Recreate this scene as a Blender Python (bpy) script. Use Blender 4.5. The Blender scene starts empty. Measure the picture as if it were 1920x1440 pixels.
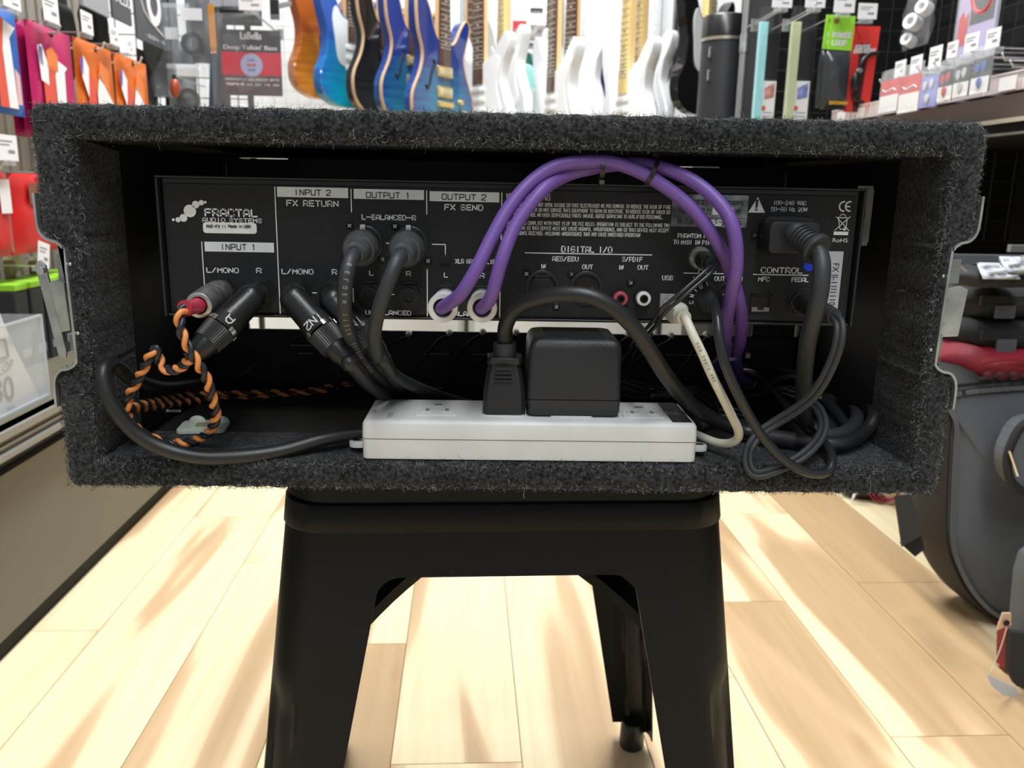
import bpy, bmesh, math, random
import numpy as np
from mathutils import Vector, Matrix
R_ = random.Random(7)
SC = bpy.context.scene
COL = SC.collection
# ---------------------------------------------------------------- camera
CAMZ = .66
def _axes(yaw=-1.5, pitch=13, roll=1.1):
    y, p, r = map(math.radians, (yaw, pitch, roll))
    f = Vector((math.sin(-y)*math.cos(p), math.cos(y)*math.cos(p), -math.sin(p)))
    r0 = Vector((math.cos(y), math.sin(y), 0)); u0 = r0.cross(f)
    return r0*math.cos(r)+u0*math.sin(r), u0*math.cos(r)-r0*math.sin(r), f
CR, CU, CF = _axes()
CC = Vector((0, 0, CAMZ)); FPX = 1560.
cam = bpy.data.cameras.new('camera'); co = bpy.data.objects.new('camera', cam); COL.objects.link(co)
cam.sensor_width = 36; cam.lens = 36*FPX/1920; cam.clip_start = .01; cam.clip_end = 60
m = Matrix((CR, CU, -CF)).transposed().to_4x4(); m.translation = CC; co.matrix_world = m
cam.dof.use_dof = True; cam.dof.focus_distance = .50; cam.dof.aperture_fstop = 15
SC.camera = co
# ---------------------------------------------------------------- light and exposure
SC.view_settings.view_transform = 'Standard'; SC.view_settings.look = 'None'
SC.view_settings.exposure = 0.0; SC.view_settings.gamma = 1; SC.view_settings.use_curve_mapping = False
w = bpy.data.worlds.new('shop_air'); SC.world = w; w.use_nodes = True
bg = w.node_tree.nodes['Background']; bg.inputs[0].default_value = (.90, .95, 1, 1); bg.inputs[1].default_value = .34
TH = math.radians(1.8)
UD = Vector((math.cos(TH), math.sin(TH), 0)); VD = Vector((-math.sin(TH), math.cos(TH), 0))
def A(u, v, z=0): return UD*u+VD*v+Vector((0, 0, z))          # aisle frame -> world
def lamp(name, u, v, z, sx, sy, e, rot=(0, 0, 0), col=(.97, .985, 1)):
    l = bpy.data.lights.new(name, 'AREA'); l.shape = 'RECTANGLE'; l.size = sx; l.size_y = sy; l.energy = e; l.color = col
    o = bpy.data.objects.new(name, l); COL.objects.link(o); o.location = A(u, v, z); o.rotation_euler = rot
    return o
lamp('ceiling_strip_light', .1, 1.75, 2.75, .35, 2.4, 84)
lamp('ceiling_strip_light', .1, -.9, 2.75, .35, 2.4, 62)
lamp('ceiling_strip_light', -1.6, 1.3, 2.75, .35, 2.4, 50)
lamp('ceiling_strip_light', 1.8, 1.3, 2.75, .35, 2.4, 40)
lamp('guitar_wall_light', .35, 2.35, 2.7, 2.2, .25, 42, (math.radians(38), 0, TH))
# ---------------------------------------------------------------- view helpers: real planes, measured points
def ray(px, py): return CF+CR*((px-960)/FPX)-CU*((py-720)/FPX)
def PY(px, py, Y): d = ray(px, py); return CC+d*(Y/d.y)
def PZ(px, py, z): d = ray(px, py); return CC+d*((z-CAMZ)/d.z)
def AU(px, py, u): d = ray(px, py); return CC+d*(u/d.dot(UD))
def AV(px, py, v): d = ray(px, py); return CC+d*(v/d.dot(VD))
def UVZ(p): return p.dot(UD), p.dot(VD), p.z
def PP(l): return [PY(*t) for t in l]
# ---------------------------------------------------------------- materials
MATS = {}
def mat(name, col, rough=.5, metal=0, alpha=1, var=0, scale=40, bump=0, bscale=None, spec=.5, coat=0, emit=0, trans=0, col2=None):
    if name in MATS: return MATS[name]
    m = bpy.data.materials.new(name); m.use_nodes = True; nt = m.node_tree; b = nt.nodes['Principled BSDF']
    c = (*col, 1); b.inputs['Base Color'].default_value = c
    b.inputs['Roughness'].default_value = rough; b.inputs['Metallic'].default_value = metal
    b.inputs['Specular IOR Level'].default_value = spec; b.inputs['Alpha'].default_value = alpha
    b.inputs['Coat Weight'].default_value = coat; b.inputs['Transmission Weight'].default_value = trans
    if emit: b.inputs['Emission Color'].default_value = c; b.inputs['Emission Strength'].default_value = emit
    if var or bump:
        tc = nt.nodes.new('ShaderNodeTexCoord'); n = nt.nodes.new('ShaderNodeTexNoise'); n.inputs['Scale'].default_value = scale
        n.inputs['Detail'].default_value = 4; nt.links.new(tc.outputs['Object'], n.inputs['Vector'])
        if var:
            r = nt.nodes.new('ShaderNodeMix'); r.data_type = 'RGBA'
            r.inputs[6].default_value = tuple(max(0, x*(1-var)) for x in col)+(1,)
            r.inputs[7].default_value = (*(col2 or tuple(min(1, x*(1+var)) for x in col)), 1)
            mr = nt.nodes.new('ShaderNodeMapRange'); mr.inputs[1].default_value = .35; mr.inputs[2].default_value = .65
            nt.links.new(n.outputs['Fac'], mr.inputs[0]); nt.links.new(mr.outputs[0], r.inputs[0])
            nt.links.new(r.outputs[2], b.inputs['Base Color'])
        if bump:
            n2 = nt.nodes.new('ShaderNodeTexNoise'); n2.inputs['Scale'].default_value = bscale or scale; n2.inputs['Detail'].default_value = 3
            nt.links.new(tc.outputs['Object'], n2.inputs['Vector'])
            bp = nt.nodes.new('ShaderNodeBump'); bp.inputs['Strength'].default_value = bump; bp.inputs['Distance'].default_value = .001
            nt.links.new(n2.outputs['Fac'], bp.inputs['Height']); nt.links.new(bp.outputs[0], b.inputs['Normal'])
    MATS[name] = m; return m
# ---------------------------------------------------------------- mesh builder
class MB:
    def __init__(s): s.v = []; s.f = []
    def add(s, vs, fs):
        n = len(s.v); s.v += [Vector(v) for v in vs]; s.f += [tuple(i+n for i in f) for f in fs]; return s
    def box(s, a, b):
        (x0, y0, z0), (x1, y1, z1) = a, b
        return s.add([(x0,y0,z0),(x1,y0,z0),(x1,y1,z0),(x0,y1,z0),(x0,y0,z1),(x1,y0,z1),(x1,y1,z1),(x0,y1,z1)],
            [(0,3,2,1),(4,5,6,7),(0,1,5,4),(1,2,6,5),(2,3,7,6),(3,0,4,7)])
    def obox(s, c, r, u, n, w, h, d):   # centre, axes, full sizes
        c, r, u, n = Vector(c), Vector(r)*(w/2), Vector(u)*(h/2), Vector(n)*(d/2)
        vs = [c+r*i+u*j+n*k for k in (-1,1) for j in (-1,1) for i in (-1,1)]
        return s.add(vs, [(0,2,3,1),(4,5,7,6),(0,1,5,4),(2,6,7,3),(0,4,6,2),(1,3,7,5)])
    def prism(s, pts, d):               # planar loop of 3-D points pushed along vector d
        n = len(pts); d = Vector(d); P = [Vector(p) for p in pts]
        return s.add(P+[p+d for p in P], [tuple(range(n-1,-1,-1)), tuple(range(n,2*n))]+[(i,(i+1)%n,n+(i+1)%n,n+i) for i in range(n)])
    def rbox(s, c, r, u, n, w, h, d, rad, k=4, taper=0):   # box with rounded outline in r/u plane
        c, r, u, n = map(Vector, (c, r, u, n)); L = []
        for sx, sy, a0 in ((1,1,0),(-1,1,90),(-1,-1,180),(1,-1,270)):
            for i in range(k+1):
                a = math.radians(a0+90*i/k); L.append((sx*(w/2-rad)+rad*math.cos(a), sy*(h/2-rad)+rad*math.sin(a)))
        e = min(rad*.35, d*.25); loops = []
        for q, t in ((-d/2, 1-0), (-d/2, 1), (d/2-e, 1), (d/2-e*.3, .0), (d/2, .0)):
            pass
        def loop(z, ins, sc=1): return [c+r*((x-math.copysign(ins, x))*sc)+u*((y-math.copysign(ins, y))*sc)+n*z for x, y in L]
        loops = [loop(-d/2, 0, 1+taper), loop(d/2-e, 0), loop(d/2-e*.3, e*.3), loop(d/2, e)]
        return s.loft(loops, True, True)
    def loft(s, loops, cap0=False, cap1=False, closed=True):
        n = len(loops[0]); vs = [p for l in loops for p in l]; fs = []
        for j in range(len(loops)-1):
            for i in range(n if closed else n-1):
                a, b = j*n+i, j*n+(i+1) % n; fs.append((a, b, b+n, a+n))
        if cap0: fs.append(tuple(range(n-1, -1, -1)))
        if cap1: fs.append(tuple((len(loops)-1)*n+i for i in range(n)))
        return s.add(vs, fs)
    def lathe(s, prof, o, axis, seg=24, up=None, caps=True):   # prof: (distance along axis, radius)
        o, ax = Vector(o), Vector(axis).normalized()
        a = ax.orthogonal().normalized() if up is None else (Vector(up)-ax*Vector(up).dot(ax)).normalized()
        b = ax.cross(a)
        loops = [[o+ax*h+(a*math.cos(2*math.pi*i/seg)+b*math.sin(2*math.pi*i/seg))*max(r, 1e-5) for i in range(seg)] for h, r in prof]
        return s.loft(loops, caps, caps)
    def tube(s, pts, r, seg=12, caps=True):
        P = [Vector(p) for p in pts]; n = len(P); rr = r if isinstance(r, (list, tuple)) else [r]*n
        T = [(P[min(i+1, n-1)]-P[max(i-1, 0)]).normalized() for i in range(n)]
        a = T[0].orthogonal().normalized(); loops = []
        for i in range(n):
            a = (a-T[i]*a.dot(T[i])).normalized(); b = T[i].cross(a)
            loops.append([P[i]+(a*math.cos(2*math.pi*k/seg)+b*math.sin(2*math.pi*k/seg))*rr[i] for k in range(seg)])
        return s.loft(loops, caps, caps)
    def ball(s, c, r, seg=14, rings=8, sc=(1, 1, 1)):
        c = Vector(c); loops = []
        for j in range(rings+1):
            t = math.pi*j/rings
            loops.append([c+Vector((sc[0]*r*max(math.sin(t), .001)*math.cos(2*math.pi*i/seg), sc[1]*r*max(math.sin(t), .001)*math.sin(2*math.pi*i/seg), -sc[2]*r*math.cos(t))) for i in range(seg)])
        return s.loft(loops, True, True)
    def quad(s, a, b, c, d): return s.add([a, b, c, d], [(0, 1, 2, 3)])
def smooth_path(P, n=8, closed=False):
    P = [Vector(p) for p in P]; out = []; N = len(P)
    g = (lambda i: P[i % N]) if closed else (lambda i: P[max(0, min(N-1, i))])
    for i in range(N if closed else N-1):
        p0, p1, p2, p3 = g(i-1), g(i), g(i+1), g(i+2)
        for k in range(n):
            t = k/n
            out.append(.5*((2*p1)+(p2-p0)*t+(2*p0-5*p1+4*p2-p3)*t*t+(3*p1-p0-3*p2+p3)*t**3))
    if not closed: out.append(P[-1])
    return out
LOC = {}
def props(o, label=None, cat=None, group=None, kind=None):
    for k, v in (('label', label), ('category', cat), ('group', group), ('kind', kind)):
        if v: o[k] = v
    return o
def wl(p): return LOC.get(p.name, Vector()) if p is not None else None
def obj(name, mb, m, parent=None, smooth=True, bevel=0, label=None, kind=None, subsurf=0, solid=0, angle=40, bseg=2):
    me = bpy.data.meshes.new(name)
    if parent is not None: off = wl(parent)
    else:
        xs = [v.x for v in mb.v]; ys = [v.y for v in mb.v]; zs = [v.z for v in mb.v]
        off = Vector(((min(xs)+max(xs))/2, (min(ys)+max(ys))/2, min(zs)))
    me.from_pydata([tuple(v-off) for v in mb.v], [], mb.f); me.validate(); me.update()
    if m is not None: me.materials.append(m)
    o = bpy.data.objects.new(name, me); COL.objects.link(o)
    if parent is not None: o.parent = parent
    else: o.location = off
    LOC[o.name] = off
    if smooth:
        me.polygons.foreach_set('use_smooth', [True]*len(me.polygons))
        if angle < 180 and not bevel: me.set_sharp_from_angle(angle=math.radians(angle))
    if solid: q = o.modifiers.new('s', 'SOLIDIFY'); q.thickness = solid; q.offset = 0; q = o.modifiers.new('e', 'EDGE_SPLIT'); q.split_angle = math.radians(40)
    if bevel:
        q = o.modifiers.new('b', 'BEVEL'); q.width = bevel; q.segments = bseg; q.limit_method = 'ANGLE'; q.angle_limit = math.radians(35)
        q.harden_normals = True
    if subsurf: q = o.modifiers.new('ss', 'SUBSURF'); q.levels = q.render_levels = subsurf
    if label: o['label'] = label
    if kind: o['kind'] = kind
    return o
def thing(name, label, cat, loc, group=None, kind=None):
    o = bpy.data.objects.new(name, None); COL.objects.link(o); o.empty_display_size = .02
    o.location = loc; LOC[o.name] = Vector(loc); return props(o, label, cat, group, kind)
def struct(name, mb, m, **k):
    o = obj(name, mb, m, smooth=False, **k); o['kind'] = 'structure'; return o
def dup(root, loc, rz=None, label=None, group=None):
    r = root.copy(); COL.objects.link(r); r.location = loc; LOC[r.name] = Vector(loc)
    if rz is not None: r.rotation_euler = (0, 0, rz)
    if label: r['label'] = label
    if group: r['group'] = group
    for ch in list(root.children):
        c = ch.copy(); COL.objects.link(c); c.parent = r
        for g in ch.children:
            d = g.copy(); COL.objects.link(d); d.parent = c
    return r
# ---------------------------------------------------------------- squared stroke lettering
G = {'A':[[(0,0),(0,4),(1,6),(3,6),(4,4),(4,0)],[(0,2),(4,2)]],'B':[[(0,0),(0,6),(3.3,6),(4,5),(4,4),(3.3,3.2),(0,3.2)],[(3.3,3.2),(4,2.4),(4,.8),(3.3,0),(0,0)]],
'C':[[(4,4.6),(4,5.2),(3.2,6),(.8,6),(0,5.2),(0,.8),(.8,0),(3.2,0),(4,.8),(4,1.4)]],'D':[[(0,0),(0,6),(3.2,6),(4,5.2),(4,.8),(3.2,0),(0,0)]],
'E':[[(4,6),(0,6),(0,0),(4,0)],[(0,3),(3.4,3)]],'F':[[(4,6),(0,6),(0,0)],[(0,3),(3.4,3)]],
'G':[[(4,4.8),(4,5.2),(3.2,6),(.8,6),(0,5.2),(0,.8),(.8,0),(3.2,0),(4,.8),(4,2.9),(2.2,2.9)]],'H':[[(0,0),(0,6)],[(4,0),(4,6)],[(0,3),(4,3)]],
'I':[[(2,0),(2,6)]],'J':[[(4,6),(4,.8),(3.2,0),(.8,0),(0,.8),(0,1.6)]],'K':[[(0,0),(0,6)],[(4,6),(0,2.6)],[(1.4,3.7),(4,0)]],'L':[[(0,6),(0,0),(4,0)]],
'M':[[(0,0),(0,6),(2.2,2.4),(4.4,6),(4.4,0)]],'N':[[(0,0),(0,6),(4,0),(4,6)]],'O':[[(.8,0),(0,.8),(0,5.2),(.8,6),(3.2,6),(4,5.2),(4,.8),(3.2,0),(.8,0)]],
'P':[[(0,0),(0,6),(3.2,6),(4,5.2),(4,3.4),(3.2,2.6),(0,2.6)]],'Q':[[(.8,0),(0,.8),(0,5.2),(.8,6),(3.2,6),(4,5.2),(4,.8),(3.2,0),(.8,0)],[(2.4,1.6),(4,-.4)]],
'R':[[(0,0),(0,6),(3.2,6),(4,5.2),(4,3.4),(3.2,2.6),(0,2.6)],[(2.2,2.6),(4,0)]],'S':[[(4,4.8),(4,5.2),(3.2,6),(.8,6),(0,5.2),(0,3.8),(.8,3.1),(3.2,3.1),(4,2.3),(4,.8),(3.2,0),(.8,0),(0,.8),(0,1.3)]],
'T':[[(0,6),(4,6)],[(2,6),(2,0)]],'U':[[(0,6),(0,.8),(.8,0),(3.2,0),(4,.8),(4,6)]],'V':[[(0,6),(2,0),(4,6)]],'W':[[(0,6),(1,0),(2.2,4.6),(3.4,0),(4.4,6)]],
'X':[[(0,0),(4,6)],[(0,6),(4,0)]],'Y':[[(0,6),(2,3),(4,6)],[(2,3),(2,0)]],'Z':[[(0,6),(4,6),(0,0),(4,0)]],
'0':[[(.8,0),(0,.8),(0,5.2),(.8,6),(2.8,6),(3.6,5.2),(3.6,.8),(2.8,0),(.8,0)]],'1':[[(1,5),(2,6),(2,0)]],'2':[[(0,4.8),(0,5.2),(.8,6),(3.2,6),(4,5.2),(4,3.8),(0,.8),(0,0),(4,0)]],
'3':[[(0,5.2),(.8,6),(3.2,6),(4,5.2),(4,3.9),(3.2,3.1),(1.4,3.1)],[(3.2,3.1),(4,2.3),(4,.8),(3.2,0),(.8,0),(0,.8)]],'4':[[(3,0),(3,6),(0,1.8),(4,1.8)]],
'5':[[(4,6),(0,6),(0,3.4),(3.2,3.4),(4,2.6),(4,.8),(3.2,0),(0,0)]],'6':[[(3.6,6),(.8,6),(0,5.2),(0,.8),(.8,0),(3.2,0),(4,.8),(4,2.5),(3.2,3.3),(0,3.3)]],
'7':[[(0,6),(4,6),(1.4,0)]],'8':[[(.8,0),(0,.8),(0,5.2),(.8,6),(3.2,6),(4,5.2),(4,.8),(3.2,0),(.8,0)],[(0,3.1),(4,3.1)]],'9':[[(0,0),(3.2,0),(4,.8),(4,5.2),(3.2,6),(.8,6),(0,5.2),(0,3.6),(.8,2.8),(4,2.8)]],
'-':[[(.4,3),(3.6,3)]],'/':[[(0,0),(3.4,6)]],'.':[[(.6,0),(.7,.5)]],',':[[(.3,-1),(.8,.5)]],'!':[[(1,1.9),(1,6)],[(1,0),(1,.5)]],'(':[[(1.4,6.5),(.4,5),(.4,1),(1.4,-.5)]],')':[[(.2,6.5),(1.2,5),(1.2,1),(.2,-.5)]],
':':[[(.6,.8),(.6,1.4)],[(.6,3.8),(.6,4.4)]],'+':[[(.3,3),(3.7,3)],[(2,1.3),(2,4.7)]],'_':[[(0,3),(5.4,3)]],
'd':[[(3.6,6),(3.6,0),(.6,0),(0,.7),(0,3.3),(.6,4),(3.6,4)]],'a':[[(.3,4),(3,4),(3.6,3.4),(3.6,0),(.6,0),(0,.7),(0,1.6),(.6,2.3),(3.6,2.3)]],'e':[[(3.4,0),(.6,0),(0,.7),(0,3.3),(.6,4),(3,4),(3.6,3.3),(3.6,2),(0,2)]],
'i':[[(.8,0),(.8,4)],[(.8,5.2),(.8,5.7)]],'n':[[(0,0),(0,4),(3,4),(3.6,3.3),(3.6,0)]],'o':[[(.6,0),(0,.7),(0,3.3),(.6,4),(3,4),(3.6,3.3),(3.6,.7),(3,0),(.6,0)]],'z':[[(0,4),(3.4,4),(0,0),(3.4,0)]]}
ADV = {'I':4,'1':3.6,'M':4.4,'W':4.4,' ':2.6,'.':1.2,',':1.2,'!':2,'(':1.6,')':1.6,':':1.2,'i':1.6,'0':3.6,'_':5.4,'a':3.6,'e':3.6,'n':3.6,'d':3.6,'o':3.6,'z':3.4}
def adv(c): return ADV.get(c, 4)
def stroke(mb, s, o, r, u, w, h, th, gap=1.5):       # o lower left corner, r/u unit vectors, total width w, cap height h
    o, r, u = Vector(o), Vector(r), Vector(u)
    tot = sum(adv(c)+gap for c in s)-gap; kx = w/tot; ky = h/6; x = 0
    for c in s:
        g = G.get(c, [])
        dx = -.9 if c == 'I' and 0 else 0
        for pl in g:
            for a, b in zip(pl, pl[1:]):
                p = o+r*((x+a[0]+dx)*kx)+u*(a[1]*ky); q = o+r*((x+b[0]+dx)*kx)+u*(b[1]*ky)
                d = q-p
                if d.length < 1e-9: continue
                d.normalize(); nn = r.cross(u).normalized(); sd = nn.cross(d)*(th/2); e = d*(th*.32)
                mb.quad(p-e-sd, q+e-sd, q+e+sd, p-e+sd)
        x += adv(c)+gap
    return mb
def font_mb(s, o, r, u, w=None, h=.01, align='LEFT'):    # default font text turned into flat mesh; h = size, w = total width
    cu = bpy.data.curves.new('t', 'FONT'); cu.body = s; cu.size = 1; cu.resolution_u = 3; cu.align_x = 'LEFT'
    ob = bpy.data.objects.new('t', cu); COL.objects.link(ob)
    dg = bpy.context.evaluated_depsgraph_get(); me = bpy.data.meshes.new_from_object(ob.evaluated_get(dg))
    vs = [v.co.copy() for v in me.vertices]; fs = [tuple(p.vertices) for p in me.polygons]
    bpy.data.objects.remove(ob); bpy.data.curves.remove(cu); bpy.data.meshes.remove(me)
    mb = MB()
    if not vs: return mb
    x0 = min(v.x for v in vs); x1 = max(v.x for v in vs); kx = (w/(x1-x0)) if w else h
    o, r, u = Vector(o), Vector(r), Vector(u)
    return mb.add([o+r*((v.x-x0)*kx)+u*(v.y*h) for v in vs], fs)
X, Y_, Z = Vector((1, 0, 0)), Vector((0, 1, 0)), Vector((0, 0, 1))
# ================================================================ THE SETTING
def wood_mat():
    m = bpy.data.materials.new('floor_wood'); m.use_nodes = True; nt = m.node_tree; b = nt.nodes['Principled BSDF']; N = nt.nodes.new; L = nt.links.new
    tc = N('ShaderNodeTexCoord'); oi = N('ShaderNodeObjectInfo')
    add = N('ShaderNodeVectorMath'); add.operation = 'MULTIPLY_ADD'; cx = N('ShaderNodeCombineXYZ')
    L(oi.outputs['Random'], cx.inputs[0]); L(oi.outputs['Random'], cx.inputs[1])
    L(cx.outputs[0], add.inputs[0]); add.inputs[1].default_value = (37, 19, 0); L(tc.outputs['Object'], add.inputs[2])
    mp = N('ShaderNodeMapping'); mp.inputs['Scale'].default_value = (7.5, .85, 1); L(add.outputs[0], mp.inputs[0])
    n1 = N('ShaderNodeTexNoise'); n1.inputs['Scale'].default_value = 1.0; n1.inputs['Detail'].default_value = 2; n1.inputs['Distortion'].default_value = .5; L(mp.outputs[0], n1.inputs[0])
    ramp = N('ShaderNodeValToRGB'); e = ramp.color_ramp.elements
    e[0].position = .46; e[0].color = (.90, .77, .50, 1); e[1].position = .56; e[1].color = (.57, .395, .215, 1)
    e2 = e.new(.49); e2.color = (.86, .70, .44, 1); e3 = e.new(.515); e3.color = (.70, .49, .285, 1)
    ofs = N('ShaderNodeMath'); ofs.operation = 'MULTIPLY_ADD'; L(oi.outputs['Random'], ofs.inputs[0]); ofs.inputs[1].default_value = .13
    ofs.inputs[2].default_value = -.075
    ad = N('ShaderNodeMath'); ad.operation = 'ADD'; L(n1.outputs[0], ad.inputs[0]); L(ofs.outputs[0], ad.inputs[1]); L(ad.outputs[0], ramp.inputs[0])
    mp2 = N('ShaderNodeMapping'); mp2.inputs['Scale'].default_value = (70, 3, 1); L(add.outputs[0], mp2.inputs[0])
    n2 = N('ShaderNodeTexNoise'); n2.inputs['Scale'].default_value = 1; n2.inputs['Detail'].default_value = 5; n2.inputs['Distortion'].default_value = .5; L(mp2.outputs[0], n2.inputs[0])
    mx = N('ShaderNodeMix'); mx.data_type = 'RGBA'; mx.blend_type = 'MULTIPLY'; mr = N('ShaderNodeMapRange'); mr.inputs[1].default_value = .4; mr.inputs[2].default_value = .75; mr.inputs[3].default_value = 0; mr.inputs[4].default_value = .27
    L(n2.outputs[0], mr.inputs[0]); L(mr.outputs[0], mx.inputs[0]); L(ramp.outputs[0], mx.inputs[6]); mx.inputs[7].default_value = (.72, .5, .3, 1)
    # knots
    v = N('ShaderNodeTexVoronoi'); v.inputs['Scale'].default_value = 2.0; mp3 = N('ShaderNodeMapping'); mp3.inputs['Scale'].default_value = (2.6, 1.0, 1); L(add.outputs[0], mp3.inputs[0]); L(mp3.outputs[0], v.inputs[0])
    kr = N('ShaderNodeMapRange'); kr.inputs[1].default_value = .02; kr.inputs[2].default_value = .085; kr.inputs[3].default_value = .6; kr.inputs[4].default_value = 0; L(v.outputs[0], kr.inputs[0])
    mk = N('ShaderNodeMix'); mk.data_type = 'RGBA'; L(kr.outputs[0], mk.inputs[0]); L(mx.outputs[2], mk.inputs[6]); mk.inputs[7].default_value = (.38, .2, .09, 1)
    L(mk.outputs[2], b.inputs['Base Color']); b.inputs['Roughness'].default_value = .38; b.inputs['Specular IOR Level'].default_value = .4
    return m
WOOD = wood_mat()
M_joint = mat('floor_joint', (.25, .16, .08), .8)
fl = struct('floor', MB().box((-2.6, -1.2, -.03), (2.8, 4.6, -.004)), M_joint)
PWID = .1556; EDG = .0703
known = {0: [-.1, .86, 1.74, 2.6], 1: [.2, 1.42, 2.3], 2: [.35, 1.03, 1.95], -1: [.3, 1.13, 1.96], -2: [.6, 1.41, 2.2], -3: [.1, 1.63, 2.5], 3: [-.2, 1.25, 1.75]}
for k in range(-9, 11):
    u1 = EDG+k*PWID; u0 = u1-PWID
    js = sorted(known.get(k, [R_.uniform(0, .9)+i*.9 for i in range(4)]))
    js = [-1.0]+[j for j in js if j > -.8]
    while js[-1] < 3.6: js.append(js[-1]+R_.uniform(.75, 1.1))
    js[-1] = 4.2
    for v0, v1 in zip(js, js[1:]):
        mb = MB(); g = .0006; uu, vv = (u1-u0)/2-g, (v1-v0)/2-g
        mb.box((-uu, -vv, -.012), (uu, vv, 0))
        me = bpy.data.meshes.new('plank'); me.from_pydata([tuple(v) for v in mb.v], [], mb.f); me.materials.append(WOOD)
        o = bpy.data.objects.new('plank', me); COL.objects.link(o); o.parent = fl
        o.location = A((u0+u1)/2, (v0+v1)/2, 0)-LOC[fl.name]; o.rotation_euler = (0, 0, TH)
def abox(mb, a, b):     # box in aisle coordinates
    (u0, v0, z0), (u1, v1, z1) = a, b
    return mb.obox(A((u0+u1)/2, (v0+v1)/2, (z0+z1)/2), UD, VD, Z, abs(u1-u0), abs(v1-v0), abs(z1-z0))
M_wall = mat('white_wall_paint', (.86, .88, .88), .7, var=.03, scale=8)
M_dark = mat('dark_wall_board', (.014, .014, .015), .6, spec=.15, var=.2, scale=20)
struct('wall_back', abox(MB(), (-2.6, 3.75, 0), (2.8, 3.85, 3.0)), M_wall)
struct('wall_left', abox(MB(), (-1.12, .2, 0), (-1.06, 2.62, 3.0)), mat('taupe_wall_board', (.16, .145, .12), .7, var=.15, scale=12))
struct('wall_right', abox(MB(), (1.16, .2, 0), (1.22, 3.74, 3.0)), M_dark)
# ================================================================ CARPETED RACK CASE
FY = .484
OX0, OX1, OZ0, OZ1 = -.2562, .2800, .4803, .7030
IX0, IX1, IZ0, IZ1 = -.2345, .2605, .4985, .6845
BY = .775
def case_outline():
    # outer outline, clockwise from top left, with the latch recesses cut into both sides; second list: the same without recesses
    r = .006; P, Q = [], []
    def lin(a, b, step=.004):
        n = max(1, int((Vector(b)-Vector(a)).length/step)); return [(a[0]+(b[0]-a[0])*i/n, a[1]+(b[1]-a[1])*i/n) for i in range(n)]
    def arc(cx, cz, a0, a1, r=r, n=4): return [(cx+r*math.cos(math.radians(a0+(a1-a0)*i/n)), cz+r*math.sin(math.radians(a0+(a1-a0)*i/n))) for i in range(n)]
    pts = []
    pts += arc(OX0+r, OZ1-r, 180, 90) + lin((OX0+r, OZ1), (OX1-r, OZ1)) + arc(OX1-r, OZ1-r, 90, 0)
    zt, zb, d = .6365, .5585, .0125          # right recess
    side = lin((OX1, OZ1-r), (OX1, zt+.005)) + arc(OX1-.004, zt+.005, 0, -80, .004) + lin((OX1-.005, zt), (OX1-d+.003, zt-.002)) + \
        arc(OX1-d+.003, zt-.0055, 90, 180, .0035) + lin((OX1-d, zt-.006), (OX1-d, zb+.006)) + arc(OX1-d+.003, zb+.0055, 180, 270, .0035) + \
        lin((OX1-d+.003, zb+.002), (OX1-.004, zb)) + arc(OX1-.004, zb-.005, 90, 0, .004) + lin((OX1, zb-.006), (OX1, OZ0+r))
    pts += side
    pts += arc(OX1-r, OZ0+r, 0, -90)+lin((OX1-r, OZ0), (OX0+r, OZ0))+arc(OX0+r, OZ0+r, 270, 180)
    zt, zb = .6285, .553
    side = lin((OX0, OZ0+r), (OX0, zb-.006)) + arc(OX0+.004, zb-.005, 180, 90, .004) + lin((OX0+.004, zb), (OX0+d-.003, zb+.002)) + \
        arc(OX0+d-.003, zb+.0055, -90, 0, .0035) + lin((OX0+d, zb+.006), (OX0+d, zt-.006)) + arc(OX0+d-.003, zt-.0055, 0, 90, .0035) + \
        lin((OX0+d-.003, zt-.002), (OX0+.004, zt)) + arc(OX0+.004, zt+.005, 270, 180, .004) + lin((OX0, zt+.006), (OX0, OZ1-r))
    pts += side
    full = [((OX0 if x < OX0+.02 and OZ0+.02 < z < OZ1-.02 else OX1 if x > OX1-.02 and OZ0+.02 < z < OZ1-.02 else x), z) for x, z in pts]
    return pts, full
OUT, FULL = case_outline()
def icl(p):
    x, z = p
    return (min(max(x, IX0), IX1), min(max(z, IZ0), IZ1))
def nse(a, b): return .00035*math.sin(a*911+b*577)+.00035*math.sin(a*1733-b*1301)
case = thing('rack_case', 'wide charcoal carpet covered rack case with open back, standing on the black stool', 'case', ((OX0+OX1)/2, (FY+BY)/2, OZ0))
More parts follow.
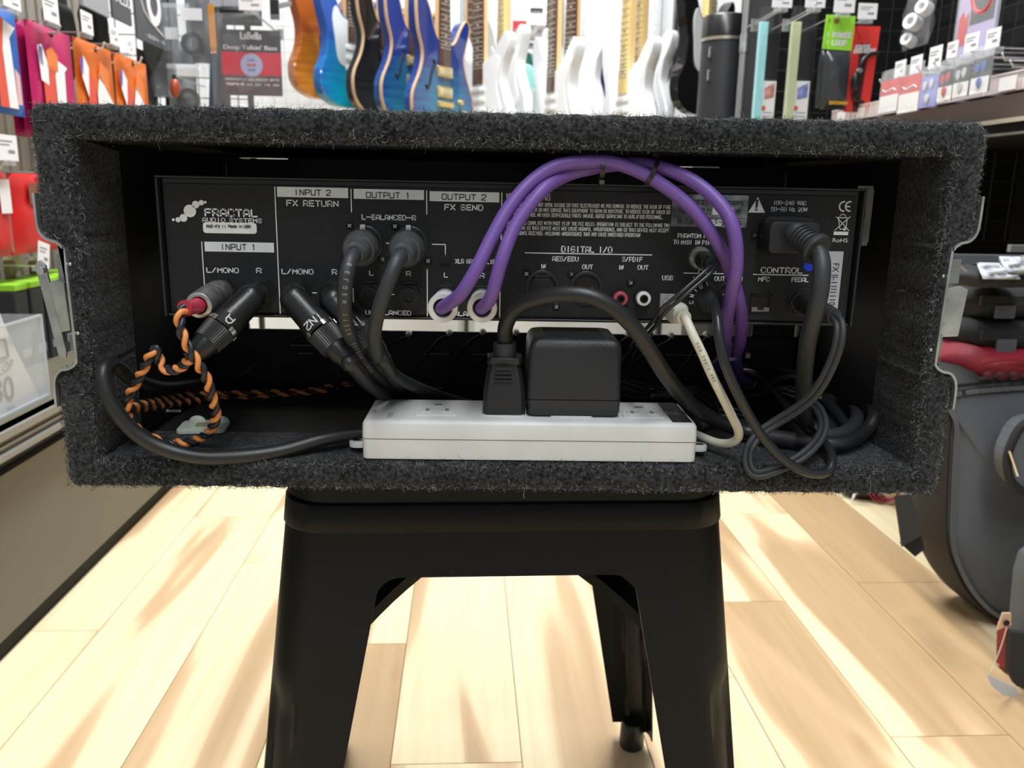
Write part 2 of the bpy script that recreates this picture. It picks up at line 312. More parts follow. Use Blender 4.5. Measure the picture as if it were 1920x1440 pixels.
def carpet_mat():
    m = bpy.data.materials.new('charcoal_carpet'); m.use_nodes = True; nt = m.node_tree; b = nt.nodes['Principled BSDF']; N = nt.nodes.new; L = nt.links.new
    tc = N('ShaderNodeTexCoord'); n = N('ShaderNodeTexNoise'); n.inputs['Scale'].default_value = 420; n.inputs['Detail'].default_value = 4; L(tc.outputs['Object'], n.inputs[0])
    n3 = N('ShaderNodeTexNoise'); n3.inputs['Scale'].default_value = 60; L(tc.outputs['Object'], n3.inputs[0])
    r = N('ShaderNodeValToRGB'); e = r.color_ramp.elements; e[0].position = .35; e[0].color = (.006, .007, .008, 1); e[1].position = .7; e[1].color = (.052, .057, .061, 1)
    mm = N('ShaderNodeMath'); mm.operation = 'MULTIPLY_ADD'; L(n3.outputs[0], mm.inputs[0]); mm.inputs[1].default_value = .3; L(n.outputs[0], mm.inputs[2])
    mo = N('ShaderNodeMath'); mo.operation = 'SUBTRACT'; L(mm.outputs[0], mo.inputs[0]); mo.inputs[1].default_value = .15; L(mo.outputs[0], r.inputs[0]); L(r.outputs[0], b.inputs['Base Color'])
    bp = N('ShaderNodeBump'); bp.inputs['Strength'].default_value = .9; bp.inputs['Distance'].default_value = .0012; L(n.outputs[0], bp.inputs['Height']); L(bp.outputs[0], b.inputs['Normal'])
    b.inputs['Roughness'].default_value = 1; b.inputs['Specular IOR Level'].default_value = .1; b.inputs['Sheen Weight'].default_value = .15
    return m
CARPET = carpet_mat()
M_inner = mat('black_painted_board', (.012, .0125, .013), .55, var=.3, scale=30, bump=.3, bscale=90)
loops = []
for src, t, y in ((FULL, 0, BY), (FULL, 0, .531), (OUT, 0, .529), (OUT, 0, FY+.006), (OUT, .04, FY+.0025), (OUT, .14, FY+.0006), (OUT, .5, FY-.0002), (OUT, .86, FY+.0006), (OUT, .96, FY+.0025), (OUT, 1, FY+.006), (FULL, 1, .52), (FULL, 1, .545)):
    lp = []
    for p in src:
        q = icl(p); x = p[0]+(q[0]-p[0])*t; z = p[1]+(q[1]-p[1])*t
        k = nse(x, z) if y < .53 else 0
        if t == 1 and q[1] == IZ1 and y > .5: y_ = .493 if y < .53 else .497
        else: y_ = y
        lp.append(Vector((x+k, y_-abs(k), z+(nse(z, x) if y < .53 else 0))))
    loops.append(lp)
obj('carpet_shell', MB().loft(loops), CARPET, case, angle=180)
mb = MB(); th = .004      # bare black board lining deeper inside
lp = [[Vector((x, y, z)) for x, z in [(IX0-.0005, IZ0-.0005), (IX0-.0005, IZ1+.0005), (IX1+.0005, IZ1+.0005), (IX1+.0005, IZ0-.0005)]] for y in (.543, BY)]
mb.loft(lp); mb.loft([[Vector((x, y, z)) for x, z in [(IX0-.004, IZ0-.004), (IX0-.004, IZ1+.004), (IX1+.004, IZ1+.004), (IX1+.004, IZ0-.004)]] for y in (BY, .543)])
mb.box((IX0, .495, IZ1-.0004), (IX1, .546, IZ1+.003))
obj('inner_lining', mb, M_inner, case, smooth=False)
# fibres of the carpet: tiny curled ribbons
def fuzz():
    rng = np.random.default_rng(3)
    reg = []      # (n, function giving points and normals)
    def front(n):
        out = np.array([(p[0], p[1]) for p in OUT]); idx = rng.integers(0, len(out), n*3)
        seg = np.roll(out, -1, 0); ln = np.linalg.norm(seg-out, axis=1); pr = ln/ln.sum(); idx = rng.choice(len(out), n, p=pr)
        t = rng.random(n)[:, None]; p = out[idx]*(1-t)+seg[idx]*t
        q = np.stack([np.clip(p[:, 0], IX0, IX1), np.clip(p[:, 1], IZ0, IZ1)], 1); s = rng.random(n)[:, None]*1.04-.02
        a = p+(q-p)*s
        P = np.stack([a[:, 0], np.full(n, FY+.0003), a[:, 1]], 1)
        s1 = s[:, 0]; P[:, 1] += np.where(s1 < .08, (.08-s1)*.05, 0)+np.where(s1 > .92, (s1-.92)*.05, 0)
        return P, np.tile([0, -1., 0], (n, 1))
    def rect(n, o, a, b, nm, power=1):
        s, t = rng.random(n)[:, None], (rng.random(n)**power)[:, None]
        return np.array(o)+np.array(a)*s+np.array(b)*t, np.tile(np.array(nm, float), (n, 1))
    L = [front(42000),
         rect(5200, (OX0, FY+.001, OZ1), (OX1-OX0, 0, 0), (0, .05, 0), (0, 0, 1), 1.6),
         rect(9000, (IX0, FY+.003, IZ0), (IX1-IX0, 0, 0), (0, .055, 0), (0, 0, 1)),
         rect(4200, (IX0, FY+.003, IZ0), (0, 0, IZ1-IZ0), (0, .055, 0), (1, 0, 0)),
         rect(4200, (IX1, FY+.003, IZ0), (0, 0, IZ1-IZ0), (0, .055, 0), (-1, 0, 0)),
         rect(3000, (IX0, FY+.001, IZ1), (IX1-IX0, 0, 0), (0, .011, 0), (0, 0, -1), 1.5),
         rect(900, (OX0, FY+.001, .632), (0, 0, OZ1-.636), (0, .03, 0), (-1, 0, 0), 1.6), rect(900, (OX0, FY+.001, OZ0), (0, 0, .068), (0, .03, 0), (-1, 0, 0), 1.6),
         rect(900, (OX1, FY+.001, .642), (0, 0, OZ1-.646), (0, .03, 0), (1, 0, 0), 1.6), rect(900, (OX1, FY+.001, OZ0), (0, 0, .072), (0, .03, 0), (1, 0, 0), 1.6),
         rect(2200, (OX0, FY+.001, OZ0), (OX1-OX0, 0, 0), (0, .03, 0), (0, 0, -1), 1.6)]
    P = np.concatenate([l[0] for l in L]); Nn = np.concatenate([l[1] for l in L]); n = len(P)
    K = 5
    r1 = rng.normal(size=(n, 3)); T = r1-Nn*(r1*Nn).sum(1)[:, None]*.75; T /= np.linalg.norm(T, axis=1)[:, None]
    B = np.cross(Nn, T); B /= np.linalg.norm(B, axis=1)[:, None]+1e-9
    length = rng.uniform(.0012, .0034, n); long_ = rng.random(n) < .012; length[long_] *= 2.6
    curl = rng.normal(0, 1700, n)*.55; curl = np.clip(curl, -1300, 1300); curl[long_] *= .3
    wd = rng.uniform(.00005, .00011, n); lift = rng.uniform(.1, .55, n)
    pts = np.zeros((n, K+1, 3)); ang = np.zeros(n); pos = P-Nn*.0002
    pts[:, 0] = pos
    for k in range(1, K+1):
        d = T*np.cos(ang)[:, None]+B*np.sin(ang)[:, None]; step = (length/K)[:, None]
        pos = pos+d*step+Nn*(lift*(1 if k < 3 else -.5))[:, None]*step; pts[:, k] = pos; ang = ang+curl*length/K
    side = np.cross(T, Nn)
    V = np.zeros((n, K+1, 2, 3))
    for k in range(K+1):
        d = pts[:, min(k+1, K)]-pts[:, max(k-1, 0)]; sd = np.cross(d, Nn); sd /= np.linalg.norm(sd, axis=1)[:, None]+1e-12
        V[:, k, 0] = pts[:, k]-sd*wd[:, None]; V[:, k, 1] = pts[:, k]+sd*wd[:, None]
    base = (np.arange(n)*(K+1)*2)[:, None, None]; kk = np.arange(K)[None, :, None]*2
    F = (base+kk+np.array([0, 1, 3, 2])[None, None, :]).reshape(-1)
    off = np.array(LOC[case.name]); V = (V.reshape(-1, 3)-off).astype(np.float32); nf = n*K
    me = bpy.data.meshes.new('carpet_fibres'); me.vertices.add(len(V)); me.vertices.foreach_set('co', V.ravel())
    me.loops.add(nf*4); me.loops.foreach_set('vertex_index', F.astype(np.int32)); me.polygons.add(nf)
    me.polygons.foreach_set('loop_start', (np.arange(nf)*4).astype(np.int32)); me.update(calc_edges=True)
    g = np.where(rng.random(n) < .6, rng.uniform(.008, .05, n), rng.uniform(.07, .32, n))
    bl = rng.random(n) < .03; g[bl] = rng.uniform(.3, .5, bl.sum())
    c = np.stack([g*.93, g*.98, g, np.ones(n)], 1); c = np.repeat(c, (K+1)*2, 0).astype(np.float32)
    at = me.color_attributes.new('fibre', 'FLOAT_COLOR', 'POINT'); at.data.foreach_set('color', c.ravel())
    m = bpy.data.materials.new('wool_fibre'); m.use_nodes = True; b = m.node_tree.nodes['Principled BSDF']; a = m.node_tree.nodes.new('ShaderNodeAttribute'); a.attribute_name = 'fibre'
    m.node_tree.links.new(a.outputs['Color'], b.inputs['Base Color']); b.inputs['Roughness'].default_value = .9; b.inputs['Specular IOR Level'].default_value = .15
    me.materials.append(m); o = bpy.data.objects.new('carpet_fibres', me); COL.objects.link(o); o.parent = case; o['kind'] = 'stuff'
fuzz()
# galvanised latch dishes in the two side recesses
M_galv = mat('galvanised_steel', (.50, .54, .53), .38, .85, var=.2, scale=60)
M_galv2 = mat('dull_zinc', (.36, .40, .39), .45, .7, var=.15, scale=90)
def latch(s, x0, zt, zb, d=.0125):
    # s=+1: right side, -1: left side. strip follows the recess outline
    e = lambda k: x0-s*k
    path = [(e(-.0005), zt+.026), (e(-.0004), zt+.010), (e(.0008), zt+.004), (e(.004), zt+.0005), (e(.009), zt-.001), (e(.0125), zt-.0045), (e(d+.0008), zt-.010),
            (e(d+.0016), zb+.012), (e(d+.0008), zb+.0045), (e(.009), zb+.0012), (e(.004), zb), (e(.0008), zb-.004), (e(-.0004), zb-.010), (e(-.0005), zb-.022)]
    sp = smooth_path([Vector((x, 0, z)) for x, z in path], 5)
    n = len(sp); mb = MB(); A_ = []; B_ = []
    for i, p in enumerate(sp):
        t = (sp[min(i+1, n-1)]-sp[max(i-1, 0)]).normalized(); nn = Vector((-t.z, 0, t.x))*.0007
        A_.append(p+nn); B_.append(p-nn)
    lp = A_+B_[::-1]
    mb.prism([p+Y_*(FY-.0022) for p in lp], Y_*.046)
    name = 'latch_plate'
    o = obj(name, mb, M_galv, case)
    return o
def add_latches():
    lp = latch(1, OX1, .6365, .5585)
    # bracket and folded tab of the right latch
    x = OX1-.0125; yb = FY+.012
    mb = MB(); mb.box((x-.0005, yb, .5665), (x+.0012, yb+.03, .626)); mb.box((x, yb, .611), (x+.0135, yb+.0015, .626)); mb.box((x, yb, .5665), (x+.0085, yb+.0015, .580))
    obj('latch_bracket', mb, M_galv2, lp, bevel=.0004)
    mb = MB(); mb.prism([(x+.004, yb-.004, .6085), (x+.011, yb-.008, .6105), (x+.0165, yb-.006, .6085), (x+.0145, yb-.006, .580), (x+.004, yb-.004, .579)], (0, .004, 0))
    obj('latch_tab', mb, M_galv, lp, bevel=.0005)
    lp = latch(-1, OX0, .6285, .553)
    x = OX0+.0125
    mb = MB(); mb.box((x-.0012, yb, .5625), (x+.0005, yb+.03, .6195)); mb.box((x-.011, yb, .6015), (x, yb+.0015, .6195)); mb.box((x-.0085, yb, .5625), (x, yb+.0015, .572))
    obj('latch_bracket', mb, M_galv2, lp, bevel=.0004)
    mb = MB(); mb.prism([(x-.0135, yb-.007, .6035), (x-.009, yb-.010, .6055), (x-.0045, yb-.007, .6035), (x-.0035, yb-.007, .576), (x-.0095, yb-.007, .5745)], (0, .005, 0))
    obj('latch_tab', mb, M_galv2, lp, bevel=.0006)
    mb = MB(); c = [(-.2655, .6135), (-.2625, .6165), (-.2595, .6135), (-.2525, .562), (-.2535, .5585), (-.2575, .560)]
    mb.prism([(a, yb-.004, b) for a, b in c], (0, .0018, 0)); mb.lathe([(0, .0026), (.003, .0022)], (-.2615, yb-.004, .6105), (0, -1, 0), 12)
    obj('latch_arm', mb, M_galv, lp, bevel=.0003)
    for x, z in ((OX1-.0155, .6165), (OX1-.017, .5725), (OX0+.0150, .615), (OX0+.0155, .575)): obj('rivet', MB().ball((x, FY-.0002, z), .0011, 10, 6, (1, .6, 1)), M_galv, case)
add_latches()
M_rail = mat('rack_rail_steel', (.30, .30, .29), .5, .6, var=.2, scale=50)
for name, x0, x1 in (('rack_rail', .2345, .2445),):
    p = PY(1640, 370, .545); mb = MB()
    mb.box((x0, .545, .630), (x1, .5465, .668)); mb.box((x1-.001, .546, .632), (x1+.0012, .58, .666))
    obj(name, mb, M_rail, case, smooth=False)
    if x0 > 0:
        obj('rail_slot', MB().rbox(((x0+x1)/2, .5448, .650), X, Z, -Y_, .003, .006, .0006, .001), M_inner, case)
# ================================================================ RACK PROCESSOR SEEN FROM BEHIND
PYY = .523
CX0, CX1, CZ0, CZ1 = -.2043, .2300, .5802, .6660
unit = thing('audio_processor', 'black two-unit rack audio processor with white printed rear panel, inside the carpeted case', 'audio equipment', ((CX0+CX1)/2, .65, CZ0))
M_panel = mat('black_panel_paint', (.014, .0155, .0175), .5, spec=.3, var=.12, scale=250, bump=.15, bscale=900)
M_edge = mat('black_chassis_edge', (.01, .01, .011), .35)
M_print = mat('white_screen_print', (.88, .91, .93), .6, var=.05, scale=200)
M_bar = mat('pale_print_bar', (.78, .83, .87), .6, var=.04, scale=100)
obj('chassis', MB().box((CX0+.0025, PYY+.0015, CZ0+.0015), (CX1-.0025, .758, CZ1-.001)), M_edge, unit, bevel=.001)
obj('rear_panel', MB().box((CX0+.005, PYY, CZ0+.003), (CX1-.0055, PYY+.002, CZ1-.0045)), M_panel, unit, bevel=.0005)
mb = MB()      # folded cover lip round the rear panel
mb.box((CX0, PYY-.0035, CZ1-.0015), (CX1, PYY+.02, CZ1)); mb.box((CX0, PYY-.003, CZ0), (CX0+.0018, PYY+.02, CZ1-.0015)); mb.box((CX1-.0018, PYY-.003, CZ0), (CX1, PYY+.02, CZ1-.0015))
mb.box((CX0+.0018, PYY-.001, CZ0), (CX1-.0018, PYY+.02, CZ0+.0018))
obj('cover_lip', mb, mat('black_cover_lip', (.02, .021, .022), .42), unit, bevel=.0007)
obj('front_panel', MB().box((IX0, .760, .5795), (IX1, .763, IZ1-.0003)), M_edge, unit, smooth=False)  # carried up to the case ceiling, added height keeps light out of the interior
for xa_, xb_ in ((IX0, -.222), (-.18, .145), (.20, IX1)): obj('light_block_strip', MB().box((xa_, .757, .680), (xb_, .760, IZ1+.0005)), M_edge, unit, smooth=False)  # added strips blocking light at the case ceiling, two slits left open
PR = PYY-.0002
def pt(px, py, d=0): return PY(px, py, PR-d)
def ptext(mb, s, x0, yb, x1, h, th=1.5, gap=1.6):
    a = pt(x0, yb); b = pt(x1, yb); hh = (pt(x0, yb-h)-a).length; k = hh/h
    return stroke(mb, s, a, X, Z, b.x-a.x, hh, th*k, gap)
def pline(mb, pts, w=1.6):
    for (a, b) in zip(pts, pts[1:]):
        p, q = pt(*a), pt(*b); d = (q-p).normalized(); s = Y_.cross(d)*(w/2*.000335)
        if s.length < 1e-9: continue
        mb.quad(p-s, q-s, q+s, p+s)
# the printed lines stay square to the panel: vertical lines at constant x, horizontal at constant z
def vline(mb, x, y0, y1, w=1.7):
    p = pt(x, y0); q = pt(x, y1); t = w/2*.000335; mb.quad((p.x-t, PR, q.z), (p.x+t, PR, q.z), (p.x+t, PR, p.z), (p.x-t, PR, p.z))
def hline(mb, y, x0, x1, w=1.7):
    p = pt(x0, y); q = pt(x1, y); t = w/2*.000335; mb.quad((p.x, PR, p.z-t), (q.x, PR, p.z-t), (q.x, PR, p.z+t), (p.x, PR, p.z+t))
def pbar(x0, y0, x1, y1, m=M_bar, name='title_bar', d=0):
    a, b = pt(x0, y0), pt(x1, y1); mb = MB(); mb.box((a.x, PR-.00005-d, b.z), (b.x, PR+.0001, a.z)); return obj(name, mb, m, unit, smooth=False)
M_ink = mat('dark_bar_lettering', (.012, .015, .02), .6)
def bartext(s, x0, yb, x1, h, m=M_ink, th=1.6):
    mb = MB(); ptext(mb, s, x0, yb, x1, h, th); 
    for v in mb.v: v.y -= .0003
    return mb
# logo
mb = MB()
for px, py, r in ((325, 412, 2.6), (334, 412, 4.6), (344, 408.5, 7), (356, 395.5, 11.2), (367, 383.5, 6.6), (377.5, 380, 4.8), (385, 379, 2.4)):
    c = pt(px, py); rr = r*.000335; mb.add([c+X*rr*math.cos(a*math.pi/16)+Z*rr*math.sin(a*math.pi/16)-Y_*.00005 for a in range(32)], [tuple(range(32))])
mb.f = [tuple(reversed(f)) for f in mb.f]
obj('logo', mb, M_print, unit, smooth=False, label='white logo of seven overlapping discs')
mb = MB(); ptext(mb, 'FRACTAL', 385, 404.5, 482, 12.5, 2.9); ptext(mb, 'AUDIO SYSTEMS', 380, 415.5, 490.5, 7, 1.7)
obj('maker_name', mb, M_print, unit, smooth=False)
c = pt(431, 427.5); obj('model_plate', MB().rbox(c, X, Z, -Y_, .0327, .0066, .0003, .0018), M_print, unit, smooth=False)
mb = bartext('AXE-FX II', 388, 426.5, 424, 4.6, th=1.1); ptext(mb, 'Made in USA', 429, 426.5, 470, 4.8, 1.1)
for v in mb.v: v.y = PR-.0006
obj('model_lettering', mb, M_ink, unit, smooth=False)
for s, x0, y0, x1, y1, tx0, tb, tx1 in (('INPUT 1', 383, 453, 514, 473.5, 414, 468, 479), ('INPUT 2', 519, 350, 653, 371.5, 552, 366, 620), ('OUTPUT 1', 663, 354, 795, 375, 687, 371, 768), ('OUTPUT 2', 805.5, 358.5, 936, 379.5, 829, 374.5, 911)):
    pbar(x0, y0, x1, y1); obj('title_lettering', bartext(s, tx0, tb-.5, tx1, 10), M_ink, unit, smooth=False)
T = MB()
for s, x0, yb, x1, h, th in (('FX RETURN', 538, 385.5, 634, 10, 2), ('FX SEND', 834, 393, 905, 9.5, 2), ('L_BALANCED_R', 679, 411, 779, 8.5, 1.8), ('L/MONO', 388, 510.5, 447, 8.5, 1.8), ('R', 481, 511.5, 490, 8.5, 1.8),
    ('L/MONO', 529, 513, 587, 8.5, 1.8), ('R', 623, 514, 631, 8.5, 1.8), ('L', 693, 516, 700, 8, 1.7), ('R', 762, 517, 770, 8, 1.7), ('UNBALANCED', 686, 589.5, 770, 7.5, 1.8), ('XLR GROUND LIFT', 854, 493.5, 934, 7.5, 1.5), ('L', 833, 519.5, 839, 8, 1.7), ('R', 900, 520.5, 908, 8, 1.7),
    ('UNBALANCED', 826, 591.5, 910, 7.5, 1.8), ('DIGITAL I/O', 1053, 472, 1147, 10, 2.2), ('AES/EBU', 1036, 489, 1084, 8, 1.6), ('S/PDIF', 1167, 490, 1204, 8, 1.6), ('IN', 1014, 503, 1022, 7.5, 1.6), ('OUT', 1092, 504, 1111, 7.5, 1.6), ('IN', 1160, 505, 1168, 7.5, 1.6), ('OUT', 1196, 505, 1215, 7.5, 1.6),
    ('USB', 1242, 524.5, 1261, 7.5, 1.6), ('PHANTOM POWER', 1271, 445.5, 1350, 7.5, 1.5), ('TO MIDI IN PINS 6+7', 1263, 457.5, 1356, 7.5, 1.5), ('MIDI', 1310, 510, 1345, 8, 1.6), ('IN', 1299, 526, 1307, 7.5, 1.6), ('OUT', 1340, 526, 1359, 7.5, 1.6), ('THRU', 1364, 526.5, 1391, 7.5, 1.6),
    ('CONTROL', 1427, 511, 1504, 9.5, 2), ('MFC', 1422, 527, 1442, 7.5, 1.6), ('PEDAL', 1484.5, 528, 1515, 7.5, 1.6), ('100-240 VAC', 1450, 383.5, 1511, 7, 1.5), ('50-60 Hz 20W', 1446, 395.5, 1513, 7, 1.5), ('UNBALANCED', 470, 590, 545, 8, 1.6), ('UNBALANCED', 560, 591, 640, 8, 1.6)):
    if s == 'UNBALANCED' and x0 < 600: continue
    ptext(T, s, x0, yb, x1, h, th)
obj('panel_lettering', T, M_print, unit, smooth=False)
T = MB()
ptext(T, 'WARNINGS / AVIS', 950, 374, 1031, 11, 1.9, 1.3)
for i, (s, x1) in enumerate((('SHOCK HAZARD - DO NOT OPEN. RISQUE DU CHOC ELECTRIQUE! NE PAS OUVRIR. TO REDUCE THE RISK OF FIRE', 1257.5), ('OR ELECTRIC SHOCK DO NOT EXPOSE THIS EQUIPMENT TO RAIN OR MOISTURE. TO REDUCE RISK OF SHOCK DO', 1256.5), ('NOT REMOVE COVER. NO USER SERVICEABLE PARTS INSIDE. REFER SERVICING TO QUALIFIED PERSONNEL.', 1243))):
    ptext(T, s, 951, 386+i*9.6, x1, 6.4, .95, 1.2)
for i, (s, x1) in enumerate((('THIS DEVICE COMPLIES WITH PART 15 OF THE FCC RULES. OPERATION IS SUBJECT TO THE FOLLOWING TWO', 1255), ('CONDITIONS: (1) THIS DEVICE MUST NOT CAUSE HARMFUL INTERFERENCE, AND (2) THIS DEVICE MUST ACCEPT', 1254), ('INTERFERENCE RECEIVED. INCLUDING INTERFERENCE THAT MAY CAUSE UNDESIRED OPERATION', 1200))):
    ptext(T, s, 950, 420.5+i*9.6, x1, 6.4, .95, 1.2)
obj('warning_text', T, M_print, unit, smooth=False)
T = MB()
vline(T, 515, 350, 588); vline(T, 378, 453, 540); vline(T, 658, 354, 398); vline(T, 662, 540, 585); vline(T, 800, 357, 402); vline(T, 801, 505, 593); vline(T, 941, 361, 450); vline(T, 938, 520, 596)
hline(T, 456, 724, 735); hline(T, 458, 810, 835); vline(T, 835, 458, 478); hline(T, 552, 730, 740); hline(T, 554, 868, 877); hline(T, 549, 585, 594); hline(T, 474, 984, 1223); hline(T, 512, 1282, 1392); hline(T, 514.5, 1412, 1516)
hline(T, 478, 724, 735, .1)
obj('panel_rules', T, M_print, unit, smooth=False, kind='stuff')
# warning triangle, CE mark, crossed bin, RoHS
T = MB(); a, b, c = pt(1421, 369.5), pt(1402.5, 398.5), pt(1434.5, 399); T.add([b, c, a], [(0, 1, 2)]); obj('warning_triangle', T, M_print, unit, smooth=False)
T = MB(); c = pt(1418.6, 384); T.add([(c.x-.0009, PR-.0004, c.z+.0032), (c.x-.0005, PR-.0004, c.z-.0018), (c.x+.0005, PR-.0004, c.z-.0018), (c.x+.0009, PR-.0004, c.z+.0032)], [(0, 1, 2, 3)])
T.add([(c.x-.0006, PR-.0004, c.z-.0024), (c.x-.0006, PR-.0004, c.z-.0036), (c.x+.0006, PR-.0004, c.z-.0036), (c.x+.0006, PR-.0004, c.z-.0024)], [(0, 1, 2, 3)]); obj('exclamation_mark', T, M_ink, unit, smooth=False)
T = MB()
def arcline(cx, cy, r, a0, a1, w=2.6):
    for i in range(12):
        t0, t1 = [math.radians(a0+(a1-a0)*j/12) for j in (i, i+1)]
        P = [pt(cx, cy)+(X*math.cos(t)+Z*math.sin(t))*(k*.000335) for k, t in ((r-w/2, t0), (r+w/2, t0), (r+w/2, t1), (r-w/2, t1))]; T.quad(*P)
arcline(1582.5, 387, 8.5, 80, 280); arcline(1594, 387, 8.5, 80, 280); pline(T, [(1586, 387.3), (1594, 387.5)], 2.4)
pline(T, [(1568, 406), (1592, 433)], 1.3); pline(T, [(1594.5, 406), (1565, 432)], 1.3)
pline(T, [(1572, 409), (1575, 430), (1586, 430), (1588.5, 410)], 1.3); pline(T, [(1571, 408), (1589, 408.5)], 1.6); arcline(1580, 408, 6, 20, 160, 1.2); arcline(1583.5, 429.5, 2.4, 0, 359, 1.3)
a, b = pt(1563.5, 434), pt(1590, 441); T.quad((a.x, PR, b.z), (b.x, PR, b.z), (b.x, PR, a.z), (a.x, PR, a.z))
obj('compliance_marks', T, M_print, unit, smooth=False)
a = pt(1561, 454); obj('compliance_lettering', font_mb('RoHS', a, X, Z, .0095, .0036), M_print, unit, smooth=False)
# serial label, blue dot, metallic rating label
a, b = pt(1554, 471), pt(1548, 578)
obj('serial_label', MB().box((a.x, PR-.0002, .5845), (a.x+.0094, PR, a.z)), mat('grey_white_label', (.50, .54, .60), .6), unit, smooth=False)
fm = font_mb('FX II-11I1110', Vector((a.x+.0034, PR-.0004, a.z-.0075)), -Z, X, .0265, .0058); obj('serial_lettering', fm, M_ink, unit, smooth=False)
c = pt(1517, 498); mb = MB(); mb.lathe([(0, .0036), (.0003, .0036)], c, -Y_, 24); obj('round_sticker', mb, mat('blue_sticker', (.0, .03, .62), .5), unit, label='bright blue round sticker', smooth=False)
a, b = pt(1261, 364), pt(1399, 427)
M_foil = mat('scuffed_foil_label', (.22, .23, .24), .3, .8, var=.7, scale=110)
obj('rating_label', MB().box((a.x, PR-.0002, b.z), (b.x, PR, a.z)), M_foil, unit, smooth=False)
T = MB()
for s, px, py, wpx, h in (('定格電圧 AC100V', 1296, 384, 66, .0042), ('50/60Hz', 1361, 385, 33, .0042), ('消費電力', 1290, 401, 42, .0046), ('W', 1378, 401, 9, .0046), ('株式会社', 1270, 419, 42, .0042), ('メインターナショナル', 1316, 421, 74, .0044)):
    g = font_mb(s, pt(px, py, .0004), X, Z, wpx*.000335, h); T.add(g.v, g.f)
for yy in (375, 407): hline(T, yy, 1263, 1398, .8)
for v in T.v: v.y = PR-.0006
obj('rating_lettering', T, M_ink, unit, smooth=False)
a, b = pt(1336, 388), pt(1374, 403); obj('rating_blank', MB().box((a.x, PR-.0005, b.z), (b.x, PR, a.z)), M_print, unit, smooth=False)
a, b = pt(1318, 412), pt(1352, 424); obj('rating_blank', MB().box((a.x, PR-.0004, b.z), (b.x, PR, a.z)), M_bar, unit, smooth=False)
# ---- sockets and screws
M_blk = mat('black_plastic', (.014, .015, .016), .32, bump=.1, bscale=700)
M_hole = mat('socket_hole', (.002, .002, .002), .7)
M_sc = mat('black_screw', (.03, .03, .03), .3, .6)
M_chrome = mat('bright_metal', (.75, .75, .74), .2, 1)
M_nickel = mat('worn_nickel', (.50, .50, .48), .38, .9, var=.25, scale=300)
def screw(px, py, r=.0024):
    c = PY(px, py, PYY); o = obj('screw', MB().lathe([(0, r), (.0008, r), (.0016, r*.6)], c, -Y_, 16), M_sc, unit)
    mb = MB(); k = .0004; mb.obox(c-Y_*.0016, (X+Z).normalized(), (Z-X).normalized(), Y_, r*1.2, k, .0003); mb.obox(c-Y_*.0016, (Z-X).normalized(), (X+Z).normalized(), Y_, r*1.2, k, .0003)
    mb.ball(c-Y_*.0017+X*.0005+Z*.0003, .0003, 6, 4)
    obj('screw_slot', mb, M_chrome, o)
for s in ((656, 423), (741, 424), (718, 486), (803, 489), (987, 513), (1071, 514), (1043, 575), (1182, 530), (1414, 441)): screw(*s)
def hexnut(px, py, r=.0085, hole=.0036, name='jack_socket'):
    c = PY(px, py, PYY); mb = MB(); mb.lathe([(0, r*1.08), (.0008, r*1.08)], c, -Y_, 28)
    mb.lathe([(.0008, r), (.0028, r), (.0033, r*.93)], c, -Y_, 6, up=Z.cross(Y_)); mb.lathe([(.0033, r*.68), (.0052, r*.66), (.0052, hole), (.0012, hole)], c, -Y_, 28, caps=False)
    o = obj(name, mb, M_blk, unit); obj('socket_hole', MB().lathe([(0, hole), (.0012, hole)], c, -Y_, 20), M_hole, o); return c
JK = {n: hexnut(*p) for n, p in {'in1l': (417, 545), 'in1r': (490, 546), 'in2l': (557, 548), 'in2r': (627, 550), 'o1l': (695, 553), 'o1r': (768, 555), 'o2l': (836, 556), 'o2r': (903, 557), 'pedal': (1503, 566)}.items()}
def xlr(px, py, r=.0108, kind='f'):
    c = PY(px, py, PYY); mb = MB(); mb.lathe([(0, r), (.0014, r), (.0018, r*.92), (.0018, r*.80), (-.0004, r*.78)], c, -Y_, 36, caps=False)
    o = obj('xlr_socket', mb, M_blk, unit); k = r*.79
    obj('socket_well', MB().lathe([(.0002, k), (.0003, k)], c, -Y_, 30), M_hole, o)
    if kind == 'f':
        obj('socket_insert', MB().lathe([(0, r*.66), (.0012, r*.66), (.0015, r*.6)], c, -Y_, 28), M_panel, o); mb = MB()
        for dx, dz in ((-.0036, .0002), (.0036, .0002), (0, -.0045)): mb.lathe([(0, .0012), (.0018, .0012)], c+X*dx+Z*dz, -Y_, 12)
        obj('pin_hole', mb, M_hole, o); obj('socket_latch', MB().box((c.x-.0045, PYY-.002, c.z+.0062), (c.x+.0045, PYY-.0006, c.z+.0080)), M_blk, o)
    if kind == 'm':
        mb = MB()
        for dx, dz in ((-.0036, .0002), (.0036, .0002), (0, -.0045)): mb.lathe([(0, .0011), (.0012, .0011), (.0019, .0006)], c+X*dx+Z*dz, -Y_, 12)
        obj('contact_pin', mb, mat('gold_pin', (.85, .66, .35), .2, 1), o)
    return c
XI = xlr(1016, 538, kind='f'); XO = xlr(1099, 540, kind='m'); XA = xlr(686, 456, kind=''); XB = xlr(770, 457, kind='')
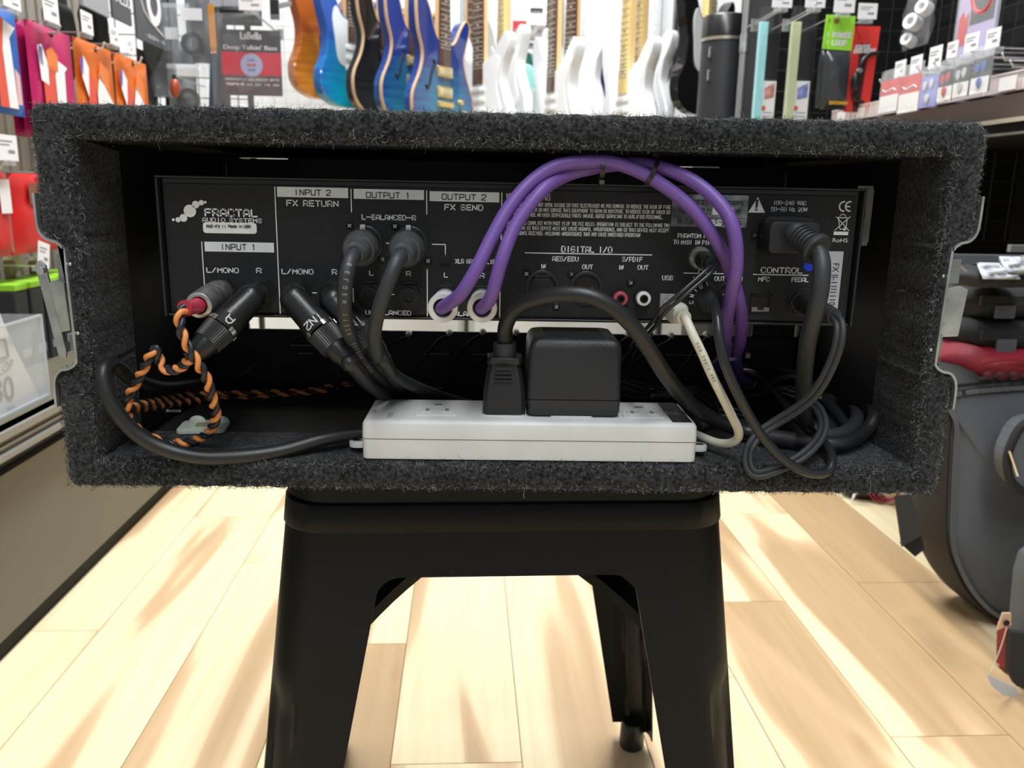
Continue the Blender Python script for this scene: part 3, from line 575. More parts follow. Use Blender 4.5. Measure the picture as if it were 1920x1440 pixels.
for px, m, l in ((1161, mat('red_rca_ring', (.45, .07, .09), .4), 'red ringed phono socket'), (1204, mat('white_rca_ring', (.75, .77, .78), .4), 'white ringed phono socket')):
    c = PY(px, 558, PYY); o = obj('phono_socket', MB().lathe([(0, .0056), (.0035, .0054)], c, -Y_, 26), M_blk, unit, label=l)
    obj('coloured_ring', MB().lathe([(.0035, .0046), (.0065, .0044), (.0068, .0040), (.0068, .0026), (.0035, .0026)], c, -Y_, 26, caps=False), m, o)
    obj('metal_sleeve', MB().lathe([(.0035, .0026), (.0072, .0026), (.0072, .0017), (.0035, .0017)], c, -Y_, 22, caps=False), M_hole, o)
# ground-lift switch
a = PY(835, 487, PYY); o = obj('slide_switch', MB().box((a.x-.0036, PYY-.0012, a.z-.0026), (a.x+.0036, PYY+.0002, a.z+.0026)), M_sc, unit, bevel=.0003)
obj('switch_knob', MB().box((a.x-.0022, PYY-.0032, a.z-.0012), (a.x+.0026, PYY-.0008, a.z+.0022)), M_hole, o)
# network-style socket
a = PY(1426, 567, PYY); mb = MB(); mb.box((a.x-.0066, PYY-.0012, a.z-.0060), (a.x-.0056, PYY, a.z+.0052)); mb.box((a.x+.0056, PYY-.0012, a.z-.0060), (a.x+.0066, PYY, a.z+.0052)); mb.box((a.x-.0066, PYY-.0012, a.z+.0044), (a.x+.0066, PYY, a.z+.0052)); mb.box((a.x-.0066, PYY-.0012, a.z-.0066), (a.x+.0066, PYY, a.z-.0058))
o = obj('modular_socket', mb, M_sc, unit); obj('socket_hole', MB().box((a.x-.0058, PYY-.0004, a.z-.0058), (a.x+.0058, PYY, a.z+.0046)), M_hole, o)
mb = MB(); mb.box((a.x-.006, PYY-.0010, a.z-.0058), (a.x-.002, PYY, a.z-.0030)); mb.box((a.x+.002, PYY-.0010, a.z-.0058), (a.x+.006, PYY, a.z-.0030)); mb.box((a.x-.002, PYY-.0008, a.z-.0058), (a.x+.002, PYY, a.z-.0048)); obj('metal_shield', mb, M_rail, o)
# five-pin data sockets (the left one holds the data cable)
for px in (1318, 1368):
    c = PY(px, 552, PYY); o = obj('data_socket', MB().lathe([(0, .0088), (.0010, .0088), (.0013, .0080), (.0013, .0066), (.0002, .0066)], c, -Y_, 30, caps=False), M_blk, unit)
    obj('socket_face', MB().lathe([(0, .0066), (.0006, .0066)], c, -Y_, 24), M_hole, o)
    mb = MB()
    for k in range(5): t = math.radians(180+45*k); mb.lathe([(0, .0007), (.0010, .0007)], c+X*.0042*math.cos(t)+Z*.0042*math.sin(t), -Y_, 8)
    obj('pin_hole', mb, M_rail, o)
# mains inlet
c = PY(1475, 440, PYY); o = obj('mains_inlet', MB().rbox(c-Y_*.0008, X, Z, -Y_, .0305, .0222, .0022, .003), M_blk, unit)
# little foot label at the lower edge
a = PY(1547, 603, PYY-.0005); obj('paper_scrap', MB().prism([(a.x-.0025, PYY-.0006, .5836), (a.x+.0025, PYY-.0006, .5836), (a.x+.001, PYY-.0006, .5850), (a.x-.001, PYY-.0006, .5850)], (0, .0004, 0)), M_print, unit, smooth=False)
# ---- lower rack unit: black panel with a row of plugs at its back; light shows through the gap above it
low = thing('patch_panel', 'black patch panel with a row of small shiny plugs, in the dark beneath the processor', 'audio equipment', (.012, .70, .4995))
zs = PY(930, 623, .70).z; zs1 = .5802
mb = MB(); xl = PY(467, 605, .70).x; xr = PY(1410, 615, .70).x
mb.box((IX0-.0003, .698, .4982), (IX1+.0003, .702, zs)); obj('panel_face', mb, M_inner, low, bevel=.0005)
for q_ in (((IX0+.001, .698, zs), (xl, .702, .5795)), ((xr, .698, zs), (IX1-.001, .702, .5795))): obj('panel_ear', MB().box(*q_), M_inner, low, bevel=.001)
M_wire = mat('black_rubber', (.013, .014, .015), .55, bump=.12, bscale=500)
for i, px in enumerate((575, 650, 702, 765, 842, 905, 968, 1040, 1110, 1180, 1222, 1262, 1330)):
    c = PY(px, 627+R_.uniform(-3, 3)+(px-575)*.006, .685); mb = MB(); mb.lathe([(0, .0030), (.006, .0030), (.010, .0020), (.012, .0012)], c+Y_*.012, -Y_, 10); mb.ball(c, .0019, 8, 6)
    o = obj('plug_tip', mb, M_nickel, low)
    e = c+Vector((-.028-R_.uniform(0, .02), -.03, -.022-R_.uniform(0, .01)))
    obj('thin_lead', MB().tube(smooth_path([c+Y_*.003-Z*.001, c+Vector((-.008, -.01, -.003)), (c+e)/2+Z*.003, e, e+Vector((-.02, .01, -.02))], 5), .0014, 8), M_wire, low)
mb = MB()
for x0, x1, yy in ((545, 585, 647), (795, 842, 663), (885, 925, 664), (1245, 1310, 665), (560, 700, 662)):
    a, b = PY(x0, yy, .69), PY(x1, yy+1, .69); obj('edge_clip', MB().box((a.x, .689, a.z-.0003), (b.x, .699, a.z+.0004)), M_rail, low, smooth=False)
# ================================================================ CABLES, PLUGS AND POWER STRIP
M_purple = mat('purple_cable_jacket', (.155, .078, .34), .48, bump=.1, bscale=300)
M_cream = mat('cream_cable_jacket', (.66, .66, .55), .42, var=.04, scale=60)
M_ivory = mat('ivory_plastic', (.64, .66, .645), .45, var=.03, scale=60)
M_cord = mat('black_cord_sheath', (.015, .0155, .0165), .42, bump=.08, bscale=300)
M_cord2 = mat('grey_black_cord', (.027, .031, .036), .55, bump=.1, bscale=400)
M_gloss = mat('glossy_black_cord', (.018, .02, .023), .28)
M_soft = mat('soft_grey_rubber', (.05, .057, .062), .7, var=.25, scale=200, bump=.3, bscale=600)
M_orange = mat('orange_wire', (.78, .29, .09), .42)
M_bwire = mat('dark_wire', (.016, .02, .026), .35)
M_tie = mat('black_cable_tie', (.012, .012, .013), .35)
M_redshrink = mat('red_heat_shrink', (.42, .03, .06), .45, bump=.4, bscale=250)
M_white_print = mat('white_jacket_print', (.55, .57, .58), .6)
def base(P): return Vector(min(P, key=lambda p: p.z))
def path(L, n=8): return smooth_path(PP(L), n)
def wire(root, P, r, m, name='cable', seg=14, label=None):
    return obj(name, MB().tube(P, r, seg), m, root, angle=60, label=label)
def helix(P, r, pitch, phase):
    a = None; out = []; s = 0; n = len(P)
    for i in range(n):
        t = (P[min(i+1, n-1)]-P[max(i-1, 0)]).normalized()
        a = t.orthogonal().normalized() if a is None else (a-t*a.dot(t)).normalized()
        b = t.cross(a)
        if i: s += (P[i]-P[i-1]).length
        w = 2*math.pi*s/pitch+phase; out.append(P[i]+(a*math.cos(w)+b*math.sin(w))*r)
    return out
def resample(P, d):
    out = [P[0]]; acc = 0
    for a, b in zip(P, P[1:]):
        L = (b-a).length
        while acc+L >= d and L > 0:
            t = (d-acc)/L; a = a.lerp(b, t); L = (b-a).length; out.append(a.copy()); acc = 0
        acc += L
    return out
def path_text(root, P, r, s, start, h, step, flip=False, m=None):
    Q = resample(P, .0005); mb = MB(); k = int(start/.0005)
    for c in s:
        if c != ' ' and k+2 < len(Q):
            p = Q[k]; t = (Q[k+2]-Q[k-2]).normalized(); v = (CC-p).normalized(); v = (v-t*v.dot(t)).normalized(); sd = t.cross(v)
            if flip: rr, uu = t, sd*-1
            else: rr, uu = t, sd
            stroke(mb, c, p+v*(r+.0002)-uu*h/2, rr, uu, h*.55, h, h*.17)
        k += int(step/.0005)
    return obj('jacket_print', mb, m or M_white_print, root, smooth=False)
def tie(P0, P1, c, r0, lab, headdir, m=M_tie, name='cable_tie'):
    # strap round two cables: c centre, axis along the cables
    ax = (P1-P0).normalized(); a = ax.orthogonal().normalized(); b = ax.cross(a); mb = MB(); n = 28
    L = []
    for dz, dr in ((-.0013, 0), (-.0013, .0006), (.0013, .0006), (.0013, 0)):
        L.append([c+ax*dz+(a*math.cos(2*math.pi*i/n)*(r0[0]+dr)+b*math.sin(2*math.pi*i/n)*(r0[1]+dr)) for i in range(n)])
    mb.loft(L+[L[0]])
    t = thing(name, lab, 'cable tie', c-Z*r0[0]); obj('strap', mb, m, t, bevel=0)
    h = c+headdir; d = (h-c).normalized(); s = ax.cross(d); obj('ratchet_head', MB().obox(h, ax, s, d, .0034, .0042, .0030), m, t, bevel=.0004)
    return t
# ---- purple cables
def purple(jack, L, lab, end=None):
    c = JK[jack]; t = thing('purple_audio_cable', lab, 'cable', c+Vector((0, -.03, -.008)), 'purple audio cables with ivory plugs')
    q = PY(L[0][0], L[0][1], .486); ax = (q-c).normalized(); ln = (q-c).length
    o = obj('plug_shell', MB().lathe([(.003, .0042), (.007, .0046), (.0075, .0062), (.016, .0068), (.018, .0066), (.0185, .0074), (ln-.001, .0089), (ln, .0086), (ln, .0058), (ln-.006, .0050)], c, ax, 30, caps=False), M_ivory, t)
    obj('plug_collar', MB().lathe([(.0055, .0066), (.0115, .0066), (.0125, .0070), (.0125, .0058), (.0055, .0055)], c, ax, 26, caps=False), M_nickel, o)
    obj('plug_hollow', MB().lathe([(ln-.004, .0056), (ln-.003, .0056)], c, ax, 20), M_hole, o)
    P = [c+ax*(ln-.004)]+[c+ax*(ln-.001)+Z*.0003]+PP(L[1:]); P = smooth_path(P, 8)
    wire(t, P, .00400, M_purple); return t, P
pt1, PA = purple('o2l', [(830, 578, 0), (862, 553, .474), (890, 510, .472), (925, 440, .478), (958, 384, .484), (1000, 338, .490), (1050, 309, .493), (1123, 303, .495), (1165, 309, .496), (1216, 331, .497), (1266, 364, .495), (1307, 402, .492), (1345, 455, .490), (1368, 505, .497), (1385, 564, .505), (1390, 605, .52), (1388, 640, .545), (1380, 668, .575), (1383, 690, .60), (1388, 708, .62), (1404, 716, .635)],
    'purple audio cable in the left ivory plug, outer curve of the arch')
pt2, PB = purple('o2r', [(904, 578, 0), (921, 556, .476), (940, 490, .474), (966, 424, .480), (1012, 362, .487), (1056, 331, .497), (1112, 315, .502), (1187, 307, .505), (1251, 318, .500), (1308, 345, .492), (1356, 390, .482), (1377, 438, .477), (1381, 495, .478), (1374, 541, .484), (1364, 590, .500), (1361, 630, .530), (1360, 665, .570), (1340, 690, .61), (1326, 708, .64), (1335, 722, .66), (1385, 724, .67)],
    'purple audio cable in the right ivory plug, inner curve of the arch')
for t, P in ((pt1, PA),):
    a, b = P[-2], P[-1]; d = (b-a).normalized(); obj('far_plug', MB().lathe([(-.002, .0048), (.004, .0048), (.0045, .004), (.007, .004)], b, d, 16), M_tie, t)
    obj('plug_band', MB().lathe([(.0015, .0051), (.0032, .0051)], b, d, 16), M_nickel, t)
c = (PY(1128, 303, .495)+PY(1128, 314, .502))/2; tie(PY(1110, 304, .495), PY(1145, 306, .495), c, (.0088, .0062), 'black cable tie on the crown of the purple arch, square head below', Vector((0, -.003, -.0105)))
c = (PY(1221, 332, .497)+PY(1222, 311, .503))/2; tie(PY(1205, 318, .495), PY(1240, 336, .495), c, (.0092, .0064), 'black cable tie on the right shoulder of the purple arch', Vector((.002, .002, .0095)))
c = (PY(1380, 667, .574)+PY(1360, 664, .570))/2; tie(c-Z*.01, c+Z*.01+Y_*-.004, c, (.0092, .0055), 'cable tie with grey head round the purple cables by the case floor', Vector((.0115, -.002, .0005)), mat('grey_tie_head', (.22, .23, .26), .5))
# ---- balanced cables with rubber boots
def xlr_cable(c, q, L, lab, text=None):
    t = thing('balanced_audio_cable', lab, 'cable', c+Vector((0, -.03, -.02)), 'grey-black balanced output cables')
    ax = (q-c).normalized(); ln = (q-c).length
    obj('connector_shell', MB().lathe([(.0, .0088), (.010, .0088), (.0105, .0094), (.018, .0096), (.020, .0088)], c, ax, 30), M_blk, t)
    o = obj('rubber_boot', MB().lathe([(.014, .0096), (.019, .0108), (.026, .0104), (.030, .0090), (.0305, .0078), (ln-.004, .0066), (ln-.0035, .0058), (ln, .0052)], c, ax, 30), M_soft, t)
    obj('release_latch', MB().obox(c+Vector((-.0005, -.006, .0098)), X, Z, Y_, .0034, .0040, .006), M_chrome, t, bevel=.0005)
    P = smooth_path([q-ax*.004, q+ax*.001]+PP(L), 8)
    wire(t, P, .00405, M_cord2)
    if text: path_text(t, P, .00405, text, .020, .0021, .0036, m=mat('dim_jacket_print', (.30, .31, .32), .6))
    return t
xlr_cable(XA, PY(664, 478, .475), [(655, 495, .462), (648, 530, .458), (646, 575, .460), (651, 612, .468), (666, 650, .485), (692, 690, .510), (732, 722, .545), (785, 747, .585), (850, 764, .62)], 'grey-black balanced cable with rubber boot and white printing, hanging nearest the left', 'BELDEN 1192A  BELDEN 1192A')
xlr_cable(XB, PY(752, 480, .475), [(742, 495, .462), (724, 540, .458), (708, 590, .460), (702, 632, .470), (709, 668, .487), (738, 703, .515), (790, 730, .55), (850, 751, .585), (905, 765, .61)], 'grey-black balanced cable with rubber boot, second one, hanging right of the printed cable')
# ---- quarter-inch angled plugs
M_plug = mat('black_satin_shell', (.011, .0125, .014), .33, bump=.1, bscale=900)
M_knurl = mat('knurled_black_collar', (.02, .021, .022), .45)
def knurl(c, ax, z0, z1, r0, r1):
    mb = MB(); a = ax.orthogonal().normalized(); b = ax.cross(a); n = 80; lp = []
    for z, r in ((z0, r0), (z1, r1)):
        lp.append([c+ax*z+(a*math.cos(2*math.pi*i/n)+b*math.sin(2*math.pi*i/n))*(r*(1 if i % 2 else .955)) for i in range(n)])
    return mb.loft(lp, True, True)
def angled(jack, e, q, lab, text, L=None, lw=.0042, side=1):
    c = JK[jack]; E_ = PY(*e); Q = PY(*q); t = thing('angled_jack_plug', lab, 'plug', Vector((Q.x, Q.y, Q.z-.008)), 'black angled plugs with locking collar')
    ax = (Q-E_).normalized(); ln = (Q-E_).length
    P = smooth_path([c-Y_*.003, c.lerp(E_, .6), E_+(c-E_)*.08+ax*.002, E_+ax*.010], 5)
    obj('elbow', MB().tube(P, [.00660]*4+[.00748]*4+[.00814]*4+[.00836]*(len(P)-12), 22).ball(E_+ax*.0015, .00847, 22, 14), M_plug, t, angle=180)
    s = ln/.078
    obj('barrel', MB().lathe([(.002, .00836), (.026*s, .00869), (.033*s, .00935), (.042*s, .00946), (.0425*s, .00880)], E_, ax, 30), M_plug, t)
    obj('locking_collar', knurl(E_, ax, .0455*s, .064*s, .00968, .00858), M_knurl, t)
    v = (CC-E_).normalized(); v = (v-ax*v.dot(ax)).normalized(); sd = ax.cross(v)
    mb = MB()
    for w0 in (-62, 38, 150, 220):
        lp = []
        for z in (.0405*s, .0452*s):
            lp.append([E_+ax*z+(v*math.cos(math.radians(w0+k*6))+sd*math.sin(math.radians(w0+k*6)))*.00990 for k in range(8)])
        mb.loft(lp, closed=False)
    obj('metal_tab', mb, M_chrome, t, solid=.0004)
    mb = MB(); lp = []
    for z in (.008*s, .0095*s): lp.append([E_+ax*z*.1+(v*math.cos(math.radians(k*9-60+side*58))+sd*math.sin(math.radians(k*9-60+side*58)))*.00880+ax*(z-.008*s) for k in range(7)])
    obj('elbow_ring', mb.loft(lp, closed=False), M_nickel, t)
    obj('tail_boot', MB().lathe([(.062*s, .00792), (.074*s, .00682), (.078*s, .00572), (.086*s, .00506)], E_, ax, 24), M_plug, t)
    if text:
        lab_ = MB(); h = .0062
        lp = []
        for z in (.0325*s, .0325*s+.0072): lp.append([E_+ax*z+(v*math.cos(math.radians(k*8-56))+sd*math.sin(math.radians(k*8-56)))*.0096 for k in range(15)])
        o = obj('paper_band', lab_.loft(lp, closed=False), M_hole, t)
        mb = MB(); r = .0099
        fb = MB(); stroke(fb, text, (0, 0, 0), X, Z, len(text)*.0040, .0044, .0008)
        for p in fb.v:
            a = (p.x-len(text)*.0020)/r; d = .0334*s+p.z
            mb.v.append(E_+ax*d+(v*math.cos(a)+sd*math.sin(a)*(1))*r)
        if side > 0:
            mb.v = [q for q in mb.v]
        mb.f = fb.f; obj('band_lettering', mb, M_white_print, o, smooth=False)
    if L:
        P = smooth_path([E_+ax*.080*s, E_+ax*.088*s]+PP(L), 8); wire(t, P, lw, M_cord)
    return t, E_+ax*.086*s, ax
a1, e1, ax1 = angled('in1r', (474, 556, .497), (368, 662, .470), 'black angled plug with locking collar pointing down left, marked A', 'A', side=-1)
angled('in2l', (549, 558, .497), (648, 672, .478), 'black angled plug marked IN2, pointing down right', 'IN2', [(700, 728, .52), (750, 752, .56), (810, 770, .60)], side=-1)
angled('in2r', (622, 560, .500), (712, 668, .492), 'black angled plug marked IN2, half hidden behind the printed cable', 'IN2', [(748, 722, .54), (790, 752, .58)], side=-1)
# ---- silver straight plug with the twisted orange and black wire
def twisted(P, pitch, r=.00165, rr=.00160, seg=9):
    Q = resample(P, .0009); return MB().tube(helix(Q, rr, pitch, 0), r, seg), MB().tube(helix(Q, rr, pitch, math.pi), r, seg)
c = JK['in1l']; Q = PY(372, 573, .478); ax = (Q-c).normalized(); ln = (Q-c).length
tw = thing('twisted_guitar_cable', 'orange and black twisted wire hanging from the worn silver plug', 'cable', PY(390, 830, .52), 'twisted orange and black wires')
o = obj('silver_plug', MB().lathe([(.002, .0072), (.008, .0072), (.0082, .0080), (.020, .0083), (.021, .0078), (.022, .0083), (ln-.004, .0080), (ln-.0005, .0074), (ln, .0066), (ln, .0052), (ln-.006, .005)], c, ax, 32, caps=False), M_nickel, tw, label='worn silver straight plug')
v = (CC-c).normalized(); obj('shell_slot', MB().obox(c+ax*(ln*.62)+Vector((.002, -.0082, -.0002)), ax, ax.cross(v).normalized(), v, .003, .0042, .0012), M_hole, o)
R0 = c+ax*(ln-.004); R1 = PY(346, 578, .466)
obj('heat_shrink', MB().tube(smooth_path([R0, R0.lerp(R1, .5)-Z*.0005, R1], 6), [.0046]*5+[.0042]*5+[.0046]*3, 20), M_redshrink, tw, label='red heat-shrink sleeve')
P = smooth_path([R1+(R0-R1)*.2]+PP([(338, 588, .462), (338, 615, .460), (350, 645, .461), (370, 680, .464), (388, 712, .470), (398, 745, .477), (405, 775, .486), (400, 798, .494), (386, 816, .503), (362, 827, .510), (335, 831, .514), (305, 827, .516), (278, 818, .514), (256, 803, .508), (241, 786, .500), (246, 768, .508), (285, 762, .545), (340, 754, .595), (400, 750, .635), (470, 748, .64), (540, 741, .65), (600, 735, .66), (640, 727, .68), (700, 722, .70), (780, 718, .71), (860, 706, .73)]), 10)
A1, B1 = twisted(P, .0150); obj('orange_wire', A1, M_orange, tw, angle=180); obj('black_wire', B1, M_bwire, tw, angle=180)
tw2 = thing('twisted_guitar_cable', 'orange and black twisted wire looping up to the black angled plug marked A', 'cable', PY(240, 770, .56), 'twisted orange and black wires')
P = smooth_path([e1-ax1*.004, e1]+PP([(340, 688, .478), (322, 695, .484), (305, 688, .488), (298, 672, .488), (292, 655, .486), (281, 668, .486), (268, 695, .490), (253, 722, .494), (241, 746, .497), (242, 764, .500), (264, 759, .520), (300, 752, .560), (345, 743, .605), (420, 739, .64), (500, 737, .65), (560, 735, .66), (600, 730, .67), (650, 719, .69), (720, 714, .71), (800, 708, .73), (880, 700, .75)]), 10)
A1, B1 = twisted(P, .0150); obj('orange_wire', A1, M_orange, tw2, angle=180); obj('black_wire', B1, M_bwire, tw2, angle=180)
# ---- power strip
SZ0, SZ1, SY0, SY1 = .4985, .5237, .4872, .5430
p0, p1 = PY(677, 830, SY0).x, PY(1309, 830, SY0).x
strip = thing('power_strip', 'white multi-outlet power strip lying along the front lip of the rack case', 'power strip', ((p0+p1)/2, (SY0+SY1)/2, SZ0))
zm = .5120; r = .004
def rrect(x0, x1, y0, y1, z, ins=0, k=4):
    L = []
    for cx, cy, a0 in ((x1-r, y1-r, 0), (x0+r, y1-r, 90), (x0+r, y0+r, 180), (x1-r, y0+r, 270)):
        for i in range(k+1):
            a = math.radians(a0+90*i/k); L.append(Vector((cx+(r-ins)*math.cos(a), cy+(r-ins)*math.sin(a), z)))
    return L
obj('lower_shell', MB().loft([rrect(p0+.001, p1-.001, SY0+.001, SY1-.001, SZ0, .001), rrect(p0+.0004, p1-.0004, SY0+.0002, SY1-.0002, SZ0+.001), rrect(p0+.0004, p1-.0004, SY0+.0003, SY1-.0003, zm-.0003), rrect(p0, p1, SY0+.0012, SY1-.0012, zm-.0002, .0008)], True, True), M_ivory, strip, angle=50)
obj('upper_shell', MB().loft([rrect(p0+.0006, p1-.0006, SY0+.0012, SY1-.0012, zm, .0008), rrect(p0+.0002, p1-.0002, SY0, SY1, zm+.0003), rrect(p0+.0006, p1-.0006, SY0+.0002, SY1-.0002, SZ1-.0026), rrect(p0+.0012, p1-.0012, SY0+.0009, SY1-.0009, SZ1-.0007, .0005), rrect(p0+.0024, p1-.0024, SY0+.0022, SY1-.0022, SZ1, .001)], True, True), M_ivory, strip, angle=50)
for sx, xx in ((-1, p0), (1, p1)):
    mb = MB(); c = Vector((xx+sx*.0040, SY0+.017, SZ0+.0058)); mb.rbox(c, X, Y_, Z, .012, .011, .0035, .005)
    t = obj('mounting_ear', mb, M_ivory, strip); obj('ear_slot', MB().rbox(c+Z*.0016+X*sx*.001, X, Y_, Z, .006, .0035, .0006, .0016), M_hole, t)
M_slot = mat('outlet_recess_shadow_grey', (.22, .22, .21), .7)
def outlet(xc, wide=.0265):
    c = Vector((xc, .5165, SZ1)); t = obj('outlet', MB().rbox(c+Z*.0004, X, Y_, Z, wide, .034, .0009, .002), M_ivory, strip)
    mb = MB()
    for dx, dy, w_, d_ in ((-.0062, -.0062, .0022, .0070), (.0062, -.0062, .0022, .0075), (0, .0072, .0050, .0040)): mb.obox(c+Vector((dx, dy, .0009)), X, Y_, Z, w_, d_, .0004)
    obj('outlet_slot', mb, M_slot, t, smooth=False)
    mb = MB()
    for dx, dy in ((-.0062, -.0062), (.0062, -.0062), (0, .0072)):
        for k in (-1, 1): mb.obox(c+Vector((dx+k*.0032, dy, .0011)), X, Y_, Z, .0005, .009, .0006)
        mb.obox(c+Vector((dx, dy-.0045, .0011)), X, Y_, Z, .0065, .0005, .0006)
    obj('slot_surround', mb, M_ivory, t, smooth=False)
for px in (818, 943, 1070, 1205): outlet(PZ(px, 778, SZ1).x)
a, b = PZ(1240, 760, SZ1), PZ(1300, 796, SZ1)
LB = [PZ(1240, 760, SZ1+.0003), PZ(1275, 760, SZ1+.0003), PZ(1298, 797, SZ1+.0003), PZ(1262, 797, SZ1+.0003)]
x0, x1 = (LB[0].x+LB[3].x)/2, (LB[1].x+LB[2].x)/2
lo = obj('rating_label', MB().box((x0, SY0+.004, SZ1-.0002), (x1, SY1-.005, SZ1+.0003)), mat('black_foil_label', (.012, .012, .013), .4), strip, smooth=False)
mb = MB()
for i, s in enumerate(('15A', '125V', '1500W')):
    stroke(mb, s, Vector((x0+.0022+i*.0028, SY0+.019, SZ1+.0005)), Vector((0, 1, 0)), Vector((-1, 0, 0)), .010, .0019, .0004)
obj('label_lettering', mb, M_white_print, lo, smooth=False)
mb = MB(); stroke(mb, '15A', PZ(703, 776, SZ1+.0002), Vector((0, 1, 0)), Vector((-1, 0, 0)), .010, .0026, .0005); stroke(mb, '125V', PZ(734, 783, SZ1+.0002), Vector((0, 1, 0)), Vector((-1, 0, 0)), .012, .0026, .0005)
obj('moulded_lettering', mb, mat('faint_relief_grey', (.50, .50, .48), .5), strip, smooth=False)
P = path([(690, 812, .512), (655, 814, .508), (600, 825, .500), (530, 845, .492), (460, 855, .486), (380, 857, .482), (310, 842, .480), (255, 812, .478), (216, 768, .476), (197, 725, .477), (195, 694, .481), (210, 682, .492), (226, 692, .500), (248, 710, .512), (300, 726, .560), (355, 722, .61), (410, 714, .665)])
wire(strip, P, .00455, M_cord, 'power_cord', 18)
# ---- black square adapter
def plugbody():
    p, q = PY(987, 785, .4985), PY(1164, 785, .4985); x0, x1 = p.x, q.x; z0 = SZ1+.0010; z1 = z0+.0485; y0, y1 = .4985, .5520
    t = thing('mains_adapter', 'big square black mains adapter plugged upright into the white power strip', 'adapter', ((x0+x1)/2, (y0+y1)/2, z0))
    rr = .004
    def lp(ins, z, k=5):
        L = []
        for cx, cy, a0 in ((x1-rr, y1-rr, 0), (x0+rr, y1-rr, 90), (x0+rr, y0+rr, 180), (x1-rr, y0+rr, 270)):
            for i in range(k+1):
                a = math.radians(a0+90*i/k); L.append(Vector((cx+(rr)*math.cos(a)-math.copysign(ins, cx-(x0+x1)/2), cy+rr*math.sin(a)-math.copysign(ins, cy-(y0+y1)/2), z)))
        return L
    m = mat('black_adapter_plastic', (.020, .0225, .025), .38, bump=.25, bscale=1500)
    obj('adapter_base', MB().loft([lp(.0018, z0), lp(.0006, z0+.0015), lp(.0003, z0+.0100), lp(.0010, z0+.0103)], True, True), m, t, angle=50)
    obj('adapter_cover', MB().loft([lp(.0010, z0+.0103), lp(.0003, z0+.0106), lp(.0008, z1-.007), lp(.0018, z1-.003), lp(.0038, z1-.0008), lp(.0065, z1)], True, True), m, t, angle=50)
    mb = MB()
    for i in range(9): mb.box((x0+.011, y0+.013+i*.0036, z1-.0002), (x1-.011, y0+.0145+i*.0036, z1+.0004))
    obj('relief_lettering', mb, m, t, smooth=False)
    P = [Vector((x1-.012, y1-.004, z0+.012)), Vector((x1-.006, y1+.004, z0+.010))]+PP([(1190, 735, .59), (1230, 742, .60), (1290, 745, .60), (1345, 775, .585), (1400, 790, .58)])
    for k in range(3): wire(t, smooth_path([P[0]]+[p+Z*(.003*k)+X*.002*k for p in P[1:]], 6), .0011, M_gloss, 'output_lead', 8)
plugbody()
# ---- flat black plug and the cord that arcs over the adapter
t = thing('mains_cable', 'black mains cord with ribbed flat plug, arching in front of the rear panel', 'cable', PZ(945, 785, SZ1))
c0 = PY(945, 783, .500); c0.z = SZ1+.001; xa = c0.x; k = .000330
mb = MB()
def plug_loop(wd, dp, z, yc=.512): return [Vector((xa+sx*wd/2, yc+sy*dp/2, z)) for sx, sy in ((-.8, -1), (.8, -1), (1, -.75), (1, .75), (.8, 1), (-.8, 1), (-1, .75), (-1, -.75))]
z = c0.z
mb.loft([plug_loop(.0262, .024, z), plug_loop(.0266, .0245, z+.001), plug_loop(.0262, .0235, z+.0125), plug_loop(.0222, .019, z+.025), plug_loop(.0186, .0165, z+.0305), plug_loop(.0190, .0165, z+.0315)], True, True)
po = obj('plug_body', mb, M_cord, t, angle=30)
obj('plug_flange', MB().loft([plug_loop(.0212, .019, z+.0315), plug_loop(.0216, .0195, z+.0320), plug_loop(.0216, .0195, z+.0348), plug_loop(.0200, .018, z+.0355)], True, True), M_cord, po, angle=30)
obj('strain_relief', MB().lathe([(0, .0072), (.006, .0072), (.0085, .0070), (.0085, .0050)], (xa, .512, z+.0350), Z, 26), M_cord2, po)
mb = MB()
for i in range(4): mb.rbox((xa-.0008, .5010+.0008*i*-.5, z+.0215+i*.0026), X, Z, -Y_, .0110-.0003*i, .0009, .0022, .0004)
obj('grip_rib', mb, M_cord2, po)
P = smooth_path([Vector((xa, .512, z+.040)), Vector((xa, .511, z+.046))]+PP([(948, 612, .506), (960, 587, .500), (985, 568, .492), (1022, 556, .484), (1065, 552, .478), (1110, 557, .475), (1150, 578, .474), (1188, 614, .476), (1220, 660, .482), (1248, 703, .492), (1285, 748, .508), (1335, 785, .525), (1390, 806, .532), (1440, 818, .524), (1490, 826, .516)]), 8)
wire(t, P, .00480, M_cord, 'cord', 18)
p = P[-1]; obj('cord_collar', MB().lathe([(-.020, .0053), (.0, .0055), (.001, .0048)], p, (P[-1]-P[-6]).normalized(), 20), M_cord2, t)
wire(t, smooth_path([P[-1]]+PP([(1540, 832, .508), (1585, 830, .510), (1622, 810, .528), (1640, 778, .540), (1630, 750, .570), (1603, 731, .62), (1560, 722, .64), (1515, 722, .65)]), 8), .0046, M_cord, 'cord_coil', 16)
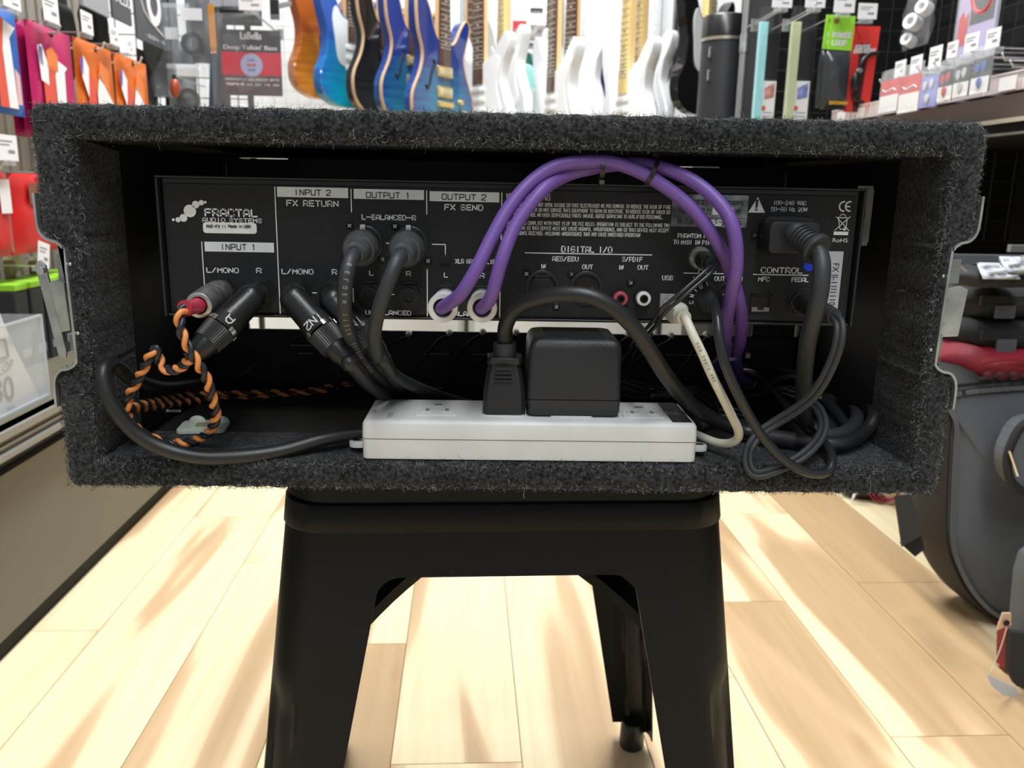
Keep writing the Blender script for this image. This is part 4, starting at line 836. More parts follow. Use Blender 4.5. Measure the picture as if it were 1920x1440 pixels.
# ---- mains lead with right-angled plug
c = PY(1475, 440, PYY); t = thing('mains_lead', 'thick black mains lead with right-angled ribbed plug in the top right inlet', 'cable', PY(1508, 800, .53))
b0 = PY(1484, 445, .505); mb = MB(); mb.rbox(b0+Y_*.006, X, Z, -Y_, .0300, .0190, .022, .003); o = obj('plug_body', mb, M_cord, t)
q0, q1 = PY(1492, 438, .493), PY(1532, 468, .478); ax = (q1-q0).normalized(); ln = (q1-q0).length
prof = [(-.003, .0060), (0, .0072)]
for i in range(5): prof += [(ln*.1+i*ln*.14, .0068), (ln*.1+i*ln*.14+.0006, .0078), (ln*.1+(i+.6)*ln*.14, .0078), (ln*.1+(i+.65)*ln*.14, .0068)]
prof += [(ln*.86, .0090), (ln, .0096), (ln+.0012, .0088), (ln+.0012, .005)]
obj('strain_relief', MB().lathe(prof, q0, ax, 26), M_cord2, o)
P = smooth_path([q1-ax*.002, q1+ax*.003-Z*.002]+PP([(1541, 505, .470), (1537, 550, .468), (1526, 595, .472), (1515, 640, .482), (1509, 690, .498), (1506, 740, .515), (1507, 775, .525), (1517, 800, .532), (1545, 815, .527), (1582, 812, .532), (1605, 792, .550), (1606, 770, .575), (1585, 755, .60), (1540, 748, .62), (1500, 744, .63)]), 8)
wire(t, P, .00500, M_cord2, 'cord', 18)
t3 = P[int(len(P)*.62)]; 
# ---- loose black cables in the right corner
for i, (L, rr, lab, mm) in enumerate((([(1500, 720, .62), (1530, 738, .60), (1560, 765, .58), (1582, 792, .565), (1600, 815, .555)], .0042, 'short run of shiny black cable with white print inside the coil, upper one', M_gloss),
    ([(1475, 735, .61), (1510, 755, .59), (1540, 782, .57), (1565, 812, .555)], .0042, 'short run of shiny black cable with white print inside the coil, lower one', M_gloss))):
    P = path(L); t = thing('loose_cable', lab, 'cable', base(P)-Z*rr); wire(t, P, rr, mm, 'cable', 14); path_text(t, P, rr, 'AC 125V', .016, .0022, .0028)
for L, rr, lab in (([(1390, 698, .66), (1420, 684, .67), (1455, 690, .68), (1495, 700, .68)], .0030, 'thin black cable at the back of the right corner, highest curve'),
    ([(1440, 720, .65), (1470, 708, .66), (1500, 708, .66), (1540, 725, .66)], .0026, 'thin black cable at the back of the right corner, middle curve'),
    ([(1400, 745, .63), (1440, 735, .64), (1480, 728, .645), (1530, 742, .65)], .0024, 'thin black cable at the back of the right corner, lowest curve'),
    ([(1310, 800, .56), (1350, 788, .57), (1400, 800, .57), (1450, 822, .55)], .0034, 'grey-black cable end lying behind the cream cable bend')):
    P = path(L); t = thing('loose_cable', lab, 'cable', base(P)-Z*rr); wire(t, P, rr, M_cord2, 'cable', 10)
t = thing('wire_bundle', 'bundle of thin black leads tied together behind the white power strip', 'cable', PY(1225, 750, .60))
for k in range(7):
    a = R_.uniform(-5, 5); L = [(1165, 715+k*4, .60), (1195, 722+k*4+a, .60), (1222, 742+R_.uniform(-3, 3), .60), (1260, 738+R_.uniform(-6, 6), .60), (1300, 725+k*5, .60), (1335, 745+k*3, .59), (1350, 775+k*2, .58)]
    wire(t, path(L, 6), .0011, M_gloss, 'lead', 8)
c = PY(1221, 742, .60); obj('twist_tie', MB().lathe([(-.002, .0055), (.002, .0055)], c, X, 12), M_tie, t)
# ---- cream data cable
a = PY(1249, 574, PYY)
t = thing('cream_usb_cable', 'cream USB cable curving down past the power strip end', 'cable', PY(1375, 832, .50))
usb = obj('usb_socket', MB().rbox(a-Y_*.002, X, Z, -Y_, .0098, .0165, .004, .0006), M_nickel, unit)
q = PY(1283, 596, .488); b = a+Vector((.002, -.008, -.0008)); ax = (q-b).normalized(); up = Z
s = ax.cross(Z).normalized(); uu = s.cross(ax).normalized()
def sq(c_, w_, h_, k=.22):
    return [c_+s*(w_/2*x)+uu*(h_/2*y) for x, y in ((-1+k, -1), (1-k, -1), (1, -1+k), (1, 1-k), (1-k, 1), (-1+k, 1), (-1, 1-k), (-1, -1+k))]
ln = (q-b).length
obj('usb_plug', MB().loft([sq(b-ax*.006, .008, .0085), sq(b, .0098, .0106), sq(b+ax*.010, .0106, .0116), sq(b+ax*(ln-.011), .0104, .0114), sq(b+ax*(ln-.007), .0085, .0095)], True, True), M_cream, t, angle=30)
pr = []
for i in range(3): pr += [(ln-.008+i*.0030, .0050-.0003*i), (ln-.0062+i*.0030, .0050-.0003*i), (ln-.0060+i*.0030, .0042-.0003*i)]
obj('strain_relief', MB().lathe(pr, b, ax, 20), M_cream, t)
P = smooth_path([q-ax*.002, q+ax*.003]+PP([(1298, 625, .478), (1316, 662, .475), (1335, 705, .476), (1355, 745, .480), (1373, 782, .486), (1384, 806, .490), (1383, 822, .494), (1368, 831, .499), (1345, 830, .506), (1320, 821, .514), (1300, 812, .525)]), 8)
wire(t, P, .00275, M_cream, 'cable', 16); path_text(t, P, .00275, 'USB CABLE AWG', .022, .0016, .0020, m=mat('grey_jacket_print', (.2, .2, .18), .6))
# ---- twin lead in the phantom power socket
c = PY(1311, 483, PYY); t = thing('power_lead', 'thin black twin lead plugged in below the phantom power lettering', 'cable', PY(1222, 625, .50))
o = obj('power_socket', MB().lathe([(0, .0072), (.0015, .0072), (.0030, .0066), (.0030, .0052), (.0045, .0050)], c, -Y_, 28), M_nickel, unit)
q = PY(1336, 496, .494); ax = (q-c).normalized(); ln = (q-c).length
obj('barrel_plug', MB().lathe([(.003, .0046), (.010, .0048), (.0105, .0056), (ln-.005, .0054), (ln-.0045, .0048), (ln, .0046)], c, ax, 24), M_blk, t)
L = [(1330, 508, .486), (1300, 534, .482), (1270, 560, .480), (1243, 583, .482), (1228, 605, .490), (1210, 625, .505), (1190, 650, .53), (1170, 690, .57)]
for dx in (-3.2, 3.2): wire(t, smooth_path([q, q+ax*.002]+PP([(x_+dx, y_+dx, d_) for x_, y_, d_ in L]), 7), .0013, M_gloss, 'lead', 9)
# ---- data cable with moulded plug
c = PY(1318, 552, PYY); q = PY(1338, 572, .494); ax = (q-c).normalized(); ln = (q-c).length
t = thing('data_cable', 'glossy black five-pin data cable dipping over the right front lip of the case', 'cable', PY(1500, 888, .488))
obj('moulded_plug', MB().lathe([(.0015, .0080), (.012, .0082), (.013, .0076), (.020, .0070), (ln-.006, .0052), (ln-.005, .0042), (ln, .0036)], c, ax, 28), M_soft if 0 else M_cord2, t)
path_text(t, smooth_path([PY(1300, 580, .507), PY(1296, 560, .507), PY(1306, 542, .507), PY(1335, 528, .505)], 12), .0005, 'CMIDI', .004, .0024, .0042, flip=False)
P = smooth_path([q-ax*.002, q+ax*.003]+PP([(1345, 600, .478), (1349, 640, .472), (1362, 690, .470), (1385, 742, .470), (1412, 792, .473), (1440, 832, .475), (1475, 866, .476), (1515, 886, .477), (1548, 886, .480), (1560, 866, .486), (1552, 838, .500), (1525, 812, .520), (1495, 785, .545), (1465, 750, .575), (1440, 722, .60), (1415, 702, .62), (1390, 698, .64), (1375, 705, .66)]), 8)
wire(t, P, .00300, M_gloss, 'cable', 16)
# ---- pedal twin cable
c = JK['pedal']; q = PY(1562, 592, .484); ax = (q-c).normalized(); ln = (q-c).length
t = thing('pedal_cable', 'grey-black twin pedal cable looping twice over the right corner', 'cable', PY(1420, 893, .485))
obj('straight_plug', MB().lathe([(.002, .0060), (.012, .0062), (.020, .0060), (ln*.72, .0056)], c, ax, 26), M_cord, t)
pr = []
for i in range(6): pr += [(ln*.72+i*.0022, .0056-.0002*i), (ln*.72+.0014+i*.0022, .0056-.0002*i), (ln*.72+.0015+i*.0022, .0044-.0001*i)]
obj('strain_relief', MB().lathe(pr, c, ax, 22), M_cord2, t)
L = [(1574, 608, .472), (1573, 640, .468), (1562, 676, .470), (1545, 712, .474), (1522, 744, .480), (1490, 770, .487), (1455, 792, .492), (1423, 815, .492), (1404, 845, .488), (1404, 875, .483), (1420, 889, .480), (1455, 880, .480), (1500, 858, .483), (1532, 828, .490), (1544, 798, .500), (1536, 770, .515), (1520, 755, .53), (1500, 745, .56), (1470, 735, .60)]
P = smooth_path([q-ax*.006, q]+PP(L), 8)
for sgn in (-1, 1):
    n = len(P); Q = []
    for i, p in enumerate(P):
        tt = (P[min(i+1, n-1)]-P[max(i-1, 0)]).normalized(); v = (CC-p).normalized(); sd = tt.cross(v).normalized(); Q.append(p+sd*sgn*.0016*(min(1, i/14)))
    wire(t, Q, .00190, M_cord2, 'twin_core', 12)
# ---- adhesive cable bases
M_nyl = mat('natural_nylon', (.50, .56, .48), .5, var=.05, scale=80)
c = PZ(382, 803, IZ0+.001); t = thing('adhesive_cable_base', 'translucent white adhesive cable base on the case floor under the hanging wire', 'cable mount', c)
obj('pad', MB().rbox(c+Z*.0012, (X*.99+Y_*.12).normalized(), (Y_*.99-X*.12).normalized(), Z, .031, .026, .0026, .004), M_nyl, t)
for dx, dy in ((-.006, .006), (.010, .006)): obj('wing', MB().ball(c+Vector((dx, dy, .0030)), .0058, 14, 8, (1, .45, .75)), M_nyl, t)
obj('strap_slot', MB().rbox(c+Vector((.002, -.002, .0032)), X, Y_, Z, .012, .006, .0014, .001), mat('nylon_recess', (.25, .22, .12), .6), t)
c = PZ(308, 772, IZ0+.001); t = thing('adhesive_cable_base', 'small dark adhesive cable base with pale edge, back left on the case floor', 'cable mount', c)
obj('pad', MB().box(c+Vector((-.012, 0, 0)), c+Vector((.012, .022, .0022))), M_blk, t, bevel=.0006); obj('pad_edge', MB().box(c+Vector((-.012, -.0009, 0)), c+Vector((.012, -.0002, .0018))), M_print, t)
obj('bridge', MB().box(c+Vector((-.004, .004, .0022)), c+Vector((.007, .015, .0062))), M_blk, t, bevel=.0012)
c = PZ(800, 728, IZ0+.001); t = thing('adhesive_cable_base', 'grey-green adhesive pad on the case floor behind the power strip', 'cable mount', c)
obj('pad', MB().box(c+Vector((-.013, -.004, 0)), c+Vector((.013, .02, .0022))), mat('grey_green_pad', (.10, .125, .12), .5), t, bevel=.0005); obj('bridge', MB().box(c+Vector((-.005, .003, .0022)), c+Vector((.005, .013, .0052))), M_blk, t, bevel=.001)
# ================================================================ STOOL
SCX, SCY, SR = .006, .702, math.radians(2.8)
ST = .4800
stool = thing('metal_stool', 'matt black pressed-metal stool with splayed legs standing under the rack case', 'stool', (SCX, SCY, 0))
M_stool = mat('black_stool_enamel', (.007, .0075, .0085), .42, spec=.22, bump=.15, bscale=120)
def sxy(x, y, z): return Vector((SCX+x*math.cos(SR)-y*math.sin(SR), SCY+x*math.sin(SR)+y*math.cos(SR), z))
def half(z): return .156+(.452-z)*.105 if z < .452 else .156
def halfd(z): return half(z)
def side_pt(k, s, z, inset=0):      # k side 0..3 (0 front), s in [-1,1] along the side, rounded corners handled by polar blend
    h = half(z)-inset; rc = .034
    # arc-length parameter: straight part up to h-rc, then quarter arc (half of it on this side)
    tot = (h-rc)+rc*math.pi/4; d = abs(s)*tot
    if d <= h-rc: x, y = d, -h
    else:
        a = (d-(h-rc))/rc; x, y = (h-rc)+rc*math.sin(a), -h+rc*(1-math.cos(a))
    x = math.copysign(x, s) if s else x
    for _ in range(k): x, y = -y, x
    return sxy(x, y, z)
zarch = .3965
def legw(z):        # width of leg measured from the corner line, as fraction of the side
    base = .0650-(zarch-z)*.085 if z < zarch else .0650
    base = max(.030, base)
    if z > zarch-.013:
        t = min(1, (z-(zarch-.013))/.013); base += .015*(1-math.sqrt(max(0, 1-t*t)))
    tot = (half(z)-.034)+.034*math.pi/4
    return base/tot
zs_low = [.02+i*(zarch-.013-.02)/26 for i in range(27)]+[zarch-.013+.013*math.sin(math.pi/2*i/8) for i in range(1, 9)]
zs_top = [zarch+i*(.4475-zarch)/8 for i in range(1, 9)]
def emb(k, s, z):
    # pressed recess low down on the outer corner of every leg
    tot = (half(z)-.034)+.034*math.pi/4; dcorner = (1-abs(s))*tot
    e0 = max(0, min(1, (.3135-z)/.006)); w = .013; e1 = max(0, min(1, (w-dcorner)/.0016)); top = max(0, min(1, ((.3135-z)-(max(0, dcorner-.004))**2*60)/.004))
    return .0028*min(e0, top)*e1
legs = []
for k in range(4):
    pass
for k in range(4):      # a leg = the corner between side k (right end) and side k+1 (left end)
    lp = []
    for z in zs_low:
        row = []; w = legw(z)
        ss = [(k, 1-w*(1-j/14)) for j in range(14)]+[((k+1) % 4, -1+w*(j/14)) for j in range(15)]
        for kk, s in ss: row.append(side_pt(kk, s, z, emb(kk, s, z)))
        lp.append(row)
    mb = MB(); nn = len(lp[0])
    mb.add([p for l in lp for p in l], [(j*nn+i, j*nn+i+1, (j+1)*nn+i+1, (j+1)*nn+i) for j in range(len(lp)-1) for i in range(nn-1)])
    o = obj('leg', mb, M_stool, stool, angle=60, solid=.0016); legs.append(o)
    c = side_pt(k, 1, .0, .012); c2 = side_pt(k, 1, .02, .012)
    obj('rubber_foot', MB().lathe([(0, .0135), (.004, .0150), (.030, .0140), (.034, .0120)], (c.x, c.y, .0), Z, 20), M_blk, o)
mb = MB(); lp = []      # skirt under the seat, all four sides, arches cut below it
for z in [zarch]+zs_top:
    row = []
    for k in range(4):
        w = legw(zarch)
        for j in range(14): row.append(side_pt(k, -1+w*j/14, z))
        for j in range(10): row.append(side_pt(k, -1+w+(2-2*w)*j/10, z))
        for j in range(14): row.append(side_pt(k, 1-w+w*j/14, z))
    lp.append(row)
obj('skirt', MB().loft(lp), M_stool, stool, angle=60, solid=.0016)
lp = []
for z, ins in ((.4288, .0006), (.4290, -.0014), (.4298, -.0019), (.4482, -.0019), (.4490, -.0010), (.4494, .0004), (.4502, .0004), (.4508, -.0008), (.4640, -.0006), (.4655, -.0004), (.4665, .0008), (.4735, .0016), (.4780, .0045), (.4800, .010), (.4800, .05)):
    lp.append([side_pt(k, -1+2*j/38, min(z, .452), ins)+Z*(z-min(z, .452)) for k in range(4) for j in range(38)])
obj('seat', MB().loft(lp, cap1=True), M_stool, stool, angle=50)
for k in range(4):      # braces rising from each leg to the middle
    a = side_pt(k, 1, .322, .018); b = sxy(0, 0, .385); d = (b-a); mb = MB(); s = d.cross(Z).normalized()*.0105
    P = [a, a.lerp(b, .35)+Z*.012, a.lerp(b, .7)+Z*.010, b]; P = smooth_path(P, 5); n = len(P); lpp = []
    for p in P: lpp.append([p-s, p+s, p+s-Z*.0105, p+s*.85-Z*.0105, p+s*.85-Z*.0016, p-s*.85-Z*.0016, p-s*.85-Z*.0105, p-s-Z*.0105])
    obj('cross_brace', mb.loft(lpp, True, True), M_stool, stool, angle=40)
# ================================================================ LEFT SIDE OF THE AISLE
def pillow(mb, c, r, u, n, w, h, d, nx=10, nz=12, seed=1, wr=.0012):
    rg = random.Random(seed); c, r, u, n = map(Vector, (c, r, u, n)); f1, f2, f3 = [rg.uniform(0, 6) for _ in range(3)]
    for sgn in (1, -1):
        vs = []
        for j in range(nz+1):
            for i in range(nx+1):
                s, t = -1+2*i/nx, -1+2*j/nz; e = max(0, (1-s**4)*(1-t**4))**.6
                k = wr*(math.sin(s*5+f1+t*2)+math.sin(t*7+f2-s*3)+.6*math.sin(s*11+t*9+f3))*e
                vs.append(c+r*(s*w/2)+u*(t*h/2)+n*(sgn*d/2*e+k))
        q = nx+1; mb.add(vs, [(j*q+i, j*q+i+1, (j+1)*q+i+1, (j+1)*q+i) for j in range(nz) for i in range(nx)])
    return mb
def patch(c, r, u, n, pts, off):   # flat printed shape lying on a face: pts in (x,z) from centre
    return [Vector(c)+Vector(r)*x+Vector(u)*z+Vector(n)*off for x, z in pts]
def flat(mb, c, r, u, n, pts, off):
    p = patch(c, r, u, n, pts, off); mb.add(p, [tuple(range(len(p)))]); return mb
def rect4(x0, z0, x1, z1): return [(x0, z0), (x1, z0), (x1, z1), (x0, z1)]
M_tag = mat('white_price_card', (.86, .86, .86), .6)
M_tagink = mat('price_card_ink', (.28, .28, .30), .6)
M_hook = mat('cream_hook_metal', (.62, .60, .54), .4, .3)
M_steel = mat('hook_steel', (.55, .56, .57), .3, .9)
M_clear = mat('clear_plastic', (.85, .90, .93), .12, alpha=.22, spec=.8, bump=.5, bscale=40)
M_clear2 = mat('clear_bag_film', (.60, .64, .67), .12, alpha=.14, spec=1, bump=1.0, bscale=55)
def price_tag(c, r, u, n, w, h, label, group, tilt=0, stem=None, holder=True):
    t = thing('price_tag', label, 'price tag', c-u*h/2, group)
    obj('card', MB().obox(c, r, u, n, w, h, .0012), M_tag, t, smooth=False)
    mb = MB()
    for k, (a, b) in enumerate(((.1, .75), (.1, .6))): flat(mb, c, r, u, n, rect4(-w/2+w*a, h*(.22-k*.14), -w/2+w*b, h*(.28-k*.14)), .0008)
    flat(mb, c, r, u, n, rect4(0, -h*.22, w*.34, -h*.08), .0008)
    obj('printed_text', mb, M_tagink, t, smooth=False)
    if holder: obj('clear_holder', MB().obox(c-u*(h*.5+.003)-n*.006, r, u, n, w*.6, .010, .016), M_clear, t, smooth=False)
    if stem: obj('hook_wire', MB().tube([c-u*h*.45-n*.002, c-u*h*.45-n*stem], .0016, 7), M_steel, t)
    return t
def hook(c, n, length, name_label, group, m=None, tip=.012, r=.0022, up=Z):
    t = thing('display_hook', name_label, 'hook', c-Z*.004, group)
    n = Vector(n); obj('peg', MB().tube(smooth_path([c-n*length, c-n*.02, c+n*.002, c+n*.010+up*tip], 5), r, 8).ball(c+n*.010+up*tip, r*1.3, 8, 6), m or M_steel, t)
    obj('back_clip', MB().obox(c-n*length, n.cross(Z), Z, n, .016, .028, .004), m or M_steel, t, smooth=False); return t
zt = .952; WL = -1.06
# vertical slats of the wall board, dark slots between
slat = mat('taupe_slat', (.30, .275, .22), .6, var=.1, scale=14)
wl_ = bpy.data.objects['wall_left']
me = None
for i in range(30):
    v = 1.12+i*.05
    if me is None:
        mb = MB().obox((0, 0, 0), UD, VD, Z, .008, .036, 2.0); me = bpy.data.meshes.new('slat'); me.from_pydata([tuple(q) for q in mb.v], [], mb.f); me.materials.append(slat)
    o = bpy.data.objects.new('slat', me); COL.objects.link(o); o.parent = wl_; o.location = A(WL+.004, v, 1.3)-LOC['wall_left']
# foil string packs
def foil(name, label, u, v0, v1, z0, z1, col, prints, group, seed, behind=None):
    c = A(u, (v0+v1)/2, (z0+z1)/2); w, h = v1-v0, z1-z0; m = mat('foil_'+name, col, .28, .25, spec=.6)
    t = thing('string_pack', label, 'string pack', c-Z*h/2, group)
    o = obj('foil_bag', pillow(MB(), c, VD, Z, UD, w, h, .016, seed=seed), m, t, angle=180)
    for pm, pts in prints: obj('printed_shape', flat(MB(), c, VD, Z, UD, [(x*w*1.12, z*h*1.1) for x, z in pts], .0115), pm, t, smooth=False)
    obj('hang_hole', MB().lathe([(0, .006), (.0006, .006)], c+Z*(h*.44)+UD*.006, UD, 12), M_dark, t)
    return t
Wt = mat('pack_white_print', (.85, .85, .86), .5); Rd = mat('pack_red_print', (.72, .10, .06), .5); Bl = mat('pack_blue_print', (.12, .10, .50), .5); Og = mat('pack_orange_print', (.80, .22, .06), .5); Pk = mat('pack_pale_print', (.80, .45, .42), .5)
prA = [(Bl, [(-.36, .12), (-.28, .1), (-.27, .25), (-.34, .27)]), (Wt, [(-.34, -.02), (-.2, -.05), (-.18, .12), (-.28, .28), (-.36, .26)]), (Og, [(-.2, .1), (0, .08), (.02, .22), (-.08, .28), (-.2, .24)]),
       (Rd, [(-.3, -.3), (-.08, -.3), (-.06, .12), (-.16, .12), (-.2, -.05), (-.3, -.02)]), (Wt, [(-.06, -.42), (.1, -.42), (.14, .1), (.2, .14), (.02, .18), (-.06, .05)]), (Wt, [(-.28, -.42), (-.1, -.42), (-.1, -.3), (-.26, -.24)]), (Bl, [(-.26, -.46), (-.12, -.46), (-.12, -.40), (-.26, -.38)])]
prB = [(Wt, [(-.42, .1), (-.3, -.08), (-.26, .2), (-.36, .3)]), (Bl, [(-.44, .14), (-.38, .12), (-.37, .26), (-.43, .28)]), (Rd, [(-.4, -.4), (-.12, -.4), (-.14, .1), (-.26, .16), (-.3, -.06)]), (Wt, [(-.08, -.42), (.16, -.42), (.12, -.14), (.3, -.1), (.1, .06), (-.02, .18), (-.1, -.02)]), (Pk, [(.16, -.42), (.26, -.42), (.28, -.1), (.2, -.12)]), (Og, [(-.06, .14), (.2, .02), (.2, .22), (.02, .3)])]
foil('magenta', 'magenta foil string pack, the ones behind it peeping out at its left', -.80, 1.655, 1.835, .752, .949, (.62, .03, .16), prA, None, 2)
for k, (du, lab) in enumerate(((-.018, 'dark magenta string pack directly behind the front magenta pack'), (-.036, 'rearmost dark magenta string pack of the magenta row'))):
    foil('magenta_back', lab, -.80+du, 1.655, 1.835, .748-.004*k, .949, (.42, .015, .12), [], 'magenta packs on one hook', 5+k)
foil('blue', 'bright blue foil string pack at the left edge with red and white print', -.80, 1.46, 1.625, .775, .952, (.02, .16, .60), [(Wt, [(.06, -.4), (.22, -.4), (.18, .2), (.3, .3), (.1, .34), (.02, .0)]), (Rd, [(-.1, -.4), (.06, -.4), (.04, .1), (.1, .34), (-.06, .42)]), (Pk, [(.22, -.36), (.3, -.36), (.3, -.1), (.22, -.05)])], None, 3)
foil('orange', 'orange foil string pack beside the magenta pack', -.80, 1.845, 2.035, .752, .952, (.84, .19, .02), prB, None, 4)
foil('orange', 'orange foil string pack farther from the camera, last of the bright row', -.80, 2.045, 2.245, .752, .952, (.84, .19, .02), prB, None, 8)
for v, z, lab in ((1.74, .957, 'cream display hook holding the magenta packs'), (1.94, .959, 'cream display hook holding the nearer orange pack'), (2.15, .960, 'cream display hook holding the farther orange pack'), (1.55, .967, 'cream display hook holding the blue pack')):
    hook(A(-.785, v, z-.018), UD, .27, lab, 'cream hooks over the foil packs', M_hook)
for (px, py), w_, h_, lab in (((95, 17), .062, .058, 'white price tag above the magenta pack'), ((163, 43), .055, .052, 'white price tag above the nearer orange pack'), ((214, 68), .048, .046, 'white price tag above the farther orange pack'), ((244, 88), .03, .04, 'small pale price tag at the far end of the hook row'), ((22, 2), .06, .03, 'white price tag cut by the top left corner')):
    c = AU(px, py, -.77); price_tag(c, VD, Z, UD, w_*.95, h_*.8, lab, 'price tags along the left wall', stem=.25)
# grey cards higher up
GC = mat('grey_card', (.085, .09, .10), .5); LC = mat('light_grey_card', (.34, .35, .37), .5)
for (x0, x1, z0, m_, lab) in ((152, 203, 1.030, LC, 'light grey string card hanging at the top left'), (207, 244, 1.036, GC, 'dark grey string card with white capitals at its lower edge'), (250, 312, 1.015, GC, 'large dark grey string card with pale curved lettering')):
    p, q = AU(x0, 10, -.82), AU(x1, 10, -.82); va, vb = p.dot(VD), q.dot(VD); c = A(-.82, (va+vb)/2, z0+.12); w, h = vb-va-.01, .24
    t = thing('string_card', lab, 'string pack', c-Z*h/2); obj('card', MB().obox(c, VD, Z, UD, w, h, .006), m_, t, smooth=False)
    mb = MB()
    if x0 == 207: stroke(mb, 'NALDO', c+VD*(-w*.45)-Z*(h/2-.04)+UD*.0042, VD, Z, w*.9, .020, .004)
    elif x0 == 250:
        pts = [(-.36, .08), (-.34, -.10), (-.26, -.2), (-.1, -.27), (.28, -.36)]
        for a, b in zip(pts, pts[1:]): mb.tube([c+VD*(a[0]*w)+Z*(a[1]*h)+UD*.0035, c+VD*(b[0]*w)+Z*(b[1]*h)+UD*.0035], .003, 6)
        mb.lathe([(0, .05), (.001, .05), (.001, .028), (0, .028)], c+Z*(-h*.08)+UD*.004+VD*.01, UD, 24, caps=False); stroke(mb, 'ICONIC', c+VD*(-w*.3)-Z*(h*.44)+UD*.0042, VD, Z, w*.62, .006, .0016)
    else: stroke(mb, 'STRINGS', c+VD*(-w*.3)-Z*(h*.3)+UD*.0042, VD, Z, w*.6, .008, .0016)
    obj('printed_lettering', mb, Wt if x0 != 152 else M_tagink, t, smooth=False)
    hook(A(-.80, (va+vb)/2, z0+.232), UD, .24, 'steel hook above the '+lab.split(' string')[0].split(' card')[0].replace('large ', 'curved-lettered ')+' card'+(' with capitals' if x0 == 207 else ''), None)
# dark stock hanging deeper between them
for i, (u, v, z, w, h, lab) in enumerate(((-.90, 2.02, .97, .10, .16, 'black boxed accessory hanging behind the orange packs'), (-.90, 2.30, .84, .10, .30, 'tall black pouch beyond the last orange pack'), (-.88, 2.45, .86, .09, .26, 'black pouch beside the clear bags at the end of the wall'), (-.9, 2.2, 1.02, .1, .12, 'black pouch under the dark grey cards'))):
    c = A(u, v, z); t = thing('black_pouch', lab, 'pouch', c-Z*h/2); obj('pouch_body', pillow(MB(), c, VD, Z, UD, w, h, .05, seed=20+i), mat('black_nylon', (.016, .016, .018), .5, bump=.3, bscale=200), t, angle=180)
    obj('header_card', MB().obox(c+Z*(h/2+.012), VD, Z, UD, w*.9, .026, .003), GC, t, smooth=False)
# red packs lower down
for i, (x0, x1, lab) in enumerate(((-50, 16, 'red string pack with white label at the left edge, behind the case'), (19, 132, 'red string pack with small brown label, seen through the latch recess'))):
    p, q = AU(x0, 400, -.80), AU(x1, 400, -.80); va, vb = p.dot(VD), q.dot(VD); c = A(-.80, (va+vb)/2, .605); w, h = vb-va, .142
    t = thing('string_pack', lab, 'string pack', c-Z*h/2); obj('foil_bag', pillow(MB(), c, VD, Z, UD, w, h, .018, seed=30+i), mat('foil_red', (.66, .02, .02), .35, .1), t, angle=180)
    obj('paper_label', flat(MB(), c, VD, Z, UD, rect4(*((.1*w, .02*h, .42*w, .42*h) if i == 0 else (-.28*w, .12*h, -.02*w, .38*h))), .0115), Wt if i == 0 else mat('brown_label', (.22, .09, .05), .6), t, smooth=False)
    hook(A(-.785, (va+vb)/2, .678), UD, .26, ['steel display hook over the red pack at the left edge', 'steel display hook over the red pack behind the latch'][i], None)
price_tag(AU(14, 277, -.77), VD, Z, UD, .062, .042, 'white price tag above the red packs, left of the case', 'price tags along the left wall', stem=.25)
price_tag(AU(82, 478, -.76), (VD*.95+Z*-.25).normalized(), (Z*.95+VD*.25).normalized(), UD, .04, .045, 'tilted white price tag below the red packs', 'price tags along the left wall', stem=.25)
# small goods on the counter behind the acrylic stand
CZT = .333
def ctr(name, label, a, b, m_, cat, extra=None, bev=.003):
    t = thing(name, label, cat, A((a[0]+b[0])/2, (a[1]+b[1])/2, a[2])); obj('body', abox(MB(), a, b), m_, t, bevel=bev)
    if extra: extra(t)
    return t
for i, (v0, v1) in enumerate(((1.50, 1.545), (1.555, 1.60), (1.61, 1.66), (1.67, 1.73), (1.74, 1.80))):
    def lid(t, v0=v0, v1=v1): obj('lid', abox(MB(), (-.862, v0+.001, CZT+.14), (-.788, v1-.001, CZT+.152)), mat('lime_plastic', (.30, .62, .03), .4), t, bevel=.002); obj('label_strip', abox(MB(), (-.7902, v0+.008, CZT+.02), (-.7896, v1-.008, CZT+.035)), M_tagink, t, smooth=False)
    ctr('accessory_box', ['black box with lime lid, nearest of the row on the counter', 'black box with lime lid, second from the near end of the row', 'black box with lime lid, middle of the row on the counter', 'black box with lime lid, second from the far end of the row', 'black box with lime lid, farthest of the row on the counter'][i], (-.86, v0, CZT), (-.79, v1, CZT+.14), mat('matt_black_box', (.02, .021, .024), .5), 'box', lid)
for i, (px, py, col, lab) in enumerate(((18, 505, (.30, .22, .14), 'small tan boxed part hanging over the lime-lidded boxes'), (32, 490, (.6, .52, .50), 'small pinkish card pack hanging over the lime-lidded boxes'), (65, 505, (.25, .17, .09), 'small brown boxed part hanging near the latch arm'), (75, 528, (.6, .05, .04), 'tiny red card beside the latch arm'))):
    c = AU(px, py, -.85); t = thing('small_part_pack', lab, 'pack', c-Z*.017); s_ = .03 if i < 3 else .018
    obj('blister', pillow(MB(), c, VD, Z, UD, s_*1.3, s_*1.2, .012, 5, 5, seed=i), mat('part_%d' % i, col, .5), t, angle=180); obj('header', MB().obox(c+Z*s_*.72, VD, Z, UD, s_*1.2, s_*.25, .002), M_tag, t, smooth=False)
    hook(c+Z*.022+UD*.01, UD, .2, 'thin steel hook carrying the '+lab.split(' hanging')[0].split(' beside')[0], None, r=.0014, tip=.005)
